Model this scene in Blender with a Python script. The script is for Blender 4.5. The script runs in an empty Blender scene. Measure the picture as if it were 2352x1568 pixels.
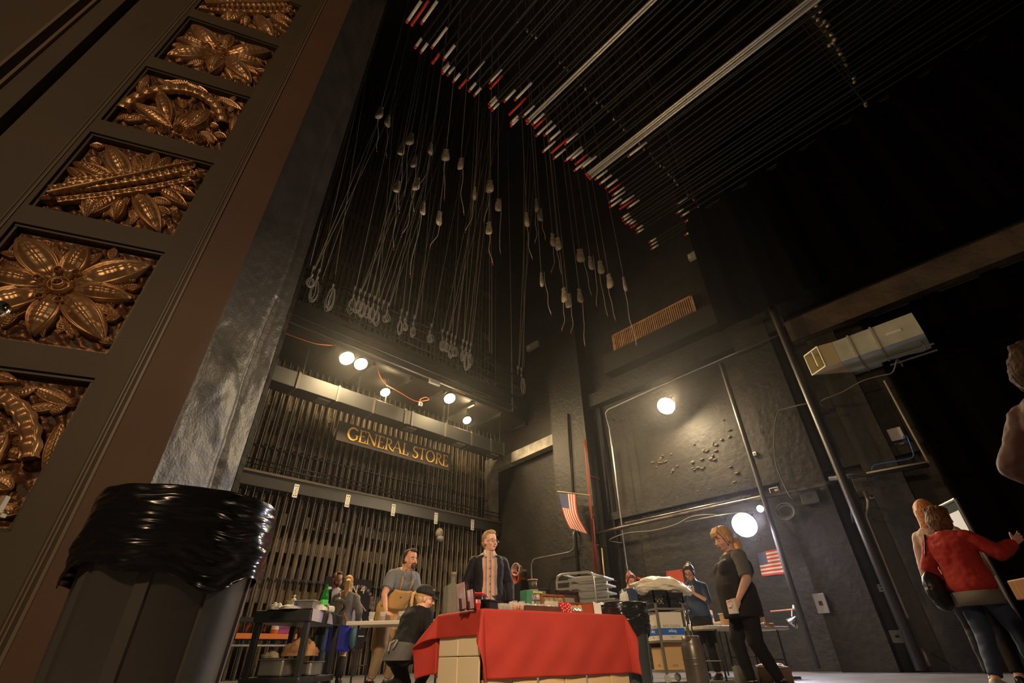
import bpy, math, random
import numpy as np
from mathutils import Vector, Matrix, noise
random.seed(7)
rng = np.random.RandomState(5)
PI = math.pi
SC = bpy.context.scene
COL = SC.collection
SC2 = bpy.data.scenes.new('workshop'); VL2 = SC2.view_layers[0]      # empty side scene in which meshes are evaluated

# ------------------------------------------------------------------ camera
CF = 1074.0
TH, HD, RO = math.radians(34.017), math.radians(45.395), math.radians(-1.033)
CAMP = Vector((0, 0, 0.32))
_fw = Vector((-math.sin(HD)*math.cos(TH), math.cos(HD)*math.cos(TH), math.sin(TH)))
_r = Vector((math.cos(HD), math.sin(HD), 0)); _u = _r.cross(_fw)
_R = _r*math.cos(RO) + _u*math.sin(RO); _U = -_r*math.sin(RO) + _u*math.cos(RO)
cd = bpy.data.cameras.new('camera'); cam = bpy.data.objects.new('camera', cd); COL.objects.link(cam)
cam.matrix_world = Matrix((( _R.x, _U.x, -_fw.x, CAMP.x), (_R.y, _U.y, -_fw.y, CAMP.y), (_R.z, _U.z, -_fw.z, CAMP.z), (0, 0, 0, 1)))
cd.sensor_width = 36; cd.lens = CF/2352*36; cd.clip_start = 0.05; cd.clip_end = 200
SC.camera = cam

# ------------------------------------------------------------------ world, exposure, assumed and added lights
SC.view_settings.view_transform = 'Standard'; SC.view_settings.look = 'None'
SC.view_settings.exposure = 0.28; SC.view_settings.gamma = 1.0; SC.view_settings.use_curve_mapping = False
try:
    SC.cycles.max_bounces = 5; SC.cycles.diffuse_bounces = 3; SC.cycles.glossy_bounces = 3; SC.cycles.transmission_bounces = 4; SC.cycles.volume_bounces = 0
except Exception: pass
w = bpy.data.worlds.new('world'); SC.world = w; w.use_nodes = True
w.node_tree.nodes['Background'].inputs[0].default_value = (0.9, 0.75, 0.6, 1)
w.node_tree.nodes['Background'].inputs[1].default_value = 0.014
def light(name, kind, loc, power, col, size=0.3, to=None, spot=None, blend=.6):
    l = bpy.data.lights.new(name, kind); l.energy = power; l.color = col
    if kind in ('POINT', 'SPOT'): l.shadow_soft_size = size
    if kind == 'AREA': l.shape = 'DISK'; l.size = size
    if spot: l.spot_size = math.radians(spot); l.spot_blend = blend
    o = bpy.data.objects.new(name, l); COL.objects.link(o); o.location = loc
    if to is not None: o.rotation_euler = (Vector(to)-Vector(loc)).to_track_quat('-Z', 'Y').to_euler()
    return o
# unseen lamps: assumed house light behind the camera, plus added key and fill spots
light('assumed_house_light', 'POINT', (3.0, -7.0, 6.5), 820, (1, .64, .36), .5)  # assumed warm lamp behind the camera, lights the gilded panels
light('added_key_spot', 'SPOT', (2.5, -3.5, 5.5), 2500, (1, .76, .48), .2, to=(-5.2, 4.9, .9), spot=30, blend=.5)  # assumed unseen key, added to brighten the short side of the red table
light('added_fill_spot', 'SPOT', (3.2, 6.5, 6.5), 1500, (1, .74, .46), .25, to=(-4.9, 2.0, .8), spot=40, blend=.8)  # assumed unseen fill, added to light the black pillar face and the people

# ------------------------------------------------------------------ picture point -> place on a real plane
def ray(x, y): return _fw*CF + _R*(x-1176) - _U*(y-784)
def on(ax, x, y, v):
    d = ray(x, y); return CAMP + d*((v-CAMP[ax])/d[ax])
def far(x, y, D):
    d = ray(x, y); return CAMP + d*(D/math.hypot(d.x, d.y))

# ------------------------------------------------------------------ materials
_m = {}
def mat(name, col, rough=.6, metal=0., var=0., scale=4., bump=0., bscale=40., dist=.01, emit=None, trans=0., col2=None, spec=.5, coat=0., coords='Object', alpha=1., stretch=None, bdetail=4):
    if name in _m: return _m[name]
    m = bpy.data.materials.new(name); m.use_nodes = True; nt = m.node_tree; b = nt.nodes['Principled BSDF']
    b.inputs['Base Color'].default_value = (*col, 1); b.inputs['Roughness'].default_value = rough
    b.inputs['Metallic'].default_value = metal; b.inputs['Specular IOR Level'].default_value = spec
    b.inputs['Transmission Weight'].default_value = trans; b.inputs['Coat Weight'].default_value = coat
    b.inputs['Alpha'].default_value = alpha
    tc = nt.nodes.new('ShaderNodeTexCoord'); src = tc.outputs[coords]
    if stretch:
        mp = nt.nodes.new('ShaderNodeMapping'); mp.inputs['Scale'].default_value = stretch
        nt.links.new(src, mp.inputs[0]); src = mp.outputs[0]
    if var or col2:
        n = nt.nodes.new('ShaderNodeTexNoise'); n.inputs['Scale'].default_value = scale; n.inputs['Detail'].default_value = 5
        nt.links.new(src, n.inputs['Vector'])
        cr = nt.nodes.new('ShaderNodeValToRGB'); c2 = col2 or tuple(min(1, c*(1+var)) for c in col)
        c1 = col if col2 else tuple(c*(1-var) for c in col)
        cr.color_ramp.elements[0].color = (*c1, 1); cr.color_ramp.elements[1].color = (*c2, 1)
        cr.color_ramp.elements[0].position = .35; cr.color_ramp.elements[1].position = .68
        nt.links.new(n.outputs[0], cr.inputs[0]); nt.links.new(cr.outputs[0], b.inputs['Base Color'])
    if bump:
        n = nt.nodes.new('ShaderNodeTexNoise'); n.inputs['Scale'].default_value = bscale; n.inputs['Detail'].default_value = bdetail
        nt.links.new(src, n.inputs['Vector'])
        bp = nt.nodes.new('ShaderNodeBump'); bp.inputs['Strength'].default_value = bump; bp.inputs['Distance'].default_value = dist
        nt.links.new(n.outputs[0], bp.inputs['Height']); nt.links.new(bp.outputs[0], b.inputs['Normal'])
    if emit:
        b.inputs['Emission Color'].default_value = (*emit[0], 1); b.inputs['Emission Strength'].default_value = emit[1]
    _m[name] = m
    return m

# ------------------------------------------------------------------ mesh building
_mats = {}
def _xf(o):
    M = Matrix.Translation(o.location) @ o.rotation_euler.to_matrix().to_4x4()
    return _xf(o.parent) @ M if o.parent else M
class MB:
    def __init__(s): s.v = []; s.f = []
    def add(s, vs, fs):
        n = len(s.v); s.v.extend([tuple(a) for a in vs]); s.f.extend([tuple(i+n for i in f) for f in fs]); return s
    def box(s, c, d, rz=0., M=None):
        x, y, z = d[0]/2, d[1]/2, d[2]/2; cs, sn = math.cos(rz), math.sin(rz); vs = []
        for k in (-z, z):
            for (i, j) in ((-x, -y), (x, -y), (x, y), (-x, y)):
                p = Vector((i*cs-j*sn, i*sn+j*cs, k))
                if M: p = M @ p
                vs.append(p + Vector(c))
        return s.add(vs, [(3, 2, 1, 0), (4, 5, 6, 7), (0, 1, 5, 4), (1, 2, 6, 5), (2, 3, 7, 6), (3, 0, 4, 7)])
    def mm(s, a, b): return s.box([(a[i]+b[i])/2 for i in range(3)], [abs(b[i]-a[i]) for i in range(3)])
    def beam(s, a, b, w, h, up=(0, 0, 1)):
        a, b = Vector(a), Vector(b); d = b-a; L = d.length; d.normalize(); u = Vector(up)
        if abs(d.dot(u)) > .98: u = Vector((1, 0, 0))
        r = d.cross(u).normalized(); u = r.cross(d); M = Matrix((r, d, u)).transposed()
        return s.box((a+b)/2, (w, L, h), M=M)
    def loft(s, rings, cap=True, closed=True):
        n = len(rings[0]); vs = [p for r in rings for p in r]; fs = []
        for i in range(len(rings)-1):
            for j in range(n if closed else n-1):
                a = i*n+j; b = i*n+(j+1) % n; fs.append((a, b, b+n, a+n))
        if cap and closed: fs.append(tuple(range(n-1, -1, -1))); k = (len(rings)-1)*n; fs.append(tuple(range(k, k+n)))
        return s.add(vs, fs)
    def tube(s, pts, r, n=8, cap=True, flat=1.):
        pts = [Vector(p) for p in pts]; rings = []; N = len(pts)
        rr = r if isinstance(r, (list, tuple)) else [r]*N
        t = (pts[1]-pts[0]).normalized(); ref = Vector((0, 0, 1)) if abs(t.z) < .9 else Vector((1, 0, 0))
        u = t.cross(ref).normalized()
        for i in range(N):
            t = (pts[min(i+1, N-1)]-pts[max(i-1, 0)]).normalized()
            u = (u - t*u.dot(t)).normalized(); v = t.cross(u)
            rings.append([pts[i]+u*(rr[i]*math.cos(2*PI*k/n))+v*(rr[i]*flat*math.sin(2*PI*k/n)) for k in range(n)])
        return s.loft(rings, cap)
    def lathe(s, prof, c=(0, 0, 0), n=24, M=None, cap=True):
        rings = []
        for r, z in prof:
            ring = []
            for k in range(n):
                p = Vector((r*math.cos(2*PI*k/n), r*math.sin(2*PI*k/n), z))
                if M: p = M @ p
                ring.append(p+Vector(c))
            rings.append(ring)
        return s.loft(rings, cap)
    def ell(s, c, r, n=16, m=10, M=None):
        prof = [(max(1e-4, math.sin(PI*i/m)), -math.cos(PI*i/m)) for i in range(m+1)]
        rings = []
        for a, z in prof:
            ring = []
            for k in range(n):
                p = Vector((a*r[0]*math.cos(2*PI*k/n), a*r[1]*math.sin(2*PI*k/n), z*r[2]))
                if M: p = M @ p
                ring.append(p+Vector(c))
            rings.append(ring)
        return s.loft(rings, True)
    def grid(s, fn, nu, nv):
        vs = [fn(i/nu, j/nv) for i in range(nu+1) for j in range(nv+1)]
        fs = [(i*(nv+1)+j, (i+1)*(nv+1)+j, (i+1)*(nv+1)+j+1, i*(nv+1)+j+1) for i in range(nu) for j in range(nv)]
        return s.add(vs, fs)
    def prism(s, poly, fn, d0, d1):
        n = len(poly); a = [fn(p[0], p[1], d0) for p in poly]; b = [fn(p[0], p[1], d1) for p in poly]
        return s.add(a+b, [tuple(range(n-1, -1, -1)), tuple(range(n, 2*n))]+[(i, (i+1) % n, (i+1) % n+n, i+n) for i in range(n)])
    def build(s, name, m, parent=None, smooth=False, local=False, loc=None, bevel=0, thick=0):
        me = bpy.data.meshes.new(name); o = bpy.data.objects.new(name, me); COL.objects.link(o)
        vs = s.v
        if parent:
            o.parent = parent
            if not local:
                I = _xf(parent).inverted(); vs = [I @ Vector(p) for p in vs]
        elif not local:
            if loc is None:
                a = np.array(vs, float); mn, mx = a.min(0), a.max(0); loc = ((mn[0]+mx[0])/2, (mn[1]+mx[1])/2, mn[2])
            L = Vector(loc); o.location = L; vs = [Vector(p)-L for p in vs]
        me.from_pydata([tuple(p) for p in vs], [], s.f); me.materials.append(m); me.validate()
        if smooth: me.polygons.foreach_set('use_smooth', [True]*len(me.polygons))
        if bevel:
            b = o.modifiers.new('bevel', 'BEVEL'); b.width = bevel; b.segments = 2; b.limit_method = 'ANGLE'
        if thick:
            b = o.modifiers.new('solid', 'SOLIDIFY'); b.thickness = thick; b.offset = 0
        return o
def tag(o, label=None, cat=None, group=None, kind=None):
    for k, v in (('label', label), ('category', cat), ('group', group), ('kind', kind)):
        if v: o[k] = v
    return o
def thing(name, label, cat, loc=(0, 0, 0), rz=0., group=None):
    o = bpy.data.objects.new(name, None); COL.objects.link(o); o.location = loc; o.rotation_euler = (0, 0, rz)
    o.empty_display_size = .1
    return tag(o, label, cat, group)
def struct(name, mb, m, **k): return tag(mb.build(name, m, **k), kind='structure')
def copy_tree(o, parent=None):
    c = o.copy(); COL.objects.link(c)
    if parent: c.parent = parent
    for ch in list(o.children): copy_tree(ch, c)
    return c
def text_mesh(name, body, size, m, parent, M, depth=.004, align='CENTER', sx=1.):
    cu = bpy.data.curves.new(name, 'FONT'); cu.body = body; cu.size = size; cu.extrude = depth; cu.align_x = align; cu.align_y = 'CENTER'; cu.resolution_u = 3
    t = bpy.data.objects.new('tmp', cu); SC2.collection.objects.link(t); VL2.update(); dg = VL2.depsgraph
    me = bpy.data.meshes.new_from_object(t.evaluated_get(dg)); bpy.data.objects.remove(t); me.name = name
    I = (_xf(parent).inverted() if parent else Matrix()) @ M @ Matrix.Diagonal((sx, 1, 1, 1)); me.transform(I)
    me.materials.clear(); me.materials.append(m); o = bpy.data.objects.new(name, me); COL.objects.link(o); o.parent = parent
    return o
def frame_M(o, x, y):                    # matrix with local x, y axes as given, origin o
    x, y = Vector(x).normalized(), Vector(y).normalized(); z = x.cross(y)
    return Matrix(((x.x, y.x, z.x, o[0]), (x.y, y.y, z.y, o[1]), (x.z, y.z, z.z, o[2]), (0, 0, 0, 1)))
# ================================================================== THE SETTING
XL, YB, ZC = -13.34, 12.0, 24.0
BLK = mat('black_paint_wall', (.012, .0105, .009), .55, var=.35, scale=1.3, bump=.5, bscale=9, dist=.03)
BLKG = mat('black_gloss_paint', (.040, .034, .030), .42, bump=.8, bscale=50, dist=.004, var=.25, scale=3, spec=.5)
DKM = mat('dark_steel', (.02, .019, .018), .45, metal=.3)
PIPE = mat('black_pipe', (.028, .024, .021), .45, metal=.0)
GREYP = mat('grey_conduit', (.5, .5, .5), .3, metal=.9)
FLOORM = mat('stage_floor', (.15, .145, .15), .38, var=.25, scale=2.5, bump=.1, bscale=60, dist=.003)
struct('floor', MB().mm((-16, -10, -.1), (14, 16, 0)), FLOORM)
struct('ceiling', MB().mm((-16, 1, ZC), (14, 14, ZC+.2)), BLK)
def brick(name, base):
    m = mat(name, base, .6); nt = m.node_tree; b = nt.nodes['Principled BSDF']
    tc = nt.nodes.new('ShaderNodeTexCoord'); sp = nt.nodes.new('ShaderNodeSeparateXYZ'); cb = nt.nodes.new('ShaderNodeCombineXYZ')
    ad = nt.nodes.new('ShaderNodeMath'); nt.links.new(tc.outputs['Object'], sp.inputs[0]); nt.links.new(sp.outputs[0], ad.inputs[0]); nt.links.new(sp.outputs[1], ad.inputs[1])
    nt.links.new(ad.outputs[0], cb.inputs[0]); nt.links.new(sp.outputs[2], cb.inputs[1])
    br = nt.nodes.new('ShaderNodeTexBrick'); br.inputs['Scale'].default_value = 1.0; br.inputs['Brick Width'].default_value = 1.2; br.inputs['Row Height'].default_value = .3
    br.inputs['Mortar Size'].default_value = .006; br.inputs['Color1'].default_value = (*base, 1); br.inputs['Color2'].default_value = (*[c*1.18 for c in base], 1); br.inputs['Mortar'].default_value = (*[c*.8 for c in base], 1)
    nt.links.new(cb.outputs[0], br.inputs['Vector'])
    n = nt.nodes.new('ShaderNodeTexNoise'); n.inputs['Scale'].default_value = 1.1; n.inputs['Detail'].default_value = 8; nt.links.new(tc.outputs['Object'], n.inputs['Vector'])
    cr = nt.nodes.new('ShaderNodeValToRGB'); cr.color_ramp.elements[0].color = (.65, .65, .65, 1); cr.color_ramp.elements[1].color = (1.5, 1.45, 1.4, 1)
    cr.color_ramp.elements[0].position = .38; cr.color_ramp.elements[1].position = .66; nt.links.new(n.outputs[0], cr.inputs[0])
    mx = nt.nodes.new('ShaderNodeMix'); mx.data_type = 'RGBA'; mx.blend_type = 'MULTIPLY'; mx.inputs[0].default_value = 1
    nt.links.new(br.outputs[0], mx.inputs[6]); nt.links.new(cr.outputs[0], mx.inputs[7]); nt.links.new(mx.outputs[2], b.inputs['Base Color'])
    n2 = nt.nodes.new('ShaderNodeTexNoise'); n2.inputs['Scale'].default_value = 7; n2.inputs['Detail'].default_value = 9; nt.links.new(tc.outputs['Object'], n2.inputs['Vector'])
    sb = nt.nodes.new('ShaderNodeMath'); sb.operation = 'MULTIPLY_ADD'; sb.inputs[1].default_value = -.35; nt.links.new(br.outputs['Fac'], sb.inputs[0]); nt.links.new(n2.outputs[0], sb.inputs[2])
    bp = nt.nodes.new('ShaderNodeBump'); bp.inputs['Strength'].default_value = .55; bp.inputs['Distance'].default_value = .03; nt.links.new(sb.outputs[0], bp.inputs['Height']); nt.links.new(bp.outputs[0], b.inputs['Normal'])
    return m
BRK = brick('painted_concrete_block', (.017, .0138, .0115))
struct('wall_back', MB().mm((XL-1.0, YB, 0), (13, YB+.3, ZC)), BRK)
LW = mat('counterweight_backing', (.10, .078, .052), .7, var=.35, scale=1.2, bump=.3, bscale=8, stretch=(1, 6, .6))
struct('wall_left', MB().mm((XL-1.0, 1.0, 0), (XL-.7, YB, ZC)), LW)
struct('wall_right', MB().mm((13, 1, 0), (13.3, YB, ZC)), BLK)
# piers and beams of the back wall
def bx(a, b): return MB().mm(a, b)
def back_x(px, py): return on(1, px, py, YB).x
tr = [((-13.34, YB-.02, 6.9), (-9.6, YB+.0, 12)),]
struct('trim_1', bx((-9.75, YB-.55, 0), (-8.35, YB, ZC)), BLK)             # broad pier behind the red pipe
struct('trim_2', bx((-3.35, YB-.32, 0), (-2.45, YB, 7.6)), BRK)            # pier right of the bright lamp
struct('trim_3', bx((-1.75, YB-.22, 0), (-1.15, YB, 7.2)), BRK)
struct('trim_4', bx((-8.35, YB-.3, 7.15), (-2.0, YB, 7.6)), BLK)         # ledge carrying the pipes
struct('trim_5', bx((-7.4, YB-.45, 8.0), (-2.9, YB, 8.68)), mat('ledge_black', (.028, .025, .022), .5, bump=.3, bscale=6, dist=.02))
struct('trim_6', bx((-2.0, YB-.4, 6.62), (12, YB, 7.2)), mat('worn_beam', (.085, .06, .042), .7, var=.4, scale=1.2, bump=.6, bscale=5, dist=.05))
struct('trim_7', bx((-8.3, YB-.14, 3.55), (-.7, YB, 3.75)), BLK)
struct('trim_8', bx((-8.32, YB-.12, 0), (-8.0, YB, 7.1)), BLK)
# white painted column and beam in the far left corner
WHP = mat('chipped_white_paint', (.42, .40, .35), .6, var=.35, scale=3, bump=.3, bscale=14, dist=.02)
struct('trim_9', bx((XL-.1, YB-.35, 3.9), (XL+.33, YB-.02, 6.7)), WHP)
def sloped(a, b, w, h, m, n): return struct(n, MB().beam(a, b, w, h), m)
p, q = on(1, 1132, 1074, YB-.3), on(1, 1283, 1008, YB-.3)
sloped((p.x, YB-.2, p.z+.05), (q.x, YB-.2, p.z+.2), .3, .38, WHP, 'trim_10')
# stage-side wall of the proscenium, seen only at its edge
A0 = Vector((-3.97, .45, 0)); TS = Vector((-math.sin(math.radians(24)), -math.cos(math.radians(24)), 0)); NS = Vector((-TS.y, TS.x, 0))
A1 = Vector((-4.42, 1.05, 0))
struct('wall_front', MB().mm((XL-.3, .75, 0), (-4.46, 1.03, ZC)), BLK)
# ---- black reveal face with lumpy, heavily overpainted plaster
def reveal(u, v):
    p = A0.lerp(A1, u); z = v*12; n = Vector((.8, .6, 0))
    q = Vector((u*1.3, z*1.6, 0)); h = .006*noise.noise(q*2)+.003*noise.noise(q*9)
    if 1.4 < z < 3.2: h += .03*max(0, noise.noise(q*2.0+Vector((3, 1, 0))))*min(1, (z-1.4)*3)*min(1, (3.2-z)*3)
    h += .022*math.exp(-((u-.72-.05*math.sin(z*2))/.05)**2)*(-1 if z < 3.4 else -.3)
    h += .05*math.exp(-((u-.30)/.22)**2-((z-2.25)/.28)**2)
    e = 1 if .02 < u < .98 else 0
    return p + n*(h*e) + Vector((0, 0, z))
struct('trim_11', MB().grid(reveal, 60, 700), BLKG, smooth=True, loc=A0)
struct('trim_12', MB().beam(A1+Vector((-.03, .03, 0)), A1+Vector((-.03, .03, 12)), .04, .03), BLK)   # smoke-pocket angle
# ---- splayed gilded proscenium wall
PAINT = mat('proscenium_paint', (.074, .056, .034), .6, var=.12, scale=.8, bump=.12, bscale=120, dist=.002)
PAINTR = mat('proscenium_red_brown', (.110, .060, .036), .6, var=.12, scale=.8, bump=.12, bscale=120, dist=.002)
def spl(s, d, z): return A0 + TS*s + NS*d + Vector((0, 0, z))
def sbox(mb, s0, s1, d0, d1, z0, z1):
    vs = [spl(s, d, z) for z in (z0, z1) for (s, d) in ((s0, d0), (s1, d0), (s1, d1), (s0, d1))]
    return mb.add(vs, [(0, 1, 2, 3), (7, 6, 5, 4), (4, 5, 1, 0), (5, 6, 2, 1), (6, 7, 3, 2), (7, 4, 0, 3)])
ZT = 13
struct('wall_proscenium', sbox(MB(), 0, 9, -.4, -.08, 0, ZT), PAINT)
struct('trim_13', sbox(MB(), 0.0, .33, -.08, .0, 0, ZT), PAINTR)         # red-brown margin beside the black reveal
mb = MB()
for s0, s1, d in ((.33, .345, .012), (.372, .38, .006), (.395, .402, .006)): sbox(mb, s0, s1, -.08, d, 0, ZT)
struct('trim_14', mb, mat('worn_moulding_edge', (.17, .13, .085), .45))
# stiles either side of the panels, with stepped mouldings
mb = MB(); sbox(mb, .345, .60, -.08, .0, 0, ZT); sbox(mb, 1.66, 2.18, -.08, .0, 0, ZT); sbox(mb, 2.26, 2.44, -.08, .03, 0, ZT)
sbox(mb, 2.60, 3.4, -.08, .02, 0, ZT)
struct('trim_15', mb, PAINT)
mb = MB(); 
for s0, s1, d in ((1.70, 1.712, .008), (1.735, 1.742, .006), (2.44, 2.47, .06), (2.57, 2.60, .05)): sbox(mb, s0, s1, -.08, d, 0, ZT)
struct('trim_16', mb, mat('worn_moulding_edge', (.17, .13, .085), .45))
PZ = [2.28+1.265*k for k in range(-2, 8)]          # bottoms of the gilded panels
mb = MB(); mb2 = MB()
for z in PZ:
    sbox(mb, .60, 1.66, -.08, .0, z-.235, z-.03)
    sbox(mb2, .60, 1.66, -.08, -.02, z-.26, z-.235); sbox(mb2, .60, 1.66, -.08, -.03, z-.03, z-.012)
    sbox(mb2, .60, .625, -.08, -.025, z-.012, z+1.005); sbox(mb2, 1.635, 1.66, -.08, -.025, z-.012, z+1.005)
struct('trim_17', mb, PAINT); struct('trim_18', mb2, mat('panel_inner_moulding', (.065, .055, .034), .5))

# ================================================================== GILDED RELIEF PANELS
GOLD = mat('antique_gilding', (.36, .19, .085), .34, metal=.6, col2=(.58, .37, .19), scale=5, bump=.35, bscale=45, dist=.004)
GOLDD = mat('gilding_ground', (.20, .10, .05), .42, metal=.6, bump=.6, bscale=30, dist=.01, var=.4, scale=7)
PCX, PCZ = 1.13, .50                                # panel centre in wall coordinates
def leaf(P, x, y, ang, L, W, rise=.06, base=.02, rim=.014, veins=9, med=True, bend=0.):
    """one carved leaf: raised rim, midrib and herringbone veins; x, y on the panel, ang in degrees"""
    a = math.radians(ang); ca, sa = math.cos(a), math.sin(a)
    def fn(u, v):
        t = u; s = v*2-1; w = W*math.sin(PI*min(1, t*.97+.015))**.75*(1-.25*t)
        X = t*L; Y = s*w + bend*L*math.sin(PI*t)
        e = abs(s); h = base + rise*math.sin(PI*t)**.6*(1-.55*e*e)
        if .80 < e < .95: h += rim
        elif e >= .95: h = base*.2
        elif e > .66: h -= rim*.6
        elif med and .25 < t < .8 and e < .42: h += .010 + .003*math.sin(t*60)
        else: h += (.003 if med else .005)*math.sin((t*veins*2-e*2.2)*PI)+(.010 if med and .42 <= e < .50 else 0)
        if e < .06: h += rim*.8
        return spl(PCX - (x+X*ca-Y*sa), -.075+h, P+PCZ+(y+X*sa+Y*ca))
    return MB().grid(fn, 36, 24)
def rosette(P, x, y, R, H=.07, rings=3, petals=0):
    def fn(u, v):
        r = u*R; a = v*2*PI; h = H*(1-u**2)**.5*(.75+.25*math.cos(u*rings*2*PI)) if u < 1 else 0
        if petals: h *= 1+.2*math.cos(petals*a)
        return spl(PCX-(x+r*math.cos(a)), -.07+h, P+PCZ+(y+r*math.sin(a)))
    return MB().grid(fn, 22, 36)
def strap(P, pts, W, H=.05, notch=0, base=.02):
    """a raised band following pts on the panel, with notched edge"""
    pts = [Vector((p[0], p[1])) for p in pts]; n = len(pts)
    def fn(u, v):
        k = u*(n-1); i = min(int(k), n-2); f = k-i; c = pts[i].lerp(pts[i+1], f); t = (pts[i+1]-pts[i]).normalized(); s = v*2-1
        w = W*(1+(.12*math.sin(u*notch*2*PI) if notch else 0)); c2 = c+Vector((-t.y, t.x))*(s*w)
        h = base+H*(1-abs(s)**4) + (.012 if .7 < abs(s) < .9 else 0) + .01*math.sin(u*notch*2*PI)*(abs(s) < .6)
        return spl(PCX-c2.x, -.07+h, P+PCZ+c2.y)
    return MB().grid(fn, max(40, notch*6), 16)
def ground(P, seed):
    def fn(u, v):
        q = Vector((u*9+seed, v*9, 0)); c = noise.voronoi(q)[0]
        h = .035*min(1, (c[1]-c[0])*1.6) + .008*math.sin(q.x*6+q.y*5)
        if min(u, v, 1-u, 1-v) < .02: h = 0
        return spl(PCX-(u-.5)*.98, -.079+h, P+PCZ+(v-.5)*.99)
    return MB().grid(fn, 110, 110)
where = {0: 'lowest of the column', 1: 'second from the bottom', 2: 'third from the bottom', 3: 'fourth from the bottom', 4: 'fifth from the bottom', 5: 'topmost of the column'}
for i, z in enumerate(PZ[1:7]):
    kind = (0, 1, 2, 0, 1, 2)[i]                    # 0 shell in an arch, 1 big flower, 2 diagonal spray
    lab = ('gilded relief panel with a fan in a curved arch, ', 'gilded relief panel with a large eight-leaved flower, ', 'gilded relief panel with a diagonal leafy torch, ')[kind]+where[i]
    t = thing('relief_panel', lab, 'relief panel', spl(PCX, -.07, z), 0, 'gilded panels on the proscenium')
    g = ground(z, i*3.1).build('back_plate', GOLDD, t, smooth=True)
    B = lambda m, n: m.build(n, GOLD, t, smooth=True)
    rs = np.random.RandomState(40+i)
    for q in range(30):                       # crowded under-layer of small leaves
        x, y = -.38+.19*(q % 5)+rs.uniform(-.04, .04), -.40+.16*(q//5)+rs.uniform(-.03, .03); a = math.degrees(math.atan2(y, x))+rs.uniform(-35, 35)
        L = rs.uniform(.16, .24); ex, ey = x+L*math.cos(math.radians(a)), y+L*math.sin(math.radians(a))
        if abs(ex) > .47 or abs(ey) > .48: a += 180 if max(abs(ex), abs(ey)) > .55 else 40; L *= .7
        B(leaf(z, x, y, a, L, rs.uniform(.035, .055), .03, .018, rim=.008, med=False, veins=8), 'leaf')
    if kind == 1:
        for a, L, W in ((40, .54, .135), (-42, .52, .13), (138, .54, .14), (-140, .52, .135), (92, .38, .10), (-88, .38, .11), (2, .40, .10), (180, .42, .105)):
            B(leaf(z, .07*math.cos(math.radians(a)), .07*math.sin(math.radians(a)), a, L, W, .075, .035), 'leaf')
        for a in (18, 60, 120, 160, 200, 240, 300, 340):
            B(leaf(z, .16*math.cos(math.radians(a)), .16*math.sin(math.radians(a)), a, .32, .055, .04, .01, med=False, veins=12), 'leaf')
        B(rosette(z, 0, 0, .10, .13, 3), 'flower_boss')
        for a in (70, -68, 172, -115, 115): B(rosette(z, .15*math.cos(math.radians(a)), .15*math.sin(math.radians(a)), .05, .11, 2), 'scroll')
    elif kind == 2:
        B(strap(z, [(-.46, -.34), (-.2, -.14), (.1, .1), (.36, .36)], .06, .05, 16, .06), 'torch')
        B(strap(z, [(-.40, -.20), (-.15, -.02), (.12, .2), (.30, .38)], .035, .05, 12, .06), 'torch')
        B(strap(z, [(-.44, -.40), (.38, .42)], .012, .05, 0, .085), 'torch')
        B(strap(z, [(-.38, -.42), (-.12, -.24), (.16, -.02), (.42, .22)], .035, .05, 12, .04), 'torch')
        for x, y, a, L, W in ((-.05, .05, 128, .50, .11), (-.12, .0, 165, .40, .085), (.08, .16, 100, .36, .08), (.1, .2, 80, .3, .06), (-.3, -.1, 150, .24, .06), (.05, -.05, -52, .56, .11),
                              (-.02, -.12, -110, .38, .08), (.2, .05, -30, .34, .07), (.22, .1, -12, .3, .07), (-.2, -.22, -80, .3, .07), (-.3, -.3, -150, .26, .05), (.0, -.2, -80, .28, .06), (.2, .28, 10, .28, .07)):
            B(leaf(z, x, y, a, L, W, .06, .025, med=W > .1), 'leaf')
        for x, y in ((.40, .30), (.36, .12), (.28, .42)): B(rosette(z, x, y, .07, .09, 2), 'scroll')
    else:
        arc = [(-.06-.36*math.cos(a)*1.05, -.34+.74*math.sin(a)) for a in [PI*k/16 for k in range(0, 13)]]
        arc = [(.0+.44*math.cos(PI-a), -.30+.62*math.sin(a)) for a in [PI*k/18 for k in range(0, 17)]]
        B(strap(z, arc, .055, .06, 14, .045), 'arch_band')
        for k in range(13):
            a = 172-k*11.5; B(leaf(z, .03*math.cos(math.radians(a)), -.32, a, .37, .036, .045, .02, rim=.004, med=False, veins=3), 'shell_flute')
        B(leaf(z, -.02, -.30, 118, .52, .085, .06, .07, veins=7), 'leaf'); B(leaf(z, .02, -.36, 152, .46, .08, .05, .06, veins=12, med=False), 'leaf')
        B(leaf(z, .16, -.30, 78, .38, .10, .05, .07, veins=7, med=False), 'leaf')
        for x, y, a, L, W in ((-.46, .1, 95, .36, .06), (-.3, .4, 30, .3, .05), (.2, .42, -20, .3, .06), (.46, .2, -80, .4, .055), (-.46, -.3, 80, .36, .05), (.1, .45, 170, .3, .05)):
            B(leaf(z, x, y, a, L, W, .04, .01, med=False, veins=12), 'leaf')
        for x, y, r in ((.08, -.33, .07), (.2, -.38, .09), (-.02, -.42, .07), (.3, -.42, .08)): B(rosette(z, x, y, r, .1, 3, 7), 'scroll')
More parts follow.
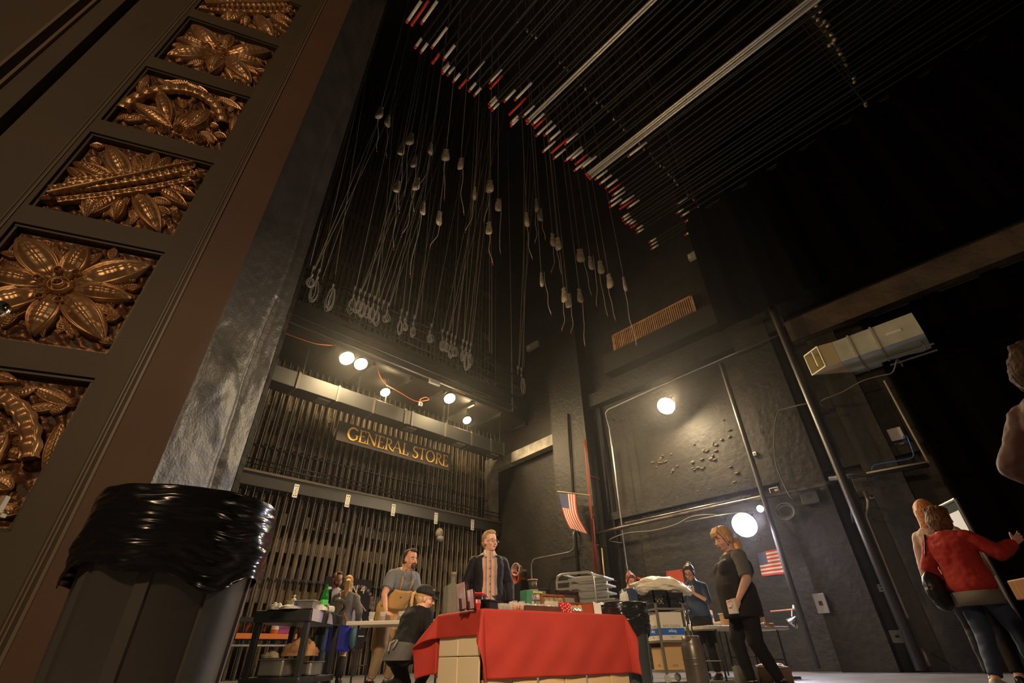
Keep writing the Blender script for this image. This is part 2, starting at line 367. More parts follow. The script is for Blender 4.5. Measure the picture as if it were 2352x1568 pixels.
# thin haze in the stage house, the air in which the lamps bloom
hm = bpy.data.materials.new('stage_haze'); hm.use_nodes = True; nt = hm.node_tree; nt.nodes.clear()
ou = nt.nodes.new('ShaderNodeOutputMaterial'); vs_ = nt.nodes.new('ShaderNodeVolumeScatter'); vs_.inputs['Density'].default_value = .0012; vs_.inputs['Anisotropy'].default_value = .8
nt.links.new(vs_.outputs[0], ou.inputs['Volume'])
tag(MB().mm((-13.05, 1.35, .02), (-.6, 11.8, 15.0)).build('stage_haze', hm), kind='stuff', label='thin haze hanging in the air of the stage house', cat='haze')
# ================================================================== COUNTERWEIGHT WALL
RAILM = mat('guide_rail_steel', (.17, .125, .078), .65, metal=0., var=.35, scale=3)
ROPEM = mat('hand_line_rope', (.50, .45, .36), .7)
ARBM = mat('counterweight_stack', (.19, .14, .085), .65, metal=.0, var=.4, scale=6, bump=.5, bscale=30, dist=.01, stretch=(1, 1, 3))
WOODT = mat('tan_wood_batten', (.20, .145, .09), .6, var=.3, scale=6, stretch=(1, .4, 1))
cw = thing('counterweight_set', 'tall wall of counterweight guides and stacked weights behind the hand lines', 'rigging', (-13.3, 7, 0))
ys = [1.35+.2*k for k in range(53)]
for k, y in enumerate(ys):
    m = MB().mm((-13.34, y-.055, 0), (-13.30, y+.055, ZC)).mm((-13.32, y-.015, 0), (-13.26, y+.015, ZC)).mm((-13.36, y-.005, 0), (-13.32, y+.005, ZC))
    if k < 50: m.build('guide_rail', RAILM, cw)
for k, y in enumerate(ys[:50]):
    z0 = rng.choice([1.2, 2.2, 4.7, 5.2, 8.2, 10.5, 3.0]) + rng.rand()*.8; h = rng.choice([.8, 1.3, 1.9])
    m = MB()
    n = int(h/.055)
    for j in range(n): m.box((-13.42, y+.10, z0+.1+j*.055), (.10, .15, .046))
    for dy in (-.05, .05): m.tube([(-13.36, y+.1+dy, z0), (-13.36, y+.1+dy, z0+2.6)], .008, 5)
    m.box((-13.42, y+.1, z0+.03), (.12, .16, .06)); m.box((-13.42, y+.1, z0+2.6), (.12, .16, .06))
    m.build('counterweight_arbor', ARBM, cw)
wb = MB()
for z in (1.5, 2.65, 3.3, 5.3, 6.0, 8.8, 10.0, 12.5, 15, 18): wb.mm((-13.56, 1.2, z), (-13.50, 11.9, z+.30))
wb.build('wall_batten', WOODT, cw)
bt = MB()
for z in (1.05, 1.98, 3.95, 5.1, 7.2): bt.mm((-13.30, 1.2, z), (-13.24, 11.9, z+.05))
for y in ys: bt.box((-13.23, y+.1, 2.0), (.03, .03, .03))
bt.build('guide_tie_bar', DKM, cw)
for k, y in enumerate(ys):
    r = MB().tube([(-13.12, y+.11, .5), (-13.12+.01*math.sin(k), y+.11+.012*math.sin(k*2.2), 5), (-13.12, y+.11, ZC)], .011, 6)
    o = r.build('hand_line', ROPEM, None, smooth=True)
    tag(o, 'long tan rope of the counterweight wall running straight up', 'rope', 'hand lines of the counterweight wall')
# lock rail with red-handled rope locks at hand height
REDM = mat('red_lever', (.55, .03, .02), .35)
t = thing('lock_rail', 'black steel lock rail along the foot of the counterweight wall', 'rail', (-12.95, 6.5, 0))
MB().mm((-13.02, 1.3, 1.07), (-12.92, 11.8, 1.16)).mm((-13.02, 1.3, .72), (-12.92, 11.8, .78)).build('rail', DKM, t)
for y in np.arange(1.5, 11.9, 1.7): MB().mm((-13.0, y-.03, 0), (-12.94, y+.03, 1.1)).build('post', DKM, t)
for k, y in enumerate(ys):
    l = thing('rope_lock', 'red lever of a rope lock on the rail of the counterweight wall', 'lever', (-12.9, y+.1, .8), 0, 'rope lock levers')
    MB().box((-12.93, y+.1, .84), (.03, .04, .12)).build('lock_body', DKM, l)
    a = rng.uniform(-.03, .03); MB().tube([(-12.9, y+.1, .88), (-12.87, y+.1+a, 1.05)], .011, 6).build('lever', REDM, l)
# small fittings shelf rail with white bar
tag(MB().tube([(-12.75, 3.2, .62), (-12.75, 5.4, .62)], .022, 8).build('grey_pipe', mat('pale_pipe', (.55, .52, .5), .4), smooth=True), 'pale horizontal pipe below the orange bench by the counterweight wall', 'pipe')
# ------------------------------------------------------------------ lower platform with index plates
t = thing('lower_platform', 'dark narrow platform with hand rail across the counterweight wall, white plates on its edge', 'platform', (-12.9, 7, 3.98))
MB().mm((-12.95, 1.2, 3.98), (-12.87, 11.95, 4.32)).build('fascia', mat('platform_fascia', (.035, .033, .035), .4), t)
MB().mm((-13.25, 1.2, 4.30), (-12.84, 11.95, 4.36)).build('deck', mat('platform_lip', (.09, .07, .05), .5), t)
r = MB()
for z in (4.62, 4.50): r.tube([(-12.86, 1.2, z), (-12.86, 11.95, z)], .017, 7)
for y in np.arange(1.4, 12, 1.8): r.tube([(-12.86, y, 4.3), (-12.86, y, 4.62)], .016, 6)
r.build('hand_rail', DKM, t, smooth=True)
PLW = mat('white_plate', (.85, .82, .7), .5); INK = mat('black_ink', (.02, .02, .02), .6)
for px, py, s in ((679, 1127, '10'), (798, 1150, '20'), (903, 1171, '30'), (1001, 1190, '40'), (1085, 1205, '50')):
    p = on(0, px, py, -12.87); l = thing('index_plate', 'small white index plate on the platform edge, '+{'10': 'leftmost of five', '20': 'second from the left', '30': 'middle one of five', '40': 'fourth from the left', '50': 'rightmost of five'}[s], 'plate', (-12.866, p.y, p.z-.16), 0, 'index plates')
    MB().box((-12.862, p.y, p.z), (.01, .13, .34)).build('plate', PLW, l)
    mk = MB()
    for dy in (-.025, .03):
        for dz in (.12, -.12): mk.box((-12.856, p.y+dy, p.z+dz), (.004, .028, .03))
    for k in range(5): mk.box((-12.856, p.y+.018*math.sin(k*2), p.z-.07+k*.034), (.004, .045, .008))
    mk.build('marks', INK, l)
# ------------------------------------------------------------------ ventilation duct along the left wall
DUCT = mat('duct_grey_paint', (.034, .038, .040), .55, var=.12, scale=2); DUCTB = mat('duct_seam', (.085, .08, .062), .5)
t = thing('air_duct', 'long grey sheet-metal air duct hung above the sign on the left wall', 'duct', (-12.2, 6.5, 6.4))
MB().mm((-12.45, 1.3, 6.38), (-11.9, 11.25, 6.84)).build('duct_body', DUCT, t, bevel=.01)
for y in (3.6, 4.75, 5.9, 7.0, 7.25, 8.55, 9.7, 10.6, 11.22):
    MB().mm((-12.47, y-.03, 6.36), (-11.88, y+.03, 6.86)).build('seam_band', DUCTB, t)
for y in (4.45, 7.35, 9.35, 10.9):
    g = MB().mm((-12.32, y-.18, 6.352), (-12.02, y+.18, 6.375)).build('vent_grille', mat('grille_frame', (.35, .32, .26), .5), t)
    s = MB()
    for k in range(9): s.mm((-12.3, y-.16+k*.037, 6.345), (-12.04, y-.145+k*.037, 6.353))
    s.build('grille_slat', mat('grille_slat', (.16, .15, .12), .5), g)
for y in (3.7, 6.3, 8.7, 11.1): MB().tube([(-12.0, y, 6.84), (-12.0, y, 7.72)], .008, 5).build('hanger_rod', GREYP, t)
# ------------------------------------------------------------------ GENERAL STORE sign
SX = -12.3
a, b = on(0, 784, 962, SX), on(0, 1031, 1040, SX)
zt, zb_ = 6.03, 5.45; y0, y1 = 5.12, 9.12
t = thing('store_sign', 'long dark sign reading GENERAL STORE in gold letters, hung on the left wall', 'sign', (SX, (y0+y1)/2, zb_))
MB().mm((SX-.03, y0, zb_), (SX, y1, zt)).build('board', mat('sign_board', (.035, .026, .024), .5), t)
LG = mat('gold_letter', (.80, .46, .09), .5)
def arcp(cx, cy, rx, ry, a0, a1, n=14): return [(cx+rx*math.cos(math.radians(a0+(a1-a0)*k/n)), cy+ry*math.sin(math.radians(a0+(a1-a0)*k/n))) for k in range(n+1)]
T, H_ = .032, .012           # thin serif line half-widths on a cap height of 1
def ser(x, y, w=.13): return ([(x-w, y), (x+w, y)], .022)
GL = {
 'G': (.86, [(arcp(.46, .5, .40, .49, 42, 318), [.03+.055*abs(math.sin(math.radians(20+k*11))) for k in range(15)]), ([(.78, .15), (.78, .44)], .055), ser(.78, .44), ([(.76, .80), (.76, .98)], .02)]),
 'E': (.66, [([(.2, .02), (.2, .98)], .06), ([(.07, .98), (.58, .98)], .025), ([(.07, .02), (.62, .02)], .025), ([(.2, .52), (.48, .52)], .022), ([(.58, .98), (.57, .82)], .022), ([(.62, .02), (.64, .22)], .022), ([(.48, .60), (.48, .44)], .018)]),
 'N': (.92, [([(.17, 0), (.17, .98)], .03), ([(.12, .98), (.80, .02)], .065), ([(.80, 0), (.80, 1.0)], .03), ser(.10, .98), ser(.80, .98), ser(.17, .02)]),
 'R': (.74, [([(.2, .02), (.2, .98)], .06), ser(.2, .02), ([(.07, .98), (.36, .98)], .022), (arcp(.34, .74, .24, .24, 90, -90, 12), [.025+.04*math.sin(PI*k/12) for k in range(13)]), ([(.2, .5), (.36, .5)], .022), ([(.36, .50), (.54, .2), (.78, .0)], [.05, .06, .04])]),
 'A': (.84, [([(.05, .02), (.42, 1.0)], .026), ([(.40, 1.0), (.77, .02)], .06), ([(.2, .38), (.60, .38)], .022), ser(.06, .02, .1), ser(.76, .02, .12)]),
 'L': (.62, [([(.2, .02), (.2, .98)], .06), ser(.2, .98), ([(.07, .02), (.58, .02)], .025), ([(.58, .02), (.62, .24)], .022)]),
 'S': (.58, [(arcp(.30, .74, .20, .23, 30, 220, 10)+arcp(.28, .26, .23, .25, 60, -150, 12), [.025+.05*math.sin(PI*k/23) for k in range(24)]), ([(.48, .82), (.47, .98)], .018), ([(.08, .02), (.07, .22)], .018)]),
 'T': (.72, [([(.36, .02), (.36, .98)], .06), ([(.05, .98), (.67, .98)], .025), ser(.36, .02), ([(.05, .98), (.04, .82)], .022), ([(.67, .98), (.68, .82)], .022)]),
 'O': (.92, [(arcp(.46, .5, .39, .48, 0, 360, 28), [.03+.045*abs(math.cos(2*PI*k/28)) for k in range(29)])])}
word = 'GENERAL STORE'; ch = .37; wd = sum(GL[c][0] if c != ' ' else .38 for c in word)*ch; sc = 3.62/wd; cx = 5.42
for c in word:
    if c == ' ': cx += .38*ch*sc; continue
    wdt, strokes = GL[c]; mb = MB()
    for pts, hw in strokes:
        P = [Vector((p[0]*ch*sc, p[1]*ch)) for p in pts]; n = len(P); L = []; R = []
        for i in range(n):
            tt = (P[min(i+1, n-1)]-P[max(i-1, 0)]).normalized(); nn = Vector((-tt.y, tt.x)); h = (hw[i] if isinstance(hw, list) else hw)*ch
            L.append(P[i]+nn*h); R.append(P[i]-nn*h)
        for i in range(n-1):
            q = [L[i], L[i+1], R[i+1], R[i]]
            vs = [(SX+d, cx+p.x, 5.56+p.y) for d in (.002, .016) for p in q]
            mb.add(vs, [(0, 1, 2, 3), (7, 6, 5, 4), (4, 5, 1, 0), (5, 6, 2, 1), (6, 7, 3, 2), (7, 4, 0, 3)])
    mb.build('letter', LG, t); cx += wdt*ch*sc
def chain(mb, a, b, link=.05, r=.005):
    a, b = Vector(a), Vector(b); n = max(2, int((b-a).length/link)); d = (b-a).normalized()
    ref = Vector((1, 0, 0)); u = d.cross(Vector((0, 1, 0))); u = u.normalized() if u.length > .1 else d.cross(ref).normalized(); v = d.cross(u)
    for k in range(n):
        c = a.lerp(b, (k+.5)/n); s = u if k % 2 else v; l = link*.62
        pts = [c+d*(l*math.cos(x))+s*(l*.45*math.sin(x)) for x in [2*PI*j/8 for j in range(9)]]
        mb.tube(pts, r, 4, cap=False)
    return mb
for y in (5.5, 8.75): chain(MB(), (SX-.015, y, zt), (SX-.015, y, 7.72), .09, .008).build('chain', GREYP, t)
# ------------------------------------------------------------------ fly gallery
GALM = mat('gallery_black', (.030, .027, .024), .5, var=.2, scale=2)
t = thing('fly_gallery', 'black fly gallery running along the left wall with its pin rail', 'gallery', (-12.2, 6.5, 7.7))
g = MB().mm((-13.2, 1.1, 7.72), (-11.36, 11.9, 7.80)); g.mm((-11.40, 1.1, 7.72), (-11.34, 11.9, 8.55))
for y in np.arange(1.5, 12, 1.3): g.mm((-13.1, y, 7.60), (-11.4, y+.08, 7.72))
g.build('deck', GALM, t)
MB().mm((-11.42, 1.1, 8.45), (-11.3, 11.9, 8.62)).mm((-11.42, 1.1, 8.05), (-11.3, 11.9, 8.1)).build('toe_board', GALM, t)
r = MB()
for z, x in ((9.80, -11.36), (9.50, -11.32), (9.15, -11.36), (8.85, -11.36)): r.tube([(x, 1.1, z), (x, 11.9, z)], .035, 8)
r.build('pin_rail', PIPE, t, smooth=True)
for y in np.arange(1.6, 12, 1.7): MB().mm((-11.42, y-.03, 8.5), (-11.36, y+.03, 9.82)).build('post', GALM, t)
# pale top edge wire
tag(MB().tube([(-11.30, 1.1, 8.10), (-11.30, 11.3, 8.12)], .012, 6).build('steel_cable', GREYP, smooth=True), 'thin bright cable strung just above the lamp pipe on the gallery edge', 'cable')
tag(MB().tube([(-11.34, 1.1, 7.86), (-11.34, 11.1, 7.89)], .032, 10).build('lamp_pipe', mat('galvanised_pipe', (.42, .40, .38), .3, metal=.8), smooth=True), 'grey galvanised pipe under the gallery that carries the lamps', 'pipe')
ch_ = chain(MB(), (-11.32, 11.12, 7.9), (-11.32, 11.12, 10.6), .10, .012); ch_.tube([(-11.32, 11.12, 10.6), (-11.32, 11.12, ZC)], .012, 5)
tag(ch_.build('hanging_chain', GREYP), 'long chain hanging down to the far end of the lamp pipe', 'chain')
t = thing('junction_box', 'grey electrical box clamped on the lamp pipe between two lamps', 'electrical box', tuple(on(0, 998, 880, -11.28)))
c = on(0, 998, 878, -11.3); MB().box(c, (.1, .42, .14)).build('box_body', mat('box_grey', (.42, .42, .40), .5), t, bevel=.01)
MB().box((c.x+.052, c.y, c.z), (.006, .36, .1)).build('box_cover', mat('box_cover_grey', (.5, .5, .48), .4), t)
# belaying pins with their ropes and coils
PINM = mat('pale_wooden_pin', (.72, .68, .62), .45); COILM = mat('white_rope', (.72, .68, .60), .7); ROPED = mat('old_rope', (.50, .45, .35), .75)
row1 = [(718, 619), (731, 626), (814, 663), (826, 669), (837, 675), (848, 679), (859, 685), (869, 690), (880, 694), (891, 699), (922, 714), (934, 720), (951, 728), (990, 747), (1016, 758), (1027, 764), (1037, 768), (1046, 773), (1063, 780), (1072, 784), (1081, 787), (1189, 837), (1197, 840), (1204, 845), (1211, 848), (1225, 853)]
row2 = [(715, 636), (727, 643), (764, 658), (811, 679), (823, 685), (833, 690), (845, 695), (856, 700), (867, 705), (888, 716), (919, 729), (929, 733), (949, 742), (987, 760), (1016, 774), (1025, 779), (1035, 784), (1044, 788), (1061, 795), (1070, 800), (1079, 804), (1197, 855), (1204, 858), (1211, 862), (1226, 868)]
def pin(px, py, z):
    p = on(0, px, py, -11.3); y = p.y
    if y > 11.8: return None
    l = thing('belaying_pin', 'pale round-headed belaying pin standing in the gallery pin rail', 'belaying pin', (-11.30, y, z), 0, 'belaying pins of the fly gallery')
    MB().lathe([(.012, -.22), (.016, -.05), (.018, .03), (.03, .06), (.042, .11), (.038, .16), (.018, .19), (.001, .195)], (-11.30, y, z), 10).build('pin_head', PINM, l, smooth=True)
    return y
for i, (px, py) in enumerate(row1):
    y = pin(px, py, 9.80)
    if y is None: continue
    xt = rng.uniform(-10.6, -9.4); yt = y + rng.uniform(-1.2, 1.4)
    r = MB().tube([(-11.28, y+.03, 9.85), (xt, yt, ZC)], .014, 6)
    if i % 3 == 0: r.tube([(-11.28, y+.05, 9.85), (xt+.2, yt+.5, ZC)], .012, 6)
    tag(r.build('spot_line', ROPED, smooth=True), 'taut rope rising from the gallery pin rail into the dark loft', 'rope', 'ropes rising from the pin rail')
for i, (px, py) in enumerate(row2):
    y = pin(px, py, 9.5)
    if y is None: continue
    m = MB(); n = rng.randint(4, 9); L0 = rng.uniform(.35, .85)
    if i in (0, 9, 11, 13): L0 = .3
    for k in range(n):
        L = L0*rng.uniform(.85, 1.1); w = rng.uniform(.06, .13); dx = rng.uniform(.0, .09); dy = rng.uniform(-.04, .04)
        pts = [(-11.28+dx, y+dy+w*math.sin(a)*(1 if a < PI else 1)*(.4+.6*math.sin(a/2)), 9.46-L*(1-math.cos(a))/2) for a in [2*PI*j/16 for j in range(17)]]
        m.tube(pts, .011, 5, cap=False)
    tag(m.build('rope_coil', COILM, smooth=True), 'loose coil of pale rope hung from a pin of the gallery rail', 'rope coil', 'rope coils on the pin rail')
# more taut ropes fanning up in front of the far wall
for px, py, x2 in ((700, 600, 760), (712, 610, 800), (770, 630, 830), (905, 700, 985), (966, 735, 1003), (1125, 810, 1122), (1130, 812, 1126), (1176, 830, 1165), (1235, 860, 1240), (1239, 858, 1262), (1252, 866, 1236), (855, 680, 930), (740, 640, 880), (1047, 770, 1108), (1081, 788, 1128), (870, 690, 905), (690, 600, 735), (1205, 845, 1212)):
    a = on(0, px, py, -11.3); a.y = min(a.y, 11.8); b = on(0, x2, 250, -10.4); b.y = min(b.y, 11.7); d = b-a; s = (ZC-a.z)/d.z
    e = a+d*s; e.x = max(min(e.x, -8), -11.5); e.y = max(1.2, min(e.y, 11.8))
    tag(MB().tube([a, e], .011, 5).build('spot_line', ROPED, smooth=True), 'taut rope rising from the gallery pin rail into the dark loft', 'rope', 'ropes rising from the pin rail')
# ------------------------------------------------------------------ lamps
LAMPC = mat('lamp_housing', (.05, .05, .05), .4, metal=.5)
def lamp(label, p, r, aim, m, hang=None, group=None, rim=None):
    p = Vector(p); d = (Vector(aim)-p).normalized(); u = d.cross(Vector((0, 0, 1))).normalized(); v = u.cross(d)
    M = Matrix((u, v, d)).transposed()
    t = thing('flood_lamp', label, 'lamp', p, 0, group)
    MB().lathe([(r*.25, -r*1.5), (r*.5, -r*1.35), (r*.95, -r*.5), (r, -.02), (r*1.04, 0), (r*.98, .004), (r*.95, -.03), (r*.8, -r*.6)], p, 24, M, cap=False).build('reflector', LAMPC, t, smooth=True)
    MB().ell(p-d*r*.1, (r*.93, r*.93, r*.45), 24, 10, M).build('glowing_lens', m, t, smooth=True)
    if hang: MB().tube([p-d*r*.9+Vector((0, 0, .02)), hang], .012, 6).build('yoke', LAMPC, t)
    return t
WARMB = mat('back_wall_lamp_glow', (1, .9, .7), .5, emit=((1.0, .78, .46), 800)); WARM = mat('warm_lamp_glow', (1, .9, .7), .5, emit=((1.0, .72, .38), 520)); COOL = mat('cool_lamp_glow', (.9, .9, 1), .5, emit=((.84, .82, 1.0), 260))
aim = (-3.5, 4.5, .5)
for i, (px, py, x, r, lab) in enumerate(((797, 823, -11.34, .21, 'left one of the touching pair of warm lamps under the gallery'), (829, 836, -11.34, .19, 'right one of the touching pair of warm lamps under the gallery'), (885, 901, -12.0, .15, 'warm lamp hung between the pair of lamps and the box, above the word GENERAL'), (1033, 915, -11.34, .19, 'warm lamp on the pipe just right of the grey electrical box'), (1073, 965, -12.0, .15, 'warm lamp above the end of the word STORE, nearest the corner'))):
    p = on(0, px, py, x); lamp('glowing '+lab, p, r, (p.x+5, p.y-.5 if i > 2 else p.y+.4, .5), WARM, (x+.0, p.y, 7.88 if x > -11.5 else 7.72), 'warm gallery lamps')
p = on(1, 1530, 932, 11.35); lamp('glowing warm lamp high on the black back wall', p, .24, (p.x+1.4, 5.5, .8), WARMB, (p.x, 11.9, p.z+.5))
p = on(1, 1710, 1205, 11.2); lamp('dazzling bluish white lamp on the back wall above the small flag', p, .26, (p.x+.8, 5.5, .2), COOL, (p.x, 11.9, p.z+.35))
# orange cable and hanging plug
OR = mat('orange_cable', (.75, .17, .06), .5)
def cable(name, lab, pts, r, m, cat='cable', n=6):
    P = [Vector(p) for p in pts]; out = []
    for i in range(len(P)-1):
        p0, p1, p2, p3 = P[max(i-1, 0)], P[i], P[i+1], P[min(i+2, len(P)-1)]
        for k in range(6):
            s = k/6; out.append(.5*((2*p1)+(p2-p0)*s+(2*p0-5*p1+4*p2-p3)*s*s+(3*p1-p0-3*p2+p3)*s**3))
    out.append(P[-1]); return tag(MB().tube(out, r, n).build(name, m, smooth=True), lab, cat)
cable('extension_cable', 'orange cable looping from the lamp pair to a plug under the gallery', [on(0, x, y, -11.6) for x, y in ((866, 838), (872, 862), (886, 882), (905, 893), (925, 905), (945, 917), (960, 922), (975, 920), (985, 917), (978, 912), (965, 917), (968, 924))], .014, OR)
cable('extension_cable', 'thin red cable sagging along the left end of the lamp pipe', [on(0, x, y, -11.3) for x, y in ((652, 764), (690, 778), (730, 790), (772, 793))], .01, OR)
cable('extension_cable', 'short orange cable beside the lamp right of the electrical box', [on(0, x, y, -11.3) for x, y in ((1038, 896), (1050, 899), (1062, 903), (1068, 905))], .012, OR)
c = on(0, 966, 928, -11.6); t = thing('socket_box', 'small white outlet box dangling from the orange cable', 'outlet box', c)
MB().box(c, (.05, .12, .12)).build('box_body', mat('white_plastic', (.8, .78, .75), .4), t, bevel=.01); MB().box(c+Vector((.027, 0, 0)), (.006, .05, .06)).build('socket', INK, t)

# ================================================================== FLY LOFT
ZB = 11.7
TAPEW = mat('white_tape', (.72, .68, .62), .5); TAPER = mat('red_tape', (.55, .03, .02), .45); BATM = mat('black_batten_pipe', (.012, .011, .010), .55, spec=.3)
BATB = mat('bare_steel_batten', (.50, .48, .46), .4, metal=.5)
def c3(l): return [(800+a/3.136, b/3.136, 800+c/3.136, d/3.136, k) for a, b, c, d, k in l]
def c4(l): return [(1400+a/2.613, b/2.613, 1400+c/2.613, d/2.613, k) for a, b, c, d, k in l]
bat = c3([(420, 160, 520, 0, 0), (455, 180, 575, 0, 1), (525, 170, 640, 5, 0), (480, 345, 530, 275, 0), (520, 380, 572, 310, 0), (600, 345, 710, 192, 0), (605, 455, 660, 385, 1), (685, 430, 765, 320, 0), (677, 530, 728, 465, 0), (675, 512, 725, 445, 0), (714, 542, 766, 478, 0), (755, 590, 806, 528, 0), (800, 633, 855, 570, 1), (862, 575, 980, 435, 0), (868, 656, 920, 595, 0), (905, 690, 957, 632, 0), (1015, 597, 1105, 495, 0), (1022, 637, 1112, 540, 1), (1015, 775, 1070, 712, 0), (1035, 795, 1085, 740, 0), (1012, 750, 1062, 695, 0), (1122, 732, 1203, 645, 0), (1200, 720, 1323, 595, 0), (1160, 825, 1280, 703, 1), (1170, 908, 1222, 852, 0), (1170, 885, 1220, 830, 0), (1257, 840, 1340, 757, 0), (1287, 890, 1365, 815, 2), (1283, 870, 1340, 817, 2), (1327, 897, 1410, 815, 0), (1342, 920, 1425, 845, 1), (1352, 978, 1467, 868, 0), (1412, 975, 1495, 900, 0), (1445, 1015, 1527, 938, 0), (1400, 1095, 1490, 1012, 0), (1463, 1100, 1580, 992, 1), (1560, 1037, 1653, 955, 0), (1478, 1143, 1565, 1068, 0), (1563, 1158, 1683, 1055, 0), (1605, 1150, 1692, 1075, 0), (1635, 1182, 1722, 1108, 1), (1627, 1230, 1745, 1130, 0), (1680, 1210, 1787, 1122, 0), (1712, 1255, 1790, 1190, 2), (1720, 1265, 1800, 1200, 2), (1730, 1277, 1810, 1215, 2), (1738, 1288, 1818, 1226, 2), (1778, 1293, 1865, 1222, 0), (1810, 1325, 1895, 1255, 0), (1853, 1355, 1940, 1288, 0), (1878, 1383, 1960, 1322, 1), (1903, 1408, 1987, 1345, 0), (1880, 1458, 1995, 1375, 0), (1883, 1493, 1967, 1430, 0), (1960, 1473, 2062, 1403, 0), (1955, 1505, 2070, 1425, 1), (2012, 1498, 2095, 1437, 0), (2015, 1127, 2150, 1022, 0)])
bat += c4([(75, 1308, 118, 1276, 0), (80, 1325, 130, 1295, 0), (95, 1343, 138, 1313, 0), (118, 1348, 157, 1322, 0), (130, 1365, 165, 1340, 1), (158, 1378, 200, 1350, 0), (163, 1398, 205, 1370, 0), (237, 1455, 280, 1428, 0), (245, 1473, 287, 1448, 0), (250, 1495, 293, 1468, 0), (403, 1225, 470, 1183, 0), (402, 1280, 440, 1255, 0), (430, 1298, 483, 1270, 0), (455, 1332, 497, 1307, 0), (453, 1410, 528, 1362, 0), (905, 1128, 950, 1100, 0)])
for i, (x0, y0, x1, y1, k) in enumerate(bat):
    z = ZB + .06*((i*37) % 7-3)/3
    a = on(2, x0, y0, z); b = on(2, x1, y1, z)
    if a.y > 11.6: a = on(1, x0, y0, 11.6); b = on(1, x1, y1, 11.6); z = a.z; 
    L = min(max(b.x-a.x, .25), 1.6); lab = ('black fly batten pipe high overhead with white tape on its end', 'black fly batten pipe high overhead with red tape on its end', 'bare shiny steel batten pipe high overhead, one of the bright bundles')[k]
    t = thing('fly_batten', lab, 'batten', (a.x, a.y, z), 0, ('white-ended fly battens', 'red-ended fly battens', 'bright steel battens')[k])
    R = .024 if k != 2 else .03
    MB().tube([(a.x+.02, a.y, z), (10.5, a.y, z)], R, 8).build('pipe', BATB if k == 2 else BATM, t, smooth=True)
    if k != 2: MB().tube([(a.x+.05, a.y, z), (a.x+L, a.y, z)], R+.008, 8).build('end_tape', TAPER if k == 1 else TAPEW, t, smooth=True)
    MB().tube([(a.x-.01, a.y, z), (a.x+.055, a.y, z)], R+.010, 8).build('end_cap', TAPER, t, smooth=True)
CLM = mat('brass_clamp', (.36, .31, .20), .35, metal=.6)
dots = [(800+x/3.136, y/3.136) for x, y in ((1217, 150), (1290, 220), (1325, 245), (1352, 268), (1450, 380), (1493, 415), (1525, 450), (1557, 488), (1583, 505), (1655, 575), (1675, 605), (1708, 638), (1740, 670), (1770, 715), (1790, 735), (1830, 765), (1858, 772), (1872, 798), (1912, 855), (1932, 873), (1962, 903), (1985, 930), (2003, 943), (2100, 1035), (2133, 1072), (2175, 1108))]
dots += [(1400+x/2.613, y/2.613) for x, y in ((180, 862), (208, 893), (245, 925), (262, 950), (283, 977), (305, 993), (327, 1003), (355, 1045), (370, 1060), (390, 1080), (407, 1105), (470, 1168), (505, 1197), (532, 1238), (552, 1257))]
dots2 = [(1400+x/2.613, y/2.613) for x, y in ((1265, 65), (1250, 115), (1275, 155), (1300, 190), (1310, 150), (1330, 205), (1350, 235), (1375, 300), (1408, 352), (1420, 390), (1465, 465), (1468, 490), (1535, 620), (1540, 632), (1240, 30), (1225, 90), (1320, 270), (1385, 320), (1290, 130), (1340, 255))]
for i, (x, y) in enumerate(dots+dots2):
    a = on(2, x, y, ZB+.05)
    if a.y > 11.6: a = on(1, x, y, 11.6)
    big = i >= len(dots); s = 1.5 if big else 1
    t = thing('lift_line', 'thin lift line with a small metal clamp, hanging straight down from the grid' if not big else 'thin lift line with a pale clamp, in the row farthest right', 'cable', a, 0, 'lift lines with clamps' if not big else 'lift lines farthest right')
    MB().lathe([(.02*s, -.05), (.035*s, -.02), (.03*s, .04), (.012, .07)], a, 8).build('clamp', CLM, t, smooth=True)
    MB().tube([a+Vector((0, 0, .05)), (a.x, a.y, ZC)], .007, 5).build('cable', mat('lift_cable', (.2, .18, .15), .5, metal=.5), t)
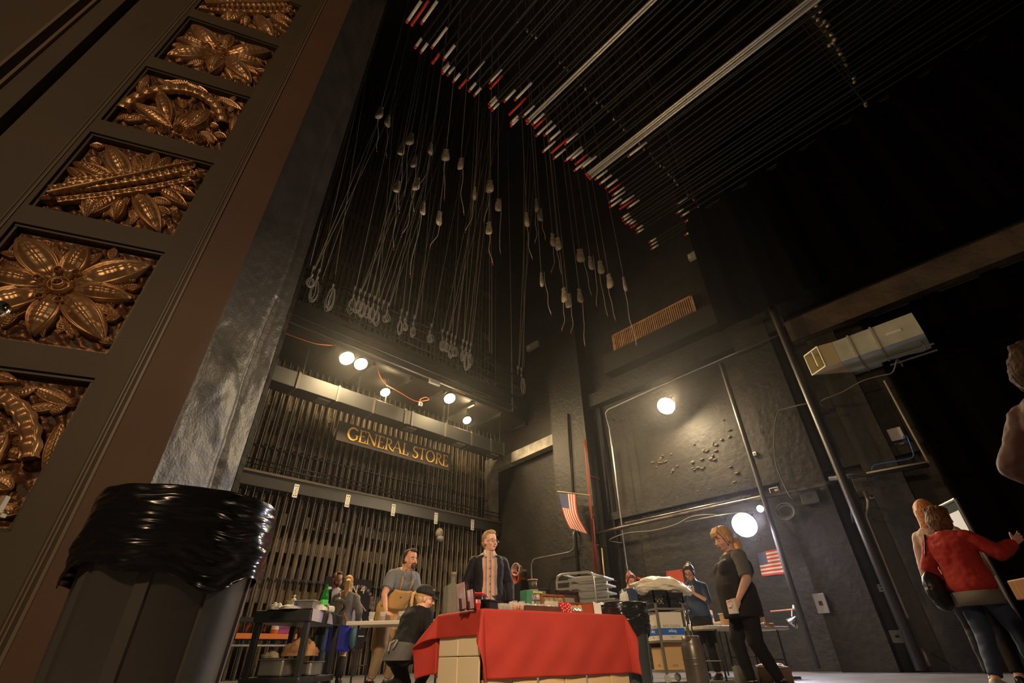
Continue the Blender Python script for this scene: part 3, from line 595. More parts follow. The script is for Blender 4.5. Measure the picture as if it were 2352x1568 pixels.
# sandbags
BAGM = mat('canvas_bag', (.55, .48, .37), .8, var=.25, scale=9, bump=.3, bscale=60, dist=.006); BAGL = mat('lit_canvas_bottom', (.62, .54, .44), .8)  # bag bottoms coloured paler to paint in light from below
bags = [(872, 258), (891, 277), (922, 342), (942, 318), (951, 370), (989, 341), (1024, 355), (1058, 375), (912, 427), (956, 421), (972, 477), (1090, 443), (1125, 427), (1144, 470), (1232, 470), (1210, 503), (1240, 492), (1123, 523), (1009, 500), (1270, 550), (1282, 559), (1333, 586), (1357, 603), (1380, 613), (1400, 644), (1435, 651), (1244, 641), (1296, 676), (1305, 690), (1332, 678)]
for i, (px, py) in enumerate(bags):
    X = -7.4 - .5*((i*13) % 5)/5
    p = on(0, px, py, X)
    if p.y > 11.3: p = on(1, px, py, 11.3-.05*(i % 5))
    dist_ = (p-CAMP).dot(_fw); h = 26/CF*dist_*1.3; w = h*.24
    fat = (i % 3 == 0)
    t = thing('sandbag', 'stubby canvas sandbag tied on a rope high in the loft' if fat else 'narrow canvas sandbag tied on a rope high in the loft', 'sandbag', p, 0, 'stubby hanging sandbags' if fat else 'narrow hanging sandbags')
    ww = w*(1.25 if fat else 1)
    prof = [(.02, h*.62), (ww*.62, h*.52), (ww*.72, h*.48), (ww*.55, h*.34), (ww*.80, h*.12), (ww*.92, -h*.15), (ww*1.0, -h*.38), (ww*.95, -h*.5)]
    M = Matrix.Rotation(rng.uniform(0, 3), 3, 'Z') @ Matrix.Diagonal((1, .6, 1))
    MB().lathe(prof, p, 14, M).build('bag_body', BAGM, t, smooth=True)
    MB().lathe([(ww*.95, -h*.5), (ww*.7, -h*.56), (.01, -h*.58)], p, 14, M).build('bag_bottom', BAGL, t, smooth=True)
    MB().lathe([(.03, h*.62), (.035, h*.68), (.012, h*.8)], p, 8).build('hook', GREYP, t)
    MB().tube([p+Vector((0, 0, h*.7)), (p.x, p.y, ZC)], .011, 5).build('rope', ROPED, t)
    n = 14; L = rng.uniform(1.0, 2.3); ph = rng.uniform(0, 6); dx = rng.uniform(-.12, .12)
    pts = [(p.x+dx+.03*math.sin(ph+k*.9)*(k/n), p.y+.04+.05*math.sin(ph*2+k*.6)*(k/n)+.2*(k/n)**2*math.sin(ph), p.z+h*.6-(L+h)*k/n) for k in range(n+1)]
    MB().tube(pts, .011, 5).build('tail_rope', COILM, t, smooth=True); MB().tube([pts[-1], (pts[-1][0], pts[-1][1]+.01, pts[-1][2]-.07)], .014, 5).build('rope_tip', TAPER, t)
# ================================================================== BACK WALL FITTINGS
def px_path(pts, y): return [on(1, a, b, y) for a, b in pts]
def pipe(lab, pts, y, r, m, smoothp=False, cat='pipe', name='pipe'):
    P = px_path(pts, y)
    if smoothp: P = [Vector((P[0].x, YB, P[0].z))]+P+[Vector((P[-1].x, YB, P[-1].z))]; return cable(name, lab, P, r, m, cat)
    mb = MB().tube(P, r, 8)
    if y < YB-.05 and name == 'pipe':
        for f in (.5,):
            k = f*(len(P)-1); i = min(int(k), len(P)-2); q = P[i].lerp(P[i+1], k-i); mb.beam(q, (q.x, YB, q.z), .016, .016)
    o = mb.build(name, m, smooth=True)
    return tag(o, lab, cat)
REDP = mat('red_brown_pipe', (.30, .06, .03), .45)
pipe('bright white conduit rising beside the broad pier, then turning along the back wall', [(1450, 1345), (1440, 1300), (1420, 1140), (1400, 983), (1393, 957), (1391, 948), (1397, 940), (1590, 853), (1790, 768)], 11.55, .022, GREYP)
pipe('long red pipe standing against the broad pier behind the flag', [(1343, 1010), (1346, 1035), (1355, 1150), (1367, 1310)], 11.3, .04, REDP)
pipe('shorter dark red pipe close beside the long red pipe', [(1362, 1190), (1366, 1250), (1376, 1335)], 11.3, .03, mat('dark_red_pipe', (.16, .02, .015), .5))
pipe('thick black drain pipe crossing the whole height of the back wall', [(1765, 690), (1786, 740), (1871, 944), (1976, 1198), (2118, 1540)], 11.35, .085, PIPE)
pipe('grey pole standing on the back wall left of the thick drain pipe', [(1656, 834), (1703, 980), (1750, 1129), (1800, 1290), (1878, 1535)], 11.45, .06, mat('grey_pole', (.06, .054, .048), .5))
pipe('black pipe running level across the back wall under the ledge', [(1370, 1226), (1426, 1211), (1560, 1182), (1700, 1152), (1893, 1111), (1905, 1108)], 11.5, .045, mat('worn_pipe', (.12, .10, .085), .35, metal=.4, var=.4, scale=6))
pipe('thin shiny conduit just above the level pipe on the back wall', [(1436, 1201), (1560, 1174), (1700, 1144)], 11.55, .018, GREYP)
pipe('black level pipe at the right end of the back wall, left of the glass case', [(1905, 1100), (1990, 1088), (2133, 1066)], 11.5, .055, PIPE)
pipe('thin pale conduit above the black level pipe near the router', [(1990, 1086), (2060, 1073), (2130, 1060)], 11.42, .018, mat('cream_conduit', (.45, .40, .3), .4))
pipe('long thin cream edge strip running up past the router', [(2031, 874), (2080, 965), (2133, 1063)], 11.45, .02, mat('cream_conduit', (.45, .40, .3), .4))
pipe('bent grey conduit curving over behind the man in the dark jacket', [(1222, 1350), (1222, 1333), (1221, 1300), (1224, 1290), (1232, 1283), (1299, 1270), (1312, 1265), (1319, 1255), (1320, 1220)], 11.3, .03, mat('bent_conduit_grey', (.22, .21, .19), .35, metal=.6), True)
pipe('grey conduit bending down the right of the back wall past the light switches', [(1985, 1128), (1994, 1150), (1994, 1162), (1989, 1182), (1993, 1195), (2040, 1310), (2085, 1420)], 11.4, .032, mat('bent_conduit_pale', (.30, .27, .22), .35, metal=.5))
pipe('short bright end of conduit low down at the right of the back wall', [(2116, 1488), (2124, 1502), (2134, 1530)], 11.4, .03, mat('bent_conduit_pale', (.30, .27, .22), .35, metal=.5))
pipe('thin dark rod on the pier directly behind the striped flag', [(1304, 950), (1312, 1100), (1318, 1215), (1328, 1330)], 11.4, .03, PIPE)
pipe('short yellow-brown rod standing right of the rack of trays', [(1382, 1258), (1389, 1330), (1393, 1375)], 11.35, .02, mat('brass_rod', (.40, .28, .10), .4, metal=.5))
pipe('slim black conduit doubled in a hairpin at the right of the thick drain pipe', [(1960, 1200), (1954, 1165), (1958, 1148), (1968, 1150), (2000, 1240), (2040, 1350)], 11.5, .02, PIPE)
CB = mat('black_cable', (.05, .045, .04), .5); CG = mat('grey_cable', (.20, .18, .15), .5)
pipe('loose grey cable looping down the back wall between pole and drain pipe', [(1862, 926), (1805, 938), (1786, 948), (1778, 1000), (1781, 1060), (1795, 1100), (1815, 1140)], 11.5, .014, CG, True, 'cable', 'cable')
pipe('black cable sagging across the right of the wall below the sheet-metal duct', [(1885, 922), (1935, 900), (1980, 875), (2020, 863), (2050, 855), (2062, 825)], 11.4, .014, CG, True, 'cable', 'cable')
pipe('drooping cable under the level pipe near the bright bluish lamp', [(1400, 1240), (1440, 1224), (1500, 1218), (1550, 1205), (1590, 1186), (1640, 1182)], 11.4, .013, CG, True, 'cable', 'cable')
pipe('thin straight wire running from the pole down to the bluish lamp', [(1573, 1198), (1640, 1185), (1735, 1171)], 11.3, .010, GREYP, False, 'cable', 'cable')
BLUE = mat('blue_cable', (.05, .20, .55), .5)
pipe('thin blue network cable curling below the white router', [(2075, 1003), (2082, 1000), (2086, 1008), (2096, 1035), (2098, 1046), (2085, 1054), (2020, 1065), (2006, 1070), (2003, 1078), (2007, 1090)], 11.5, .010, BLUE, True, 'cable', 'cable')
def wallbox(name, lab, px, py, w, h, d, m, cat, y=None, det=None, rz=0):
    yy = (YB if y is None else y); p = on(1, px, py, yy-d/2)
    t = thing(name, lab, cat, (p.x, yy, p.z-h/2))
    MB().box((p.x, yy-d/2, p.z), (w, d, h)).build('box_body', m, t, bevel=.012)
    if det: det(t, p.x, yy-d, p.z, w, h)
    return t
WPL = mat('white_plastic', (.8, .78, .75), .4)
def detp(n=1, m=INK, nm='socket'):
    def f(t, x, y, z, w, h):
        for k in range(n): MB().box((x, y-.004, z+(k-(n-1)/2)*h*.45), (w*.28, .012, h*.22)).build(nm, m, t)
    return f
wallbox('wifi_router', 'white rounded wireless router on the back wall', 2058, 997, .24, .26, .05, WPL, 'router', det=detp(1, mat('pale_badge', (.72, .7, .68), .5), 'badge'))
wallbox('network_box', 'small dark blue box with a white label below the router', 2072, 1020, .28, .13, .06, mat('navy_box', (.03, .05, .14), .4), 'electrical box', det=detp(1, WPL, 'label_plate'))
wallbox('junction_box', 'black square cable box on the level pipe right of the drain pipe', 1990, 1112, .42, .46, .12, mat('dark_box', (.06, .055, .045), .45), 'electrical box', det=detp(1, PIPE, 'latch'))
wallbox('junction_box', 'black cable box beside the coiled cable on the pier', 1860, 1140, .34, .30, .12, mat('dark_box', (.06, .055, .045), .45), 'electrical box', y=11.68, det=detp(1, PIPE, 'latch'))
wallbox('outlet_box', 'small metal outlet under the square cable box', 2002, 1137, .12, .14, .05, mat('metal_plate', (.55, .55, .55), .3, metal=.6), 'outlet box', det=detp(2))
wallbox('outlet_box', 'metal box with cut-outs on the pier right of the small flag', 1886, 1385, .22, .34, .06, mat('metal_plate', (.55, .55, .55), .3, metal=.6), 'outlet box', y=11.68, det=detp(1))
wallbox('outlet_box', 'double outlet at chest height right of the pier', 2026, 1349, .14, .13, .04, mat('metal_plate', (.55, .55, .55), .3, metal=.6), 'outlet box', det=detp(2))
wallbox('outlet_box', 'larger grey outlet low on the wall, right of the plain white plate', 2062, 1461, .22, .2, .05, mat('grey_plate', (.35, .34, .32), .4), 'outlet box', det=detp(1))
wallbox('outlet_box', 'plain square white plate low on the wall', 2034, 1478, .15, .15, .02, WPL, 'outlet box', det=detp(1, mat('grey_badge', (.5, .5, .5), .5), 'screw'))
wallbox('outlet_box', 'tiny white box on the wall right of the grey pole', 1733, 1042, .10, .10, .04, WPL, 'outlet box', det=detp(1))
def exitdet(t, x, y, z, w, h):
    MB().box((x, y-.004, z), (w*.8, .01, h*.7)).build('dark_panel', INK, t); MB().box((x+.05, y-.012, z), (w*.35, .01, h*.3)).build('white_mark', WPL, t)
wallbox('wall_plate', 'small white-framed black plate on the level pipe left of the pier', 1779, 1127, .2, .15, .05, WPL, 'plate', y=11.62, det=exitdet)
t = thing('bulb_fitting', 'small white round bulb at the end of the wire above the bluish lamp', 'bulb', on(1, 1746, 1168, 11.4)); p = on(1, 1746, 1168, 11.4)
MB().ell(p, (.075, .075, .075)).build('globe', mat('lit_globe', (.9, .9, .9), .4, emit=((1, .97, .95), 2.5)), t, smooth=True); MB().tube([p, (p.x, 11.95, p.z+.1)], .025, 8).build('socket_arm', PIPE, t)
m = MB()
for k in range(5):
    c = on(1, 1808, 1175, 11.62); R_ = .13+.015*k
    m.tube([(c.x+R_*math.cos(a)+.02*math.sin(k*3), 11.6-.02*k, c.z+R_*math.sin(a)*.9+.02*math.cos(k*2)) for a in [2*PI*j/20 for j in range(21)]], .011, 5, cap=False)
tag(m.build('cable_coil', CG, smooth=True), 'coiled cable hung on the pier right of the bluish lamp', 'cable coil')
# chips and scars in the paint of the back wall: lumps of plaster
CH = mat('bare_plaster', (.085, .066, .048), .8, bump=.8, bscale=30, dist=.01)
m = MB(); r2 = np.random.RandomState(3)
for px, py, n, s in ((1530, 1065, 16, .055), (1635, 1032, 10, .06), (1600, 1070, 8, .05), (1685, 1092, 4, .06), (1740, 873, 8, .06), (1620, 1130, 6, .03), (1560, 1140, 8, .03), (1660, 980, 5, .05), (1760, 920, 4, .08)):
    for k in range(n):
        c = on(1, px+r2.normal()*14, py+r2.normal()*12, YB-.01); m.ell(c, (s*r2.uniform(.4, 1.3), .018, s*r2.uniform(.3, .9)), 8, 5)
for k in range(70):
    u = k/69; c = on(1, 1480+u*240, 1190-u*48+r2.normal()*1.5-4, YB-.02); m.ell(c, (.05*r2.uniform(.6, 1.5), .03, .035*r2.uniform(.5, 1.3)), 7, 5)
struct('trim_19', m, CH, smooth=True)
# wooden slatted grille on the upper wall
GW = mat('oiled_wood', (.50, .27, .12), .5, var=.25, scale=5)
t = thing('wooden_grille', 'long wooden slatted radiator grille on the upper back wall', 'grille', (-5.55, 11.8, 8.75))
x0, x1, z0, z1, yy = -7.05, -4.05, 8.76, 9.46, 11.82
fr = MB().mm((x0, yy-.05, z0), (x1, yy, z0+.06)).mm((x0, yy-.05, z1-.05), (x1, yy, z1)).mm((x0, yy-.05, z0), (x0+.06, yy, z1)).mm((x1-.06, yy-.05, z0), (x1, yy, z1)).build('frame', GW, t)
for k in range(42): x = x0+.09+k*(x1-x0-.18)/41; MB().box((x, yy-.04, (z0+z1)/2), (.035, .03, z1-z0-.1)).build('slat', GW, t)
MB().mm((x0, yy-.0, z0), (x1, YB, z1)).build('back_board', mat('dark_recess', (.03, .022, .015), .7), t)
# light fitting high up on the wall and white emergency lamp box
def lampbox(lab, px, py, w, h, y=11.7):
    p = on(1, px, py, y); t = thing('light_fitting', lab, 'light fitting', p)
    MB().box(p, (w, .12, h), M=Matrix.Rotation(0, 3, 'Y')).build('housing', mat('dull_fitting', (.35, .34, .30), .5), t)
    MB().box(p+Vector((-w*.3, -.065, 0)), (w*.25, .02, h*.55)).build('socket', mat('pale_face', (.6, .58, .52), .5), t)
    MB().tube([p+Vector((0, .06, 0)), (p.x, YB, p.z)], .03, 6).build('bracket', PIPE, t); return t
lampbox('pale grey light fitting hanging in the dark corner above the gallery end', 1224, 795, .62, .26)
lampbox('small pale flood fitting high on the back wall above the wooden grille', 1592, 588, .30, .24)
# ------------------------------------------------------------------ sheet-metal duct at the right
GALV = mat('galvanised_sheet', (.50, .52, .44), .5, metal=.0, var=.12, scale=3); CREAMD = mat('cream_duct_end', (.62, .52, .30), .5)
t = thing('supply_duct', 'pale sheet-metal duct with an open mouth, hung right of the drain pipe', 'duct', (-.6, 11.3, 5.7))
yd = 11.1; P_ = lambda x, y: on(1, x, y, yd)
a, b, c, d = P_(1912, 792), P_(2090, 712), P_(2120, 760), P_(1934, 835)
zt, zb = (a.z+b.z)/2, (c.z+d.z)/2; xl, xr = (a.x+d.x)/2, (b.x+c.x)/2
MB().mm((xl, yd, zb), (xr, YB-.02, zt)).build('duct_body', GALV, t)
for px in (1950, 2012): x = P_(px, 780).x; MB().mm((x-.02, yd-.02, zb-.02), (x+.02, YB-.02, zt+.02)).build('seam_band', mat('bright_seam', (.55, .5, .42), .4, metal=.4), t)
# mitred open mouth turned towards the stage
mA, mB, mC, mD = (xl, yd), (xl-.28, yd-.06), (xl-.62, yd+.16), (xl, yd+.62)
MB().add([(*q, z) for q in (mA, mB, mC, mD) for z in (zb, zt)], [(0, 2, 3, 1), (1, 3, 5, 7), (0, 6, 4, 2), (6, 7, 5, 4)]).build('mouth', CREAMD, t, thick=.012)
m = MB()
mM = ((mB[0]+mC[0])/2+.02, (mB[1]+mC[1])/2)
for q0, q1 in (((*mB, zb), (*mB, zt)), ((*mB, zt), (*mC, zt)), ((*mC, zt), (*mC, zb)), ((*mC, zb), (*mB, zb)), ((*mM, zb+.1), (*mM, zt))): m.tube([q0, q1], .016, 6)
m.build('mouth_rim', mat('cream_rim', (.7, .66, .5), .5), t)
MB().box((P_(2052, 763).x, yd-.006, P_(2052, 763).z), (.26, .012, .05)).build('label_plate', WPL, t)
m = MB()
for z, y in ((zb-.18, yd+.2), (zb-.22, yd+.45)): m.tube([(xr-.75, y, z), (xr+.05, y, z)], .02, 6)
m.tube([(xr-.1, yd+.3, zb), (xr-.1, yd+.3, zb-.2)], .015, 6); m.build('support_bar', mat('dull_bar', (.2, .2, .18), .4, metal=.5), t)
# black drapes: upper border and right-hand void
def drape(x0, x1, y, z0, z1, wv, amp, ph=0):
    return MB().grid(lambda u, v: (x0+(x1-x0)*u, y+amp*math.sin((x0+(x1-x0)*u)*wv+ph)+amp*.5*math.sin((x0+(x1-x0)*u)*wv*2.3), z0+(z1-z0)*v), int(abs(x1-x0)*14), 4)
DR = mat('black_velour', (.004, .003, .003), 1.0, spec=.0)
t = thing('stage_drape', 'black drape hanging over the right part of the upper back wall', 'drape', (4, 11.2, 7.4)); drape(-3.4, 12.5, 11.1, 7.45, 14, 7, .06).build('cloth', DR, t, smooth=True, thick=.01)
MB().tube([(-3.5, 11.1, 14), (12.6, 11.1, 14)], .03, 8).build('hanging_pipe', BATM, t)
for x in (-3.0, 2, 7, 12): MB().tube([(x, 11.1, 14), (x, 11.1, ZC)], .006, 5).build('cable', ROPED, t)
t = thing('stage_drape', 'black drape closing the right side behind the woman in the red jumper', 'drape', (6, 11.86, 0)); drape(-.60, 12.8, 11.86, .02, 6.6, 6, .05, 1).build('cloth', DR, t, smooth=True, thick=.01)
MB().tube([(-.62, 11.86, 6.6), (12.9, 11.86, 6.6)], .03, 8).build('hanging_pipe', BATM, t)
# ------------------------------------------------------------------ flags
FR = mat('flag_red', (.72, .06, .05), .7); FW = mat('flag_white', (.82, .80, .76), .7); FB = mat('flag_blue', (.05, .07, .22), .7)
def flag(lab, fn, vertical, pole=None):
    """fn(s, t): s across the hoist-to-fly length 0..1, t from first stripe to last 0..1"""
    t = thing('flag', lab, 'flag', fn(.5, 1.))
    def strip(s0, s1, t0, t1, nu, nv, off): return MB().grid(lambda u, v: Vector(fn(s0+(s1-s0)*u, t0+(t1-t0)*v))+Vector((0, off, 0)), nu, nv)
    MB_r = MB(); MB_w = MB()
    for k in range(13):
        g = strip(0. if k > 6 else .4, 1., k/13, (k+1)/13, 14, 1, 0); (MB_r if k % 2 == 0 else MB_w).add(g.v, g.f)
    MB_r.build('red_stripe', FR, t, smooth=True); MB_w.build('white_stripe', FW, t, smooth=True)
    strip(0, .4, 0, 7/13, 8, 4, 0).build('canton', FB, t, smooth=True); st = MB()
    for r in range(9):
        for c in range(6 if r % 2 == 0 else 5):
            s = (.4/12)*(1+2*c+(r % 2)); tt = (7/13)/10*(r+1); R0 = .010; pts = []
            for j in range(10):
                rr = R0 if j % 2 == 0 else R0*.42; an = PI/2+j*PI/5; pts.append(Vector(fn(s+rr*math.cos(an), tt-rr*1.6*math.sin(an)))+Vector((0, -.006, 0)))
            ctr = Vector(fn(s, tt))+Vector((0, -.006, 0)); n = len(st.v); st.v += [tuple(ctr)]+[tuple(q) for q in pts]; st.f += [(n, n+1+j, n+1+(j+1) % 10) for j in range(10)]
    st.build('stars', FW, t)
    if pole: MB().tube(pole, .016, 8).build('pole', mat('gilt_pole', (.6, .45, .2), .4), t, smooth=True)
yf = 10.9
A, B, C_, D = [on(1, x, y, yf) for x, y in ((1284, 1132), (1322, 1135), (1312, 1213), (1347, 1225))]
def f1(s, t):                 # hangs: canton top left, stripes run downwards, curling to the right
    top = A.lerp(B, 1-t); bot = C_.lerp(D, 1-t); top = A.lerp(B, t) if True else top
    bot = C_.lerp(D, t); p = top.lerp(bot, s); p = p.copy(); p.y += .05*math.sin(s*5+t*3)*s; p.x -= .16*math.sin(PI*s)*.6
    return p
flag('striped flag with stars hanging from a short gilt pole on the red pipe', f1, True, [on(1, 1280, 1128, yf), on(1, 1354, 1137, 11.25)])
yf2 = 11.985
A2, B2, C2, D2 = [on(1, x, y, yf2) for x, y in ((1739, 1270), (1787, 1259), (1750, 1323), (1803, 1317))]
def f2(s, t): p = A2.lerp(B2, s).lerp(C2.lerp(D2, s), t).copy(); p.y += .008*math.sin(s*9); return p
flag('small striped flag with stars pinned flat right of the woman in black', f2, False)
# red poster
p0, p1 = on(1, 1530, 1312, 12), on(1, 1577, 1358, 12)
t = thing('poster', 'plain red poster on the back wall behind the woman with glasses', 'poster', ((p0.x+p1.x)/2, 11.9, p1.z)); MB().mm((p0.x, 11.98, p1.z), (p1.x, 12.0, p0.z)).build('sheet', mat('poster_red', (.50, .06, .025), .6), t)
rr = np.random.RandomState(4); m = MB()
for sx in (p0.x+.03, p1.x-.03): m.ell((sx, 11.975, p0.z-.03), (.012, .006, .012), 8, 5)
m.build('pins', DKM, t)
# hand rail, clip lamp and reels
tag(MB().tube([on(1, 1464, 1327, 11.98), on(1, 1502, 1341, 11.6)], .03, 8).build('red_bar', FR, smooth=True), 'red bar slanting behind the red-haired woman', 'bar')
t = thing('wall_hook_rail', 'thin reddish rail on the back wall above the right-hand white table', 'rail', on(1, 1800, 1400, 11.6)); MB().tube([on(1, 1770, 1404, 11.6), on(1, 1836, 1398, 11.6)], .018, 6).build('rail', mat('copper_rail', (.45, .2, .1), .4), t)
MB().tube([on(1, 1826, 1398, 11.6), on(1, 1826, 1390, 11.6)], .05, 8).build('knob', WPL, t)
p = on(1, 1822, 1426, 11.5); t = thing('clip_lamp', 'silver clip lamp dangling from the thin rail at the end of the white table', 'lamp', p)
MB().lathe([(.02, .10), (.04, .06), (.09, -.02), (.12, -.06), (.115, -.06)], p, 16, Matrix.Rotation(.8, 3, 'Y'), cap=False).build('shade', mat('silver_shade', (.75, .75, .75), .2, metal=.9), t, smooth=True)
MB().tube([p+Vector((0, 0, .08)), on(1, 1819, 1400, 11.6)], .010, 6).build('cord', COILM, t); MB().ell(p+Vector((.03, 0, -.08)), (.035, .035, .05)).build('bulb', WPL, t, smooth=True)
for px, py, mm_, lab in ((1192, 1308, (.75, .55, .5), 'pale and pink cable reel on the wall behind the man in the dark jacket'), (1190, 1327, (.65, .12, .03), 'orange cable coil below the pale reel behind the man in the dark jacket')):
    p = on(1, px, py, 11.7); m = MB()
    for k in range(6): m.tube([(p.x+(.12+.012*k)*math.cos(a), 11.7-.03*k, p.z+(.13+.01*k)*math.sin(a)) for a in [2*PI*j/16 for j in range(17)]], .02, 6, cap=False)
    m.box((p.x, 11.85, p.z), (.06, .3, .06)); tag(m.build('cable_reel', mat('reel%d' % px, mm_, .5), smooth=False), lab, 'cable reel')
# ================================================================== POSTER BOARD BY THE LEFT WALL
XP = -12.3; pc = [on(0, x, y, XP) for x, y in ((742, 1322), (852, 1332), (738, 1432), (846, 1438))]
y0, y1, z1 = (pc[0].y+pc[2].y)/2, (pc[1].y+pc[3].y)/2, (pc[0].z+pc[1].z)/2; z0 = .55
t = thing('poster_board', 'black show poster board with a dancer in a ring, standing before the counterweight wall', 'poster', (XP, (y0+y1)/2, 0))
MB().mm((XP-.03, y0, z0), (XP, y1, z1)).build('board', mat('poster_black', (.020, .016, .020), .75, spec=.2), t); wd = y1-y0; hh = z1-z0
for s in (.12, .88): MB().mm((XP-.06, y0+wd*s-.03, 0), (XP-.03, y0+wd*s+.03, z1-.1)).build('leg', DKM, t)
MB().mm((XP, y0+wd*.03, z1-hh*.52), (XP+.004, y0+wd*.26, z1-.22)).build('notice_sheet', mat('notice_white', (.6, .6, .52), .6), t)
Mx = lambda y, z: frame_M((XP+.006, y, z), (0, 1, 0), (0, 0, 1))
text_mesh('lettering', 'N 4', .26, mat('poster_gold', (.75, .6, .35), .5), t, Mx(y0+wd*.70, z1-.24), .002)
cy_, cz_ = y0+wd*.74, z1-hh*.42; m = MB()
for k in range(26): a = 2*PI*k/26; m.ell((XP+.004, cy_+.42*math.cos(a), cz_+.46*math.sin(a)), (.004, .045, .045), 8, 4)
m.build('ring_art', mat('ring_mauve', (.14, .09, .12), .6), t)
m = MB().ell((XP+.006, cy_, cz_+.02), (.004, .07, .13)); 
m.add([(XP+.006, cy_-.06, cz_-.02), (XP+.006, cy_+.06, cz_-.02), (XP+.006, cy_+.26, cz_-.42), (XP+.006, cy_-.26, cz_-.42)], [(0, 1, 2, 3)]); m.build('dancer_dress', mat('dress_lilac', (.35, .32, .42), .6), t)
MB().ell((XP+.008, cy_, cz_+.2), (.004, .05, .07)).tube([(XP+.008, cy_-.05, cz_+.1), (XP+.008, cy_-.2, cz_-.02)], .018, 5).tube([(XP+.008, cy_+.05, cz_+.1), (XP+.008, cy_+.24, cz_-.08)], .018, 5).build('dancer_figure', mat('figure_skin', (.65, .30, .18), .6), t)
MB().mm((XP, cy_-.3, cz_-.62), (XP+.004, cy_+.3, cz_-.60)).build('caption_line', mat('notice_white', (.6, .6, .52), .6), t)
# orange bench with jar, purple basket and brush
a, b = on(0, 538, 1461, -12.7), on(0, 678, 1463, -12.7)
t = thing('orange_shelf', 'bright orange shelf board along the lock rail', 'shelf', (-12.75, (a.y+b.y)/2, .72)); MB().mm((-12.88, a.y, .74), (-12.6, b.y, .84)).build('board', mat('orange_paint', (.80, .22, .03), .5), t)
for y in (a.y+.2, b.y-.2): MB().mm((-12.8, y-.02, 0), (-12.74, y+.02, .74)).build('leg', DKM, t)
p = on(0, 630, 1456, -12.74); t = thing('snack_jar', 'plastic jar with a red lid and orange contents on the orange shelf', 'jar', (p.x, p.y, .84))
MB().lathe([(.07, .84), (.09, .87), (.09, 1.06), (.07, 1.1), (.07, 1.12)], (p.x, p.y, 0), 16).build('jar_body', mat('orange_contents', (.7, .25, .06), .3), t, smooth=True)
MB().lathe([(.08, 1.115), (.08, 1.16), (.01, 1.16)], (p.x, p.y, 0), 16).build('lid', REDM, t); MB().lathe([(.0915, .92), (.0915, 1.0)], (p.x, p.y, 0), 16, cap=False).build('label_band', WPL, t)
p = on(0, 647, 1456, -12.74); t = thing('purple_basket', 'purple woven basket beside the jar on the orange shelf', 'basket', (p.x, p.y, .84))
MB().box((p.x, p.y, .91), (.16, .26, .14)).build('basket_body', mat('purple_wicker', (.35, .05, .25), .6, var=.5, scale=60), t, bevel=.02); MB().mm((p.x-.09, p.y-.14, .97), (p.x+.09, p.y+.14, .99)).build('rim', mat('purple_rim', (.5, .12, .38), .5), t)
# grey cap hung in front of the hand lines
p = on(0, 1008, 1226, -13.02); CAPG = mat('grey_cap', (.42, .38, .33), .7)
t = thing('baseball_cap', 'grey baseball cap hung on the hand lines above the bottle', 'cap', p); MB().ell(p+Vector((.0, 0, .04)), (.12, .135, .16), 16, 10).build('crown', CAPG, t, smooth=True)
MB().ell(p+Vector((.06, .03, -.15)), (.10, .12, .10), 16, 8).build('brim', mat('cap_brim', (.33, .29, .25), .7), t, smooth=True); MB().ell(p+Vector((.12, 0, .05)), (.012, .03, .025), 8, 6).build('badge', FR, t)
# ================================================================== TABLES AND CARTS
def rect_table(name, lab, O, U_, V_, lu, lv, h, top_t, mtop, mleg, cat='table', legs=True):
    """O corner at floor level, U_ and V_ unit directions of the sides"""
    t = thing(name, lab, cat, (O[0], O[1], 0)); O = Vector((O[0], O[1], 0)); U_ = Vector((*U_, 0)).normalized(); V_ = Vector((*V_, 0)).normalized()
    poly = [O, O+U_*lu, O+U_*lu+V_*lv, O+V_*lv]
    m = MB(); vs = [q+Vector((0, 0, z)) for z in (h-top_t, h) for q in poly]; m.add(vs, [(0, 1, 2, 3), (7, 6, 5, 4), (4, 5, 1, 0), (5, 6, 2, 1), (6, 7, 3, 2), (7, 4, 0, 3)]); m.build('tabletop', mtop, t, bevel=.008)
    if legs:
        for s in (.12, .88):
            a = O+U_*(lu*s)+V_*(lv*.12); b = O+U_*(lu*s)+V_*(lv*.88)
            MB().tube([a+Vector((0, 0, h-top_t)), a], .014, 6).build('leg', mleg, t); MB().tube([b+Vector((0, 0, h-top_t)), b], .014, 6).build('leg', mleg, t)
            MB().tube([a+Vector((0, 0, h*.35)), b+Vector((0, 0, h*.35))], .010, 6).build('cross_bar', mleg, t)
    return t
TWH = mat('white_table_plastic', (.62, .56, .46), .5, bump=.1, bscale=80, dist=.002)
wtO = onv = on(2, 795, 1427, .74)
rect_table('folding_table', 'white folding table that the man in the apron leans on', (wtO.x, wtO.y), (.78, .63), (-.63, .78), 1.25, .62, .74, .045, TWH, DKM)
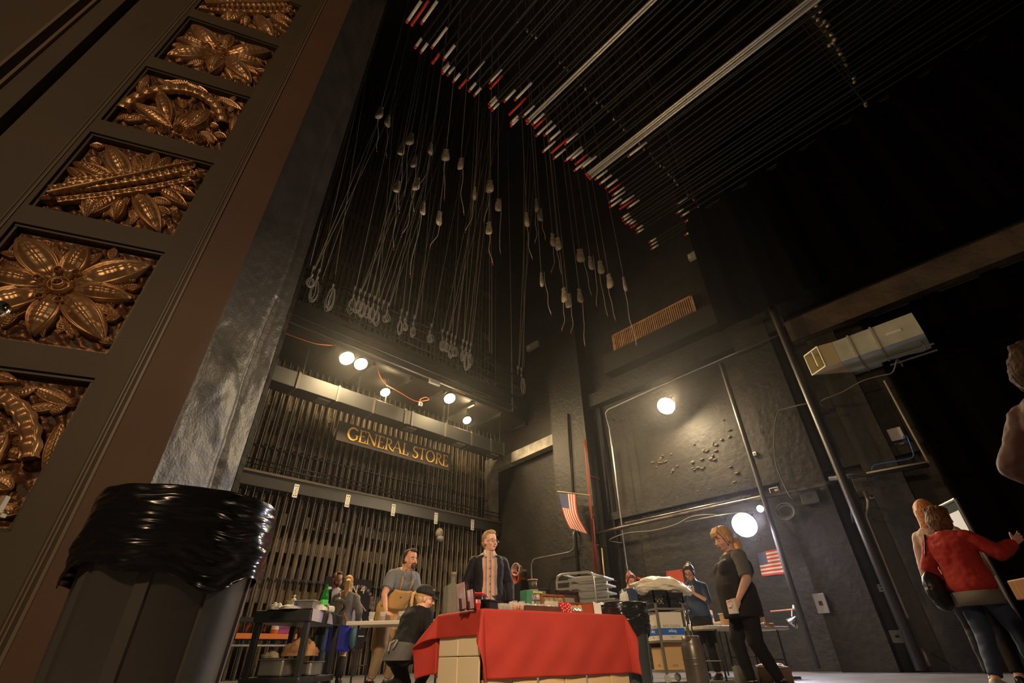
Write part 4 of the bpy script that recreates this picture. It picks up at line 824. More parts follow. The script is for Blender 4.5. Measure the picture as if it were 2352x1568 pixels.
# --- red draped table
TZ = .69; TO = on(2, 1108, 1398, TZ); TL_ = Vector((math.sin(math.radians(7)), math.cos(math.radians(7)), 0)); TW_ = Vector((-TL_.y, TL_.x, 0)); TLEN, TWID = 1.90, .78
def T(l, w, z=0.): v = Vector((TO.x, TO.y, TZ+z))+TL_*l+TW_*w; return v
rect_table('folding_table', 'table hidden under the red cloth, boxed in with cream panels', (TO.x, TO.y), (TL_.x, TL_.y), (TW_.x, TW_.y), TLEN, TWID, TZ-.006, .03, TWH, DKM)
RC = mat('red_cloth', (.47, .036, .022), .75, var=.08, scale=3, bump=.15, bscale=220, dist=.001)
def cloth():
    # perimeter strips: offset s outward over the edge then down; front drop long, left drop short with a hanging corner
    def fn(u, v):
        l = -.21+u*(TLEN+.21+.15); w = -.53+v*(TWID+.53+.50)
        lc = min(max(l, 0), TLEN); wc = min(max(w, 0), TWID); dl = l-lc; dw = w-wc; d = math.hypot(dl, dw); out = 0
        if d > 0:
            fold = math.sin((l+w*.4)*9)*.5+math.sin((l-w)*17+1)*.25
            out = .014+.035*min(1, d*3)*(fold*.5+.5)
            if dl and dw: out += (.13 if dw < 0 else .22)*min(1, min(abs(dl), abs(dw))*5)
            n_ = Vector((dl/d, dw/d))
        else: n_ = Vector((0, 0))
        p = T(lc+n_.x*out, wc+n_.y*out); p.z -= max(0, d-.004)
        p.z += .002*noise.noise(Vector((l*9, w*9, 0)))
        return p
    return fn
g = MB().grid(cloth(), 150, 110)
o = g.build('tablecloth', RC, None, smooth=True, loc=T(TLEN/2, TWID/2)); tag(o, 'bright red cloth draped over the long table in front', 'tablecloth')
b_ = o.modifiers.new('solid', 'SOLIDIFY'); b_.thickness = .004; b_.offset = 1
CRM = mat('cream_panel', (.80, .64, .42), .6, bump=.15, bscale=14, dist=.004); CRD = mat('cream_panel_front', (.74, .52, .30), .6, bump=.15, bscale=14, dist=.004)
t = thing('panel_skirt', 'cream padded panels boxing in the front table below the red cloth', 'panel', (TO.x, TO.y, 0))
for k in range(2):                                   # short side
    for r in range(2):
        a = T(.012, .03+k*.36); b = T(.012, .03+(k+1)*.36-.006); z0, z1 = (0, .33) if r == 0 else (.335, TZ-.04)
        d = TL_*-.018; vs = []
        for z in (z0, z1):
            for q in (a, b, b+d, a+d): vs.append((q.x, q.y, z))
        MB().add(vs, [(0, 1, 2, 3), (7, 6, 5, 4), (4, 5, 1, 0), (5, 6, 2, 1), (6, 7, 3, 2), (7, 4, 0, 3)]).build('side_panel', CRM, t, bevel=.012)
for k in range(6):
    a = T(.02+k*.312, .012); b = T(.02+(k+1)*.312-.005-.03*(k % 2), .012); d = TW_*-.016*(1+.5*(k % 2)); vs = []
    for z in (0, TZ-.04):
        for q in (a, b, b+d, a+d): vs.append((q.x, q.y, z))
    MB().add(vs, [(3, 2, 1, 0), (4, 5, 6, 7), (0, 1, 5, 4), (1, 2, 6, 5), (2, 3, 7, 6), (3, 0, 4, 7)]).build('front_panel', CRD, t, bevel=.008)
# --- things on the red table
TZt = .004
GLS = mat('clear_glass', (.80, .80, .76), .06, alpha=.20, spec=1.); GLS.node_tree.nodes['Principled BSDF'].inputs['IOR'].default_value = 1.3
def hit(px, py, w):
    """point of the vertical plane at table depth w that shows at a picture point"""
    P0 = T(0, w); d = ray(px, py); k = (P0-CAMP).dot(TW_)/d.dot(TW_); return CAMP+d*k
def hitl(px, py, l):
    P0 = T(l, 0); d = ray(px, py); k = (P0-CAMP).dot(TL_)/d.dot(TL_); return CAMP+d*k
c = hitl(1038, 1395, .16); zt = hitl(1039, 1320, .16).z-TZ; t = thing('glass_jug', 'big clear square glass bottle at the left end of the red table', 'bottle', (c.x, c.y, TZ+TZt))
M45 = Matrix.Rotation(.4, 3, 'Z'); r_ = .072
prof = [(r_*.9, 0), (r_*1.1, .02), (r_*1.25, zt*.55), (r_*1.2, zt*.66), (r_*.7, zt*.72), (.022, zt*.78), (.02, zt*.95), (.025, zt*.96), (.025, zt)]
MB().lathe([(a*1.15, b) for a, b in prof], (c.x, c.y, TZ+TZt), 8, M45, cap=False).build('glass_body', mat('old_bottle_glass', (.30, .29, .23), .05, alpha=.34, spec=1.), t, thick=.004)
MB().lathe([(.026, zt), (.03, zt+.0), (.03, zt+.02), (.01, zt+.02)], (c.x, c.y, TZ+TZt), 12).build('cork', mat('cork', (.3, .2, .12), .7), t)
def standframe(name, lab, px0, px1, pyt, w, pyb, mf, mart, mat2=None, tilt=.12, ang=0, cat='picture frame', w2=None):
    a = hit(px0, pyb, w); b = hit(px1, pyb, w if w2 is None else w2); zt = hit((px0+px1)/2, pyt, w).z; z0 = TZ+TZt
    a.z = b.z = z0; U2 = (b-a).normalized(); L = (b-a).length; h = zt-z0; N = Vector((-U2.y, U2.x, 0)); Nf = -N if N.dot(TW_) > 0 else N
    Vv = (Vector((0, 0, 1))-Nf*tilt).normalized(); t = thing(name, lab, cat, (a+b)/2)
    def slab(m, u0, u1, v0, v1, d0, d1, nm, mm_):
        vs = [a+U2*(L*u)+Vv*(h*v)+Nf*d for d in (d0, d1) for (u, v) in ((u0, v0), (u1, v0), (u1, v1), (u0, v1))]
        return m.add(vs, [(3, 2, 1, 0), (4, 5, 6, 7), (0, 1, 5, 4), (1, 2, 6, 5), (2, 3, 7, 6), (3, 0, 4, 7)]) if nm is None else m.add(vs, [(3, 2, 1, 0), (4, 5, 6, 7), (0, 1, 5, 4), (1, 2, 6, 5), (2, 3, 7, 6), (3, 0, 4, 7)]).build(nm, mm_, t)
    m = MB(); e = .1
    for q in ((0, 1, 0, e), (0, 1, 1-e, 1), (0, e*.8, 0, 1), (1-e*.8, 1, 0, 1)): slab(m, *q, 0, .018, None, None)
    m.build('frame', mf, t); slab(MB(), .02, .98, .02, .98, -.004, .006, 'picture', mart)
    if mat2: slab(MB(), .22, .78, .25, .75, .006, .008, 'inner_picture', mat2)
    slab(MB(), .44, .56, 0, .4, -.025, -.004, 'strut', mf)
    return t, a, U2, L, Vv, h, Nf
PURP = mat('dark_plum_frame', (.06, .02, .025), .4); LIL = mat('lilac_print', (.72, .66, .76), .5, col2=(.75, .28, .25), scale=12); BRW = mat('reddish_wood', (.24, .07, .035), .4, var=.2, scale=9)
standframe('picture_frame', 'tall lilac card in a plum frame, nearer the glass bottle', 1053, 1071, 1341, .30, 1400, PURP, LIL, w2=.10)
standframe('picture_frame', 'second lilac card in a plum frame, nearer the red flowers', 1071, 1089, 1357, .22, 1400, PURP, LIL, mat('print_grey', (.35, .36, .42), .5), w2=.04)
standframe('picture_frame', 'wide brown frame holding a painting of foliage, at the middle of the red table', 1244, 1300, 1364, .55, 1400, BRW, mat('painting', (.12, .07, .03), .4, col2=(.55, .5, .3), scale=14))
standframe('picture_frame', 'dark frame with a pale oval, partly behind the wide brown frame', 1283, 1334, 1356, .68, 1400, mat('near_black_wood', (.035, .012, .012), .4), mat('dark_art', (.06, .035, .03), .4), mat('pale_oval', (.25, .24, .2), .5))
TAN = mat('tan_board', (.62, .32, .10), .6)
t, a, U2, L, Vv, h, Nf = standframe('wooden_sign', 'small tan board sign in a reddish frame beside the polka-dot cups', 1298, 1341, 1383, .14, 1408, BRW, TAN, cat='sign')
text_mesh('lettering', 'TAKE A TREE', .022, INK, t, frame_M(a+U2*(L*.5)+Vv*(h*.8)+Nf*.010, U2, Vv), .001)
p = hit(1354, 1400, .2); t = thing('orange_box', 'small rust-coloured box at the right end of the red table', 'box', (p.x, p.y, TZ+TZt)); MB().box((p.x, p.y, TZ+TZt+.055), (.10, .10, .11), .1).build('box_body', mat('rust_card', (.40, .09, .035), .6), t); MB().box((p.x, p.y, TZ+TZt+.112), (.104, .104, .008), .1).build('lid', BRW, t)
p = hit(1375, 1400, .12); t = thing('paper_napkin', 'white folded napkin standing at the right end of the red table', 'napkin', (p.x, p.y, TZ+TZt)); z = TZ+TZt
MB().add([(p.x-.02, p.y-.05, z), (p.x, p.y+.05, z), (p.x-.01, p.y+.06, z+.10), (p.x-.03, p.y-.05, z+.13), (p.x-.06, p.y, z)], [(0, 1, 2, 3), (0, 3, 4), (3, 2, 4), (1, 4, 2)]).build('sheet', WPL, t, thick=.003)
# black case with red ribbon, red flowers in a small pot
p = hit(1118, 1398, .30); t = thing('black_case', 'low black case beside the red flowers on the red table', 'case', (p.x, p.y, TZ+TZt)); MB().box((p.x, p.y, TZ+TZt+.04), (.20, .24, .08), .3).build('case_body', mat('black_case', (.008, .007, .007), .85, spec=.2), t, bevel=.01); MB().box((p.x, p.y, TZ+TZt+.088), (.205, .245, .014), .3).build('lid', mat('black_case', (.008, .007, .007), .85, spec=.2), t)
p = hit(1095, 1385, .12); t = thing('red_flowers', 'red silk flowers with a trailing ribbon between the cards and the black case', 'flowers', (p.x, p.y, TZ+TZt)); zf = TZ+.12
MB().lathe([(.03, 0), (.04, .05), (.035, .08)], (p.x, p.y, TZ+TZt), 12).build('pot', REDM, t); rr = np.random.RandomState(2)
for k in range(9):
    a = k*2.4; c = Vector((p.x+.035*math.cos(a), p.y+.035*math.sin(a), zf+.02*rr.rand())); m = MB()
    for j in range(5):
        b = j*2*PI/5+k; m.ell(c+Vector((.022*math.cos(b), .022*math.sin(b), .006)), (.02, .012, .006), 8, 5, Matrix.Rotation(b, 3, 'Z'))
    m.build('blossom', FR, t, smooth=True)
MB().tube([(p.x, p.y, zf+.01), (p.x-.02, p.y+.09, zf+.03), (p.x-.03, p.y+.17, zf-.01)], [.012, .014, .004], 6, flat=.4).build('ribbon', FR, t)
# wooden tray, glasses
a, b = hit(1204, 1403, .06), hit(1289, 1403, .06)
t = thing('wooden_tray', 'long dark wooden tray along the front edge of the red table', 'tray', ((a.x+b.x)/2, (a.y+b.y)/2, TZ+TZt)); z = TZ+TZt; c = (a+b)/2+TW_*.08; L = (b-a).length; an = math.atan2(TL_.y, TL_.x)
DW = mat('dark_tray_wood', (.10, .04, .025), .45, var=.2, scale=9)
MB().box((c.x, c.y, z+.006), (L, .20, .012), an).build('tray_base', DW, t)
for s in (-1, 1):
    q = c+TW_*(s*.095); MB().box((q.x, q.y, z+.025), (L, .012, .05), an).build('side_rail', DW, t); q = c+TL_*(s*L*.49); MB().box((q.x, q.y, z+.025), (.012, .19, .05), an).build('end_rail', DW, t)
DRK = mat('orange_drink', (.75, .22, .05), .2); 
def tumbler(px, w, lab, grp, h=.085, r=.030, fill=None, base=0., mg=None):
    p = hit(px, 1400, w); z = TZ+TZt+base; t = thing('drinking_glass', lab, 'glass', (p.x, p.y, z), 0, grp)
    MB().lathe([(.001, .004), (r*.78, .002), (r*.82, .004), (r, h), (r*.94, h), (r*.76, .010), (.001, .010)], (p.x, p.y, z), 14, cap=False).build('glass_body', mg or GLS, t, smooth=True)
    if fill: MB().lathe([(r*.74, .011), (r*.86, h*fill), (.001, h*fill)], (p.x, p.y, z), 14).build('drink', DRK, t, smooth=True)
for px in (1150, 1158, 1166, 1174): tumbler(px, .10, 'short clear glass in the small row left of the orange drinks', 'row of glasses left of the orange drinks', h=.06, fill=None)
for px, w in ((1182, .08), (1192, .16), (1199, .08)): tumbler(px, w, 'glass of orange drink just left of the wooden tray', 'glasses of orange drink', fill=.6)
for k in range(9): tumbler(1176+k*8.4, .36+.04*(k % 2), 'clear empty glass in the back row behind the wooden tray', 'back row of empty glasses', h=.10)
for px in (1257, 1268, 1276): tumbler(px, .34, 'tall glass standing before the painting of foliage', 'glasses before the painting', h=.13)
PK = mat('polka_red', (.75, .03, .03), .4)
for k, (px, w) in enumerate(((1290, .05), (1296, .11), (1301, .05), (1306, .12))):
    p = hit(px, 1400, w); z = TZ+TZt; t = thing('polka_dot_cup', 'red paper cup with white dots beside the small wooden sign', 'cup', (p.x, p.y, z), 0, 'polka-dot cups')
    MB().lathe([(.020, 0), (.03, .085), (.031, .09), (.028, .088), (.001, .084)], (p.x, p.y, z), 14).build('cup_body', PK, t, smooth=True); m = MB()
    for j in range(14): a = j*2.4; zz = .012+.068*(j/14); rr_ = .0205+.0095*zz/.085; m.ell((p.x+rr_*math.cos(a), p.y+rr_*math.sin(a), z+zz), (.006, .006, .006), 6, 4)
    m.build('dots', WPL, t)
for k, (px, w) in enumerate(((1318, .05), (1326, .05), (1333, .06))):
    p = hit(px, 1402, w); t = thing('silver_bauble', 'shiny silver bauble in front of the small wooden sign', 'ornament', (p.x, p.y, TZ+TZt), 0, 'silver baubles'); MB().ell((p.x, p.y, TZ+TZt+.024), (.024, .024, .024)).build('ball', mat('silver', (.85, .85, .85), .12, metal=1), t, smooth=True); MB().tube([(p.x, p.y, TZ+.05), (p.x, p.y, TZ+.06)], .006, 6).build('cap', GREYP, t)
# green box with photographs, cable spool on top
a, b = hit(1203, 1395, .70), hit(1247, 1395, .70); zt = hit(1225, 1356, .66).z
GRN = mat('green_box', (.06, .23, .15), .5, var=.15, scale=8); c = (a+b)/2+TW_*.0; L = (b-a).length; h = zt-TZ-TZt
t = thing('green_box', 'green painted box with photo prints stuck on it, on the red table', 'box', (c.x, c.y, TZ+TZt)); MB().box((c.x, c.y, TZ+TZt+h/2), (L, .13, h), an).build('box_body', GRN, t, bevel=.004); n_ = -TW_*.069
for k, (u, v, w_, hh, mm_) in enumerate(((-.18, .72, .18, .2, (.4, .25, .25)), (.05, .75, .18, .2, (.55, .5, .5)), (.28, .72, .16, .2, (.5, .42, .48)), (.05, .48, .22, .2, (.6, .35, .35)), (-.22, .48, .12, .2, (.5, .45, .5)), (.2, .2, .3, .2, (.5, .5, .48)), (-.2, .25, .12, .15, (.35, .15, .12)), (.05, .93, .5, .08, (.6, .55, .2)))):
    q = c+n_+TL_*(u*L); MB().box((q.x, q.y, TZ+TZt+v*h), (w_*L, .004, hh*h), an).build('photo_print', mat('print%d' % k, mm_, .5, var=.5, scale=60), t)
p = hit(1223, 1350, .70); z = zt+.002; t = thing('cable_spool', 'black cable spool with wooden flanges standing on the green box', 'spool', (c.x, c.y, z)); hs = hit(1223, 1330, .70).z-z; R_ = .062
for zz, nm in ((0, 'flange'), (hs-.012, 'flange')): MB().lathe([(R_, zz), (R_, zz+.01), (.001, zz+.011)], (c.x, c.y, z), 20).build(nm, mat('ply', (.45, .33, .18), .6), t)
MB().lathe([(R_*.8, .012), (R_*.8, hs-.012)], (c.x, c.y, z), 20).build('wound_cable', mat('black_cable', (.05, .045, .04), .5), t, smooth=True)
# --- black utility cart at the left
cz = .85; cA, cB, cC = on(2, 597, 1399, cz), on(2, 716, 1400, cz), on(2, 799, 1409, cz)
cB = far(718, 1399, 7.0); cB.z = cz; _v = Vector((cB.x, cB.y, 0)).normalized(); _q = Vector((_v.y, -_v.x, 0)); _a = math.radians(24)
CU = -_q*math.cos(_a)+_v*math.sin(_a); CV = _q*math.sin(_a)+_v*math.cos(_a); LU, LV = .72, 1.05
def CT(u, v, z=0.): q = cB+CU*u+CV*v; return Vector((q.x, q.y, cz+z))
CP = mat('black_cart_plastic', (.022, .022, .024), .4, bump=.1, bscale=60, dist=.002)
t = thing('utility_cart', 'black plastic utility cart loaded with towels and pans at the left', 'cart', (cB.x, cB.y, 0))
def cbox(u0, u1, v0, v1, z0, z1, name, m, bev=.01):
    vs = [CT(u, v, z-cz) for z in (z0, z1) for (u, v) in ((u0, v0), (u1, v0), (u1, v1), (u0, v1))]
    return MB().add(vs, [(0, 1, 2, 3), (7, 6, 5, 4), (4, 5, 1, 0), (5, 6, 2, 1), (6, 7, 3, 2), (7, 4, 0, 3)]).build(name, m, t, bevel=bev)
cbox(0, LU, 0, LV, cz-.14, cz-.005, 'top_shelf', CP, .02); cbox(0, LU, 0, LV, .10, .17, 'lower_shelf', CP, .02)
for u in (.02, LU-.09):
    for v in (.02, LV-.09): cbox(u, u+.07, v, v+.07, .15, cz-.12, 'leg', CP)
for u in (.06, LU-.06):
    for v in (.06, LV-.06): q = CT(u, v); MB().lathe([(.05, -.015), (.055, 0), (.05, .015)], (q.x, q.y, .055), 14, Matrix.Rotation(PI/2, 3, 'X')).build('caster', PIPE, t)
MB().tube([CT(.05, LV-.02, .0), CT(.02, LV+.05, .09), CT(.0, LV-.06, .14), CT(.0, LV-.26, .165), CT(.02, LV-.36, .155)][::-1], .028, 10).build('push_handle', mat('black_rubber_handle', (.05, .048, .045), .35), t, smooth=True)
LILC = mat('lilac_tape', (.42, .38, .42), .5); t2 = t
MB().add([CT(-.004, .02, -.125), CT(-.004, .32, -.13), CT(-.004, .33, .0), CT(-.004, .0, 0)], [(0, 1, 2, 3)]).build('paper_notice', LILC, t, thick=.002); MB().add([CT(-.004, .50, -.13), CT(-.004, .70, -.135), CT(-.004, .62, -.03), CT(-.004, .52, 0)], [(0, 1, 2, 3)]).build('paper_notice', LILC, t, thick=.002)
def lump(name, lab, c, r, m, cat, seed=0, par=None, amp=.35, n=26):
    def fn(u, v):
        a = u*2*PI; b = v*PI/2; d = Vector((math.cos(a)*math.cos(b), math.sin(a)*math.cos(b), math.sin(b)))
        k = 1+amp*noise.noise(d*2.2+Vector((seed, 0, 0)))+amp*.4*noise.noise(d*6+Vector((seed, 0, 0)))
        k = 1 if v == 0 else k
        return Vector(c)+Vector((d.x*r[0]*k, d.y*r[1]*k, max(0, d.z*r[2]*k)))
    o = MB().grid(fn, n, n//2).build(name, m, par, smooth=True)
    return tag(o, lab, cat) if par is None else o
TWL = mat('white_towel', (.70, .66, .60), .9, bump=.4, bscale=60, dist=.004)
for i, (u, v, rx, rz_, lab) in enumerate(((.50, .07, .09, .07, 'crumpled white towel at the front left of the black cart'), (.30, .06, .13, .05, 'long crumpled white towel in the middle of the black cart front'), (.17, .10, .06, .04, 'small white towel beside the foil pan'), (.05, .30, .10, .07, 'crumpled white towel left of the green bottle'))):
    p = CT(u, v); lump('towel', lab, p, (rx, rx, rz_), TWL, 'towel', i*3.3)
p = CT(.36, .20); t = thing('soap_bottle', 'short pale pump bottle on the black cart', 'bottle', p); PYEL = mat('pale_soap', (.5, .48, .3), .4)
MB().box(p+Vector((0, 0, .05)), (.13, .09, .10), .3).build('bottle_body', PYEL, t, bevel=.015); MB().lathe([(.035, .10), (.03, .13), (.012, .14), (.012, .16)], p, 10).build('neck', PYEL, t); MB().box(p+Vector((0, 0, .165)), (.05, .02, .012)).build('pump_head', WPL, t)
p = CT(.14, .14); t = thing('foil_pan', 'deep foil pan on the black cart', 'pan', p); FOIL = mat('foil', (.62, .6, .56), .25, metal=.9, bump=.6, bscale=40, dist=.006)
ca = math.atan2(CU.y, CU.x)
MB().box(p+Vector((0, 0, .045)), (.24, .24, .08), ca).build('pan_body', FOIL, t); MB().box(p+Vector((0, 0, .088)), (.27, .27, .008), ca).build('rim', FOIL, t)
p = CT(.30, .40); t = thing('storage_tub', 'flat pale plastic tub behind the foil pan on the black cart', 'tub', p); MB().box(p+Vector((0, 0, .06)), (.36, .26, .10), ca).build('tub_body', mat('pale_tub', (.55, .50, .42), .5), t, bevel=.01); MB().box(p+Vector((0, 0, .115)), (.38, .28, .012), ca).build('lid', mat('pale_tub', (.55, .50, .42), .5), t)
p = CT(.22, .05); lump('blue_cloth', 'small dark blue cloth tucked among the white towels', p+Vector((0, 0, .04)), (.04, .04, .05), mat('royal_blue_cloth', (.04, .03, .35), .7), 'cloth', 9)
GBT = mat('green_glass', (.04, .5, .06), .05, trans=.8); p = CT(.05, .42)
t = thing('green_bottle', 'tall bright green glass bottle on the black cart', 'bottle', p); MB().lathe([(.001, 0), (.048, .0), (.05, .02), (.05, .15), (.046, .18), (.024, .25), (.017, .29), (.018, .31), (.013, .312)], p, 18, cap=False).build('bottle_body', GBT, t, smooth=True); MB().lathe([(.0505, .07), (.0505, .13)], p, 18, cap=False).build('label_band', mat('green_label', (.1, .6, .1), .4), t)
for i, (u, v, s, hh, m_, lab) in enumerate(((.10, .52, .13, .10, mat('tan_carton', (.45, .36, .2), .7), 'tan carton beside the green bottle'), (.22, .60, .14, .12, mat('grey_carton', (.4, .4, .34), .7), 'greyish carton under the cart handle'))):
    p = CT(u, v); t = thing('carton', lab, 'box', p); MB().box(p+Vector((0, 0, hh/2)), (s, s, hh), ca+.2).build('carton_body', m_, t); MB().box(p+Vector((0, 0, hh+.003)), (s, .012, .004), ca+.2).build('flap_seam', BRW, t)
p = CT(.04, .62); t = thing('paper_roll', 'white paper roll lying at the right end of the black cart', 'roll', p); MB().lathe([(.015, -.05), (.04, -.05), (.04, .05), (.015, .05)], p+Vector((0, 0, .04)), 18, Matrix.Rotation(PI/2, 3, 'X') @ Matrix.Rotation(.3, 3, 'Y')).build('paper', WPL, t, smooth=False); MB().lathe([(.014, -.052), (.014, .052)], p+Vector((0, 0, .04)), 12, Matrix.Rotation(PI/2, 3, 'X') @ Matrix.Rotation(.3, 3, 'Y')).build('core', BRW, t)
# lower shelf: steel pans and a paper bag
ST = mat('brushed_steel', (.52, .48, .40), .3, metal=.85); p = CT(.36, .25, .17-cz)
for (u, v, w_, d_, hh, lab) in ((.40, .26, .30, .40, .17, 'large steel food pan on the lower shelf of the black cart'), (.12, .48, .20, .34, .14, 'smaller steel food pan on the lower shelf, nearer the white table')):
    p = CT(u, v, .172-cz); t = thing('steel_pan', lab, 'pan', p); MB().box(p+Vector((0, 0, hh/2)), (w_, d_, hh), ca).build('pan_body', ST, t, bevel=.02); MB().box(p+Vector((0, 0, hh)), (w_+.04, d_+.04, .012), ca).build('rim', ST, t)
p = CT(.20, .34, .172-cz+.20); lump('paper_bag', 'crumpled brown paper bag on the pans of the black cart', p, (.22, .22, .17), mat('kraft_paper', (.38, .19, .08), .75, bump=.5, bscale=14, dist=.02), 'paper bag', 5, amp=.3)
p = CT(.46, .12, .172-cz+.185); lump('bread_bag', 'pale cloth bundle left of the paper bag on the black cart', p, (.13, .10, .06), mat('pale_cloth', (.55, .45, .32), .8), 'cloth', 8)
# cups on the small white table
for i, (px, lab) in enumerate(((853, 'clear plastic cup at the left end of the small white table'), (879, 'cup of reddish drink by the hand of the man in the apron'), (921, 'cup of reddish drink behind the ponytail of the kneeling woman'))):
    p = on(2, px, 1423, .742); q = Vector((wtO.x, wtO.y, .742)); n0 = Vector((.63, -.78, 0)); k = (q-CAMP+Vector((-.63, .78, 0))*.14).dot(n0)/ray(px, 1420).dot(n0); p = CAMP+ray(px, 1420)*k; p.z = .742
    t = thing('plastic_cup', lab, 'cup', p); MB().lathe([(.030, .002), (.042, .11), (.040, .11), (.028, .006), (.001, .006)], p, 16, cap=False).build('cup_body', GLS, t, smooth=True); MB().lathe([(.027, .008), (.033, .055 if i else .02), (.001, .056 if i else .02)], p, 16).build('drink', mat('reddish_drink', (.30, .07, .04), .3) if i else COILM, t, smooth=True)
# ================================================================== RIGHT-HAND THINGS ON THE FLOOR
LINER = mat('black_bin_liner', (.012, .012, .013), .20, bump=.5, bscale=5, dist=.025, spec=.7, stretch=(1, 1, 5), bdetail=2)
def bin_(lab, c, R0, h, mbody, liner_drop, seed=0, n=72, fins=8):
    t = thing('rubbish_bin', lab, 'bin', (c[0], c[1], 0))
    MB().lathe([(R0*.80, 0), (R0*.82, .02), (R0*.94, h*.90), (R0*1.0, h*.91), (R0*1.0, h*.96), (R0*.95, h*.965)], (c[0], c[1], 0), n, cap=False).build('bin_body', mbody, t, smooth=True)
    for k in range(fins):
        a = k*2*PI/fins+.35; d = Vector((math.cos(a), math.sin(a), 0)); e = Vector((-d.y, d.x, 0)); m = MB(); vs = []
        for z, R in ((.03, R0*.82), (h*.88, R0*.935)):
            for s, o_ in ((-.022*R0/.28, .0), (-.018*R0/.28, .010), (.018*R0/.28, .010), (.022*R0/.28, .0)): q = Vector((c[0], c[1], z))+d*(R+o_-.002)+e*s; vs.append(q)
        m.add(vs, [(0, 1, 5, 4), (1, 2, 6, 5), (2, 3, 7, 6)]).build('rib', mbody, t)
    def fn(u, v):
        a = u*2*PI; wr = noise.noise(Vector((math.cos(a)*2.5+seed, math.sin(a)*2.5, v*7)))
        wr2 = noise.noise(Vector((math.cos(a)*4+seed, math.sin(a)*4, v*26)))
        D_ = liner_drop*(1+.10*math.sin(a*3+seed)+.06*math.sin(a*7))
        if v < .12: k = v/.12; r = R0*(.80+.20*k); z = h*(.955)+.012*math.sin(k*PI)-(.05*(1-k))
        elif v < .2: k = (v-.12)/.08; r = R0*(1.0+.045*k); z = h*.955+.014*math.cos(k*PI/2)
        else: k = (v-.2)/.8; r = R0*(1.045+.02*math.sin(k*PI)+.03*wr+.018*wr2+.02*k*math.sin(a*9+seed)); z = h*.965-k*D_+.01*wr
        return Vector((c[0]+r*math.cos(a), c[1]+r*math.sin(a), z))
    l = MB().grid(fn, 150, 60).build('bin_liner', LINER, t, smooth=True, thick=.0)
    return t
GBIN = mat('grey_green_bin', (.065, .075, .075), .38)
cb = on(2, 1424, 1380, .84); cb = far(1424, 1380, 6.5)
bin_('dark grey bin with a black liner behind the right end of the red table', (cb.x, cb.y), .29, cb.z, GBIN, .30, 4)
# aluminium rack of trays
ALU = mat('aluminium', (.62, .62, .58), .3, metal=.75); TRAYM = mat('tray_metal', (.62, .60, .52), .4, metal=.5)
ra, rb = on(2, 1278, 1330, 1.30), on(2, 1364, 1322, 1.30); rz_ = 1.36
RU = (rb-ra).normalized(); RV = Vector((-RU.y, RU.x, 0)); RL = (rb-ra).length; RD = .50
def RP(u, v, z): q = ra+RU*u+RV*v; return Vector((q.x, q.y, z))
t = thing('tray_rack', 'bright aluminium rack holding trays, behind the framed pictures', 'rack', (ra.x, ra.y, 0))
for v in (0, RD):
    pts = [RP(0, v, .12), RP(0, v, rz_-.09), RP(.025, v, rz_-.025), RP(.09, v, rz_), RP(RL-.09, v, rz_), RP(RL-.025, v, rz_-.025), RP(RL, v, rz_-.09), RP(RL, v, .12)]
    MB().tube(pts, .017, 8).build('frame', ALU, t, smooth=True)
for u in (.1, RL-.1): MB().tube([RP(u, 0, rz_), RP(u, RD, rz_)], .014, 6).build('top_bar', ALU, t)
MB().tube([RP(0, 0, .13), RP(0, RD, .13), RP(RL, RD, .13), RP(RL, 0, .13), RP(0, 0, .13)], .016, 6).build('base_rail', ALU, t)
for u in (0, RL):
    for v in (0, RD): q = RP(u, v, .06); MB().lathe([(.055, -.015), (.06, 0), (.055, .015)], q, 14, Matrix.Rotation(PI/2, 3, 'X')).build('caster', PIPE, t)
for k in range(12):
    z = rz_-.10-k*.098
    for v in (.015, RD-.015): MB().beam(RP(.01, v, z), RP(RL-.01, v, z), .014, .03).build('runner', ALU, t)
for k, ext in enumerate((.20, .22, .22, .32, .24, .20)):
    z = rz_-.088-k*.098*1.0; q = (RP(ext, .03, z)+RP(RL+ext-.08, RD-.03, z))/2; L = RL-.05; an_ = math.atan2(RU.y, RU.x)
    tt = thing('baking_tray', 'aluminium baking tray sticking out at the right of the rack, '+('topmost', 'second from the top', 'third from the top', 'fourth down, sticking out farthest', 'fifth from the top', 'sixth from the top')[k], 'tray', q, 0, 'trays in the rack')
    MB().box(q+Vector((0, 0, .004)), (L, RD-.08, .006), an_).build('tray_base', TRAYM, tt)
    m = MB()
    for s in (-1, 1): m.box(q+RV*(s*(RD-.08)/2)+Vector((0, 0, .014)), (L, .014, .022), an_).box(q+RU*(s*L/2)+Vector((0, 0, .014)), (.014, RD-.08, .022), an_)
    m.build('rolled_rim', ALU, tt)
# trolley with crates and boxes
ka, kb = far(1484, 1400, 8.0), far(1560, 1400, 8.5); ka.z = kb.z = 0
KU = Vector((.55, .83, 0)).normalized(); KV = Vector((-.83, .55, 0)); O_ = far(1524, 1500, 7.9); O_.z = 0
def KP(u, v, z): q = O_+KU*u+KV*v; return Vector((q.x, q.y, z))
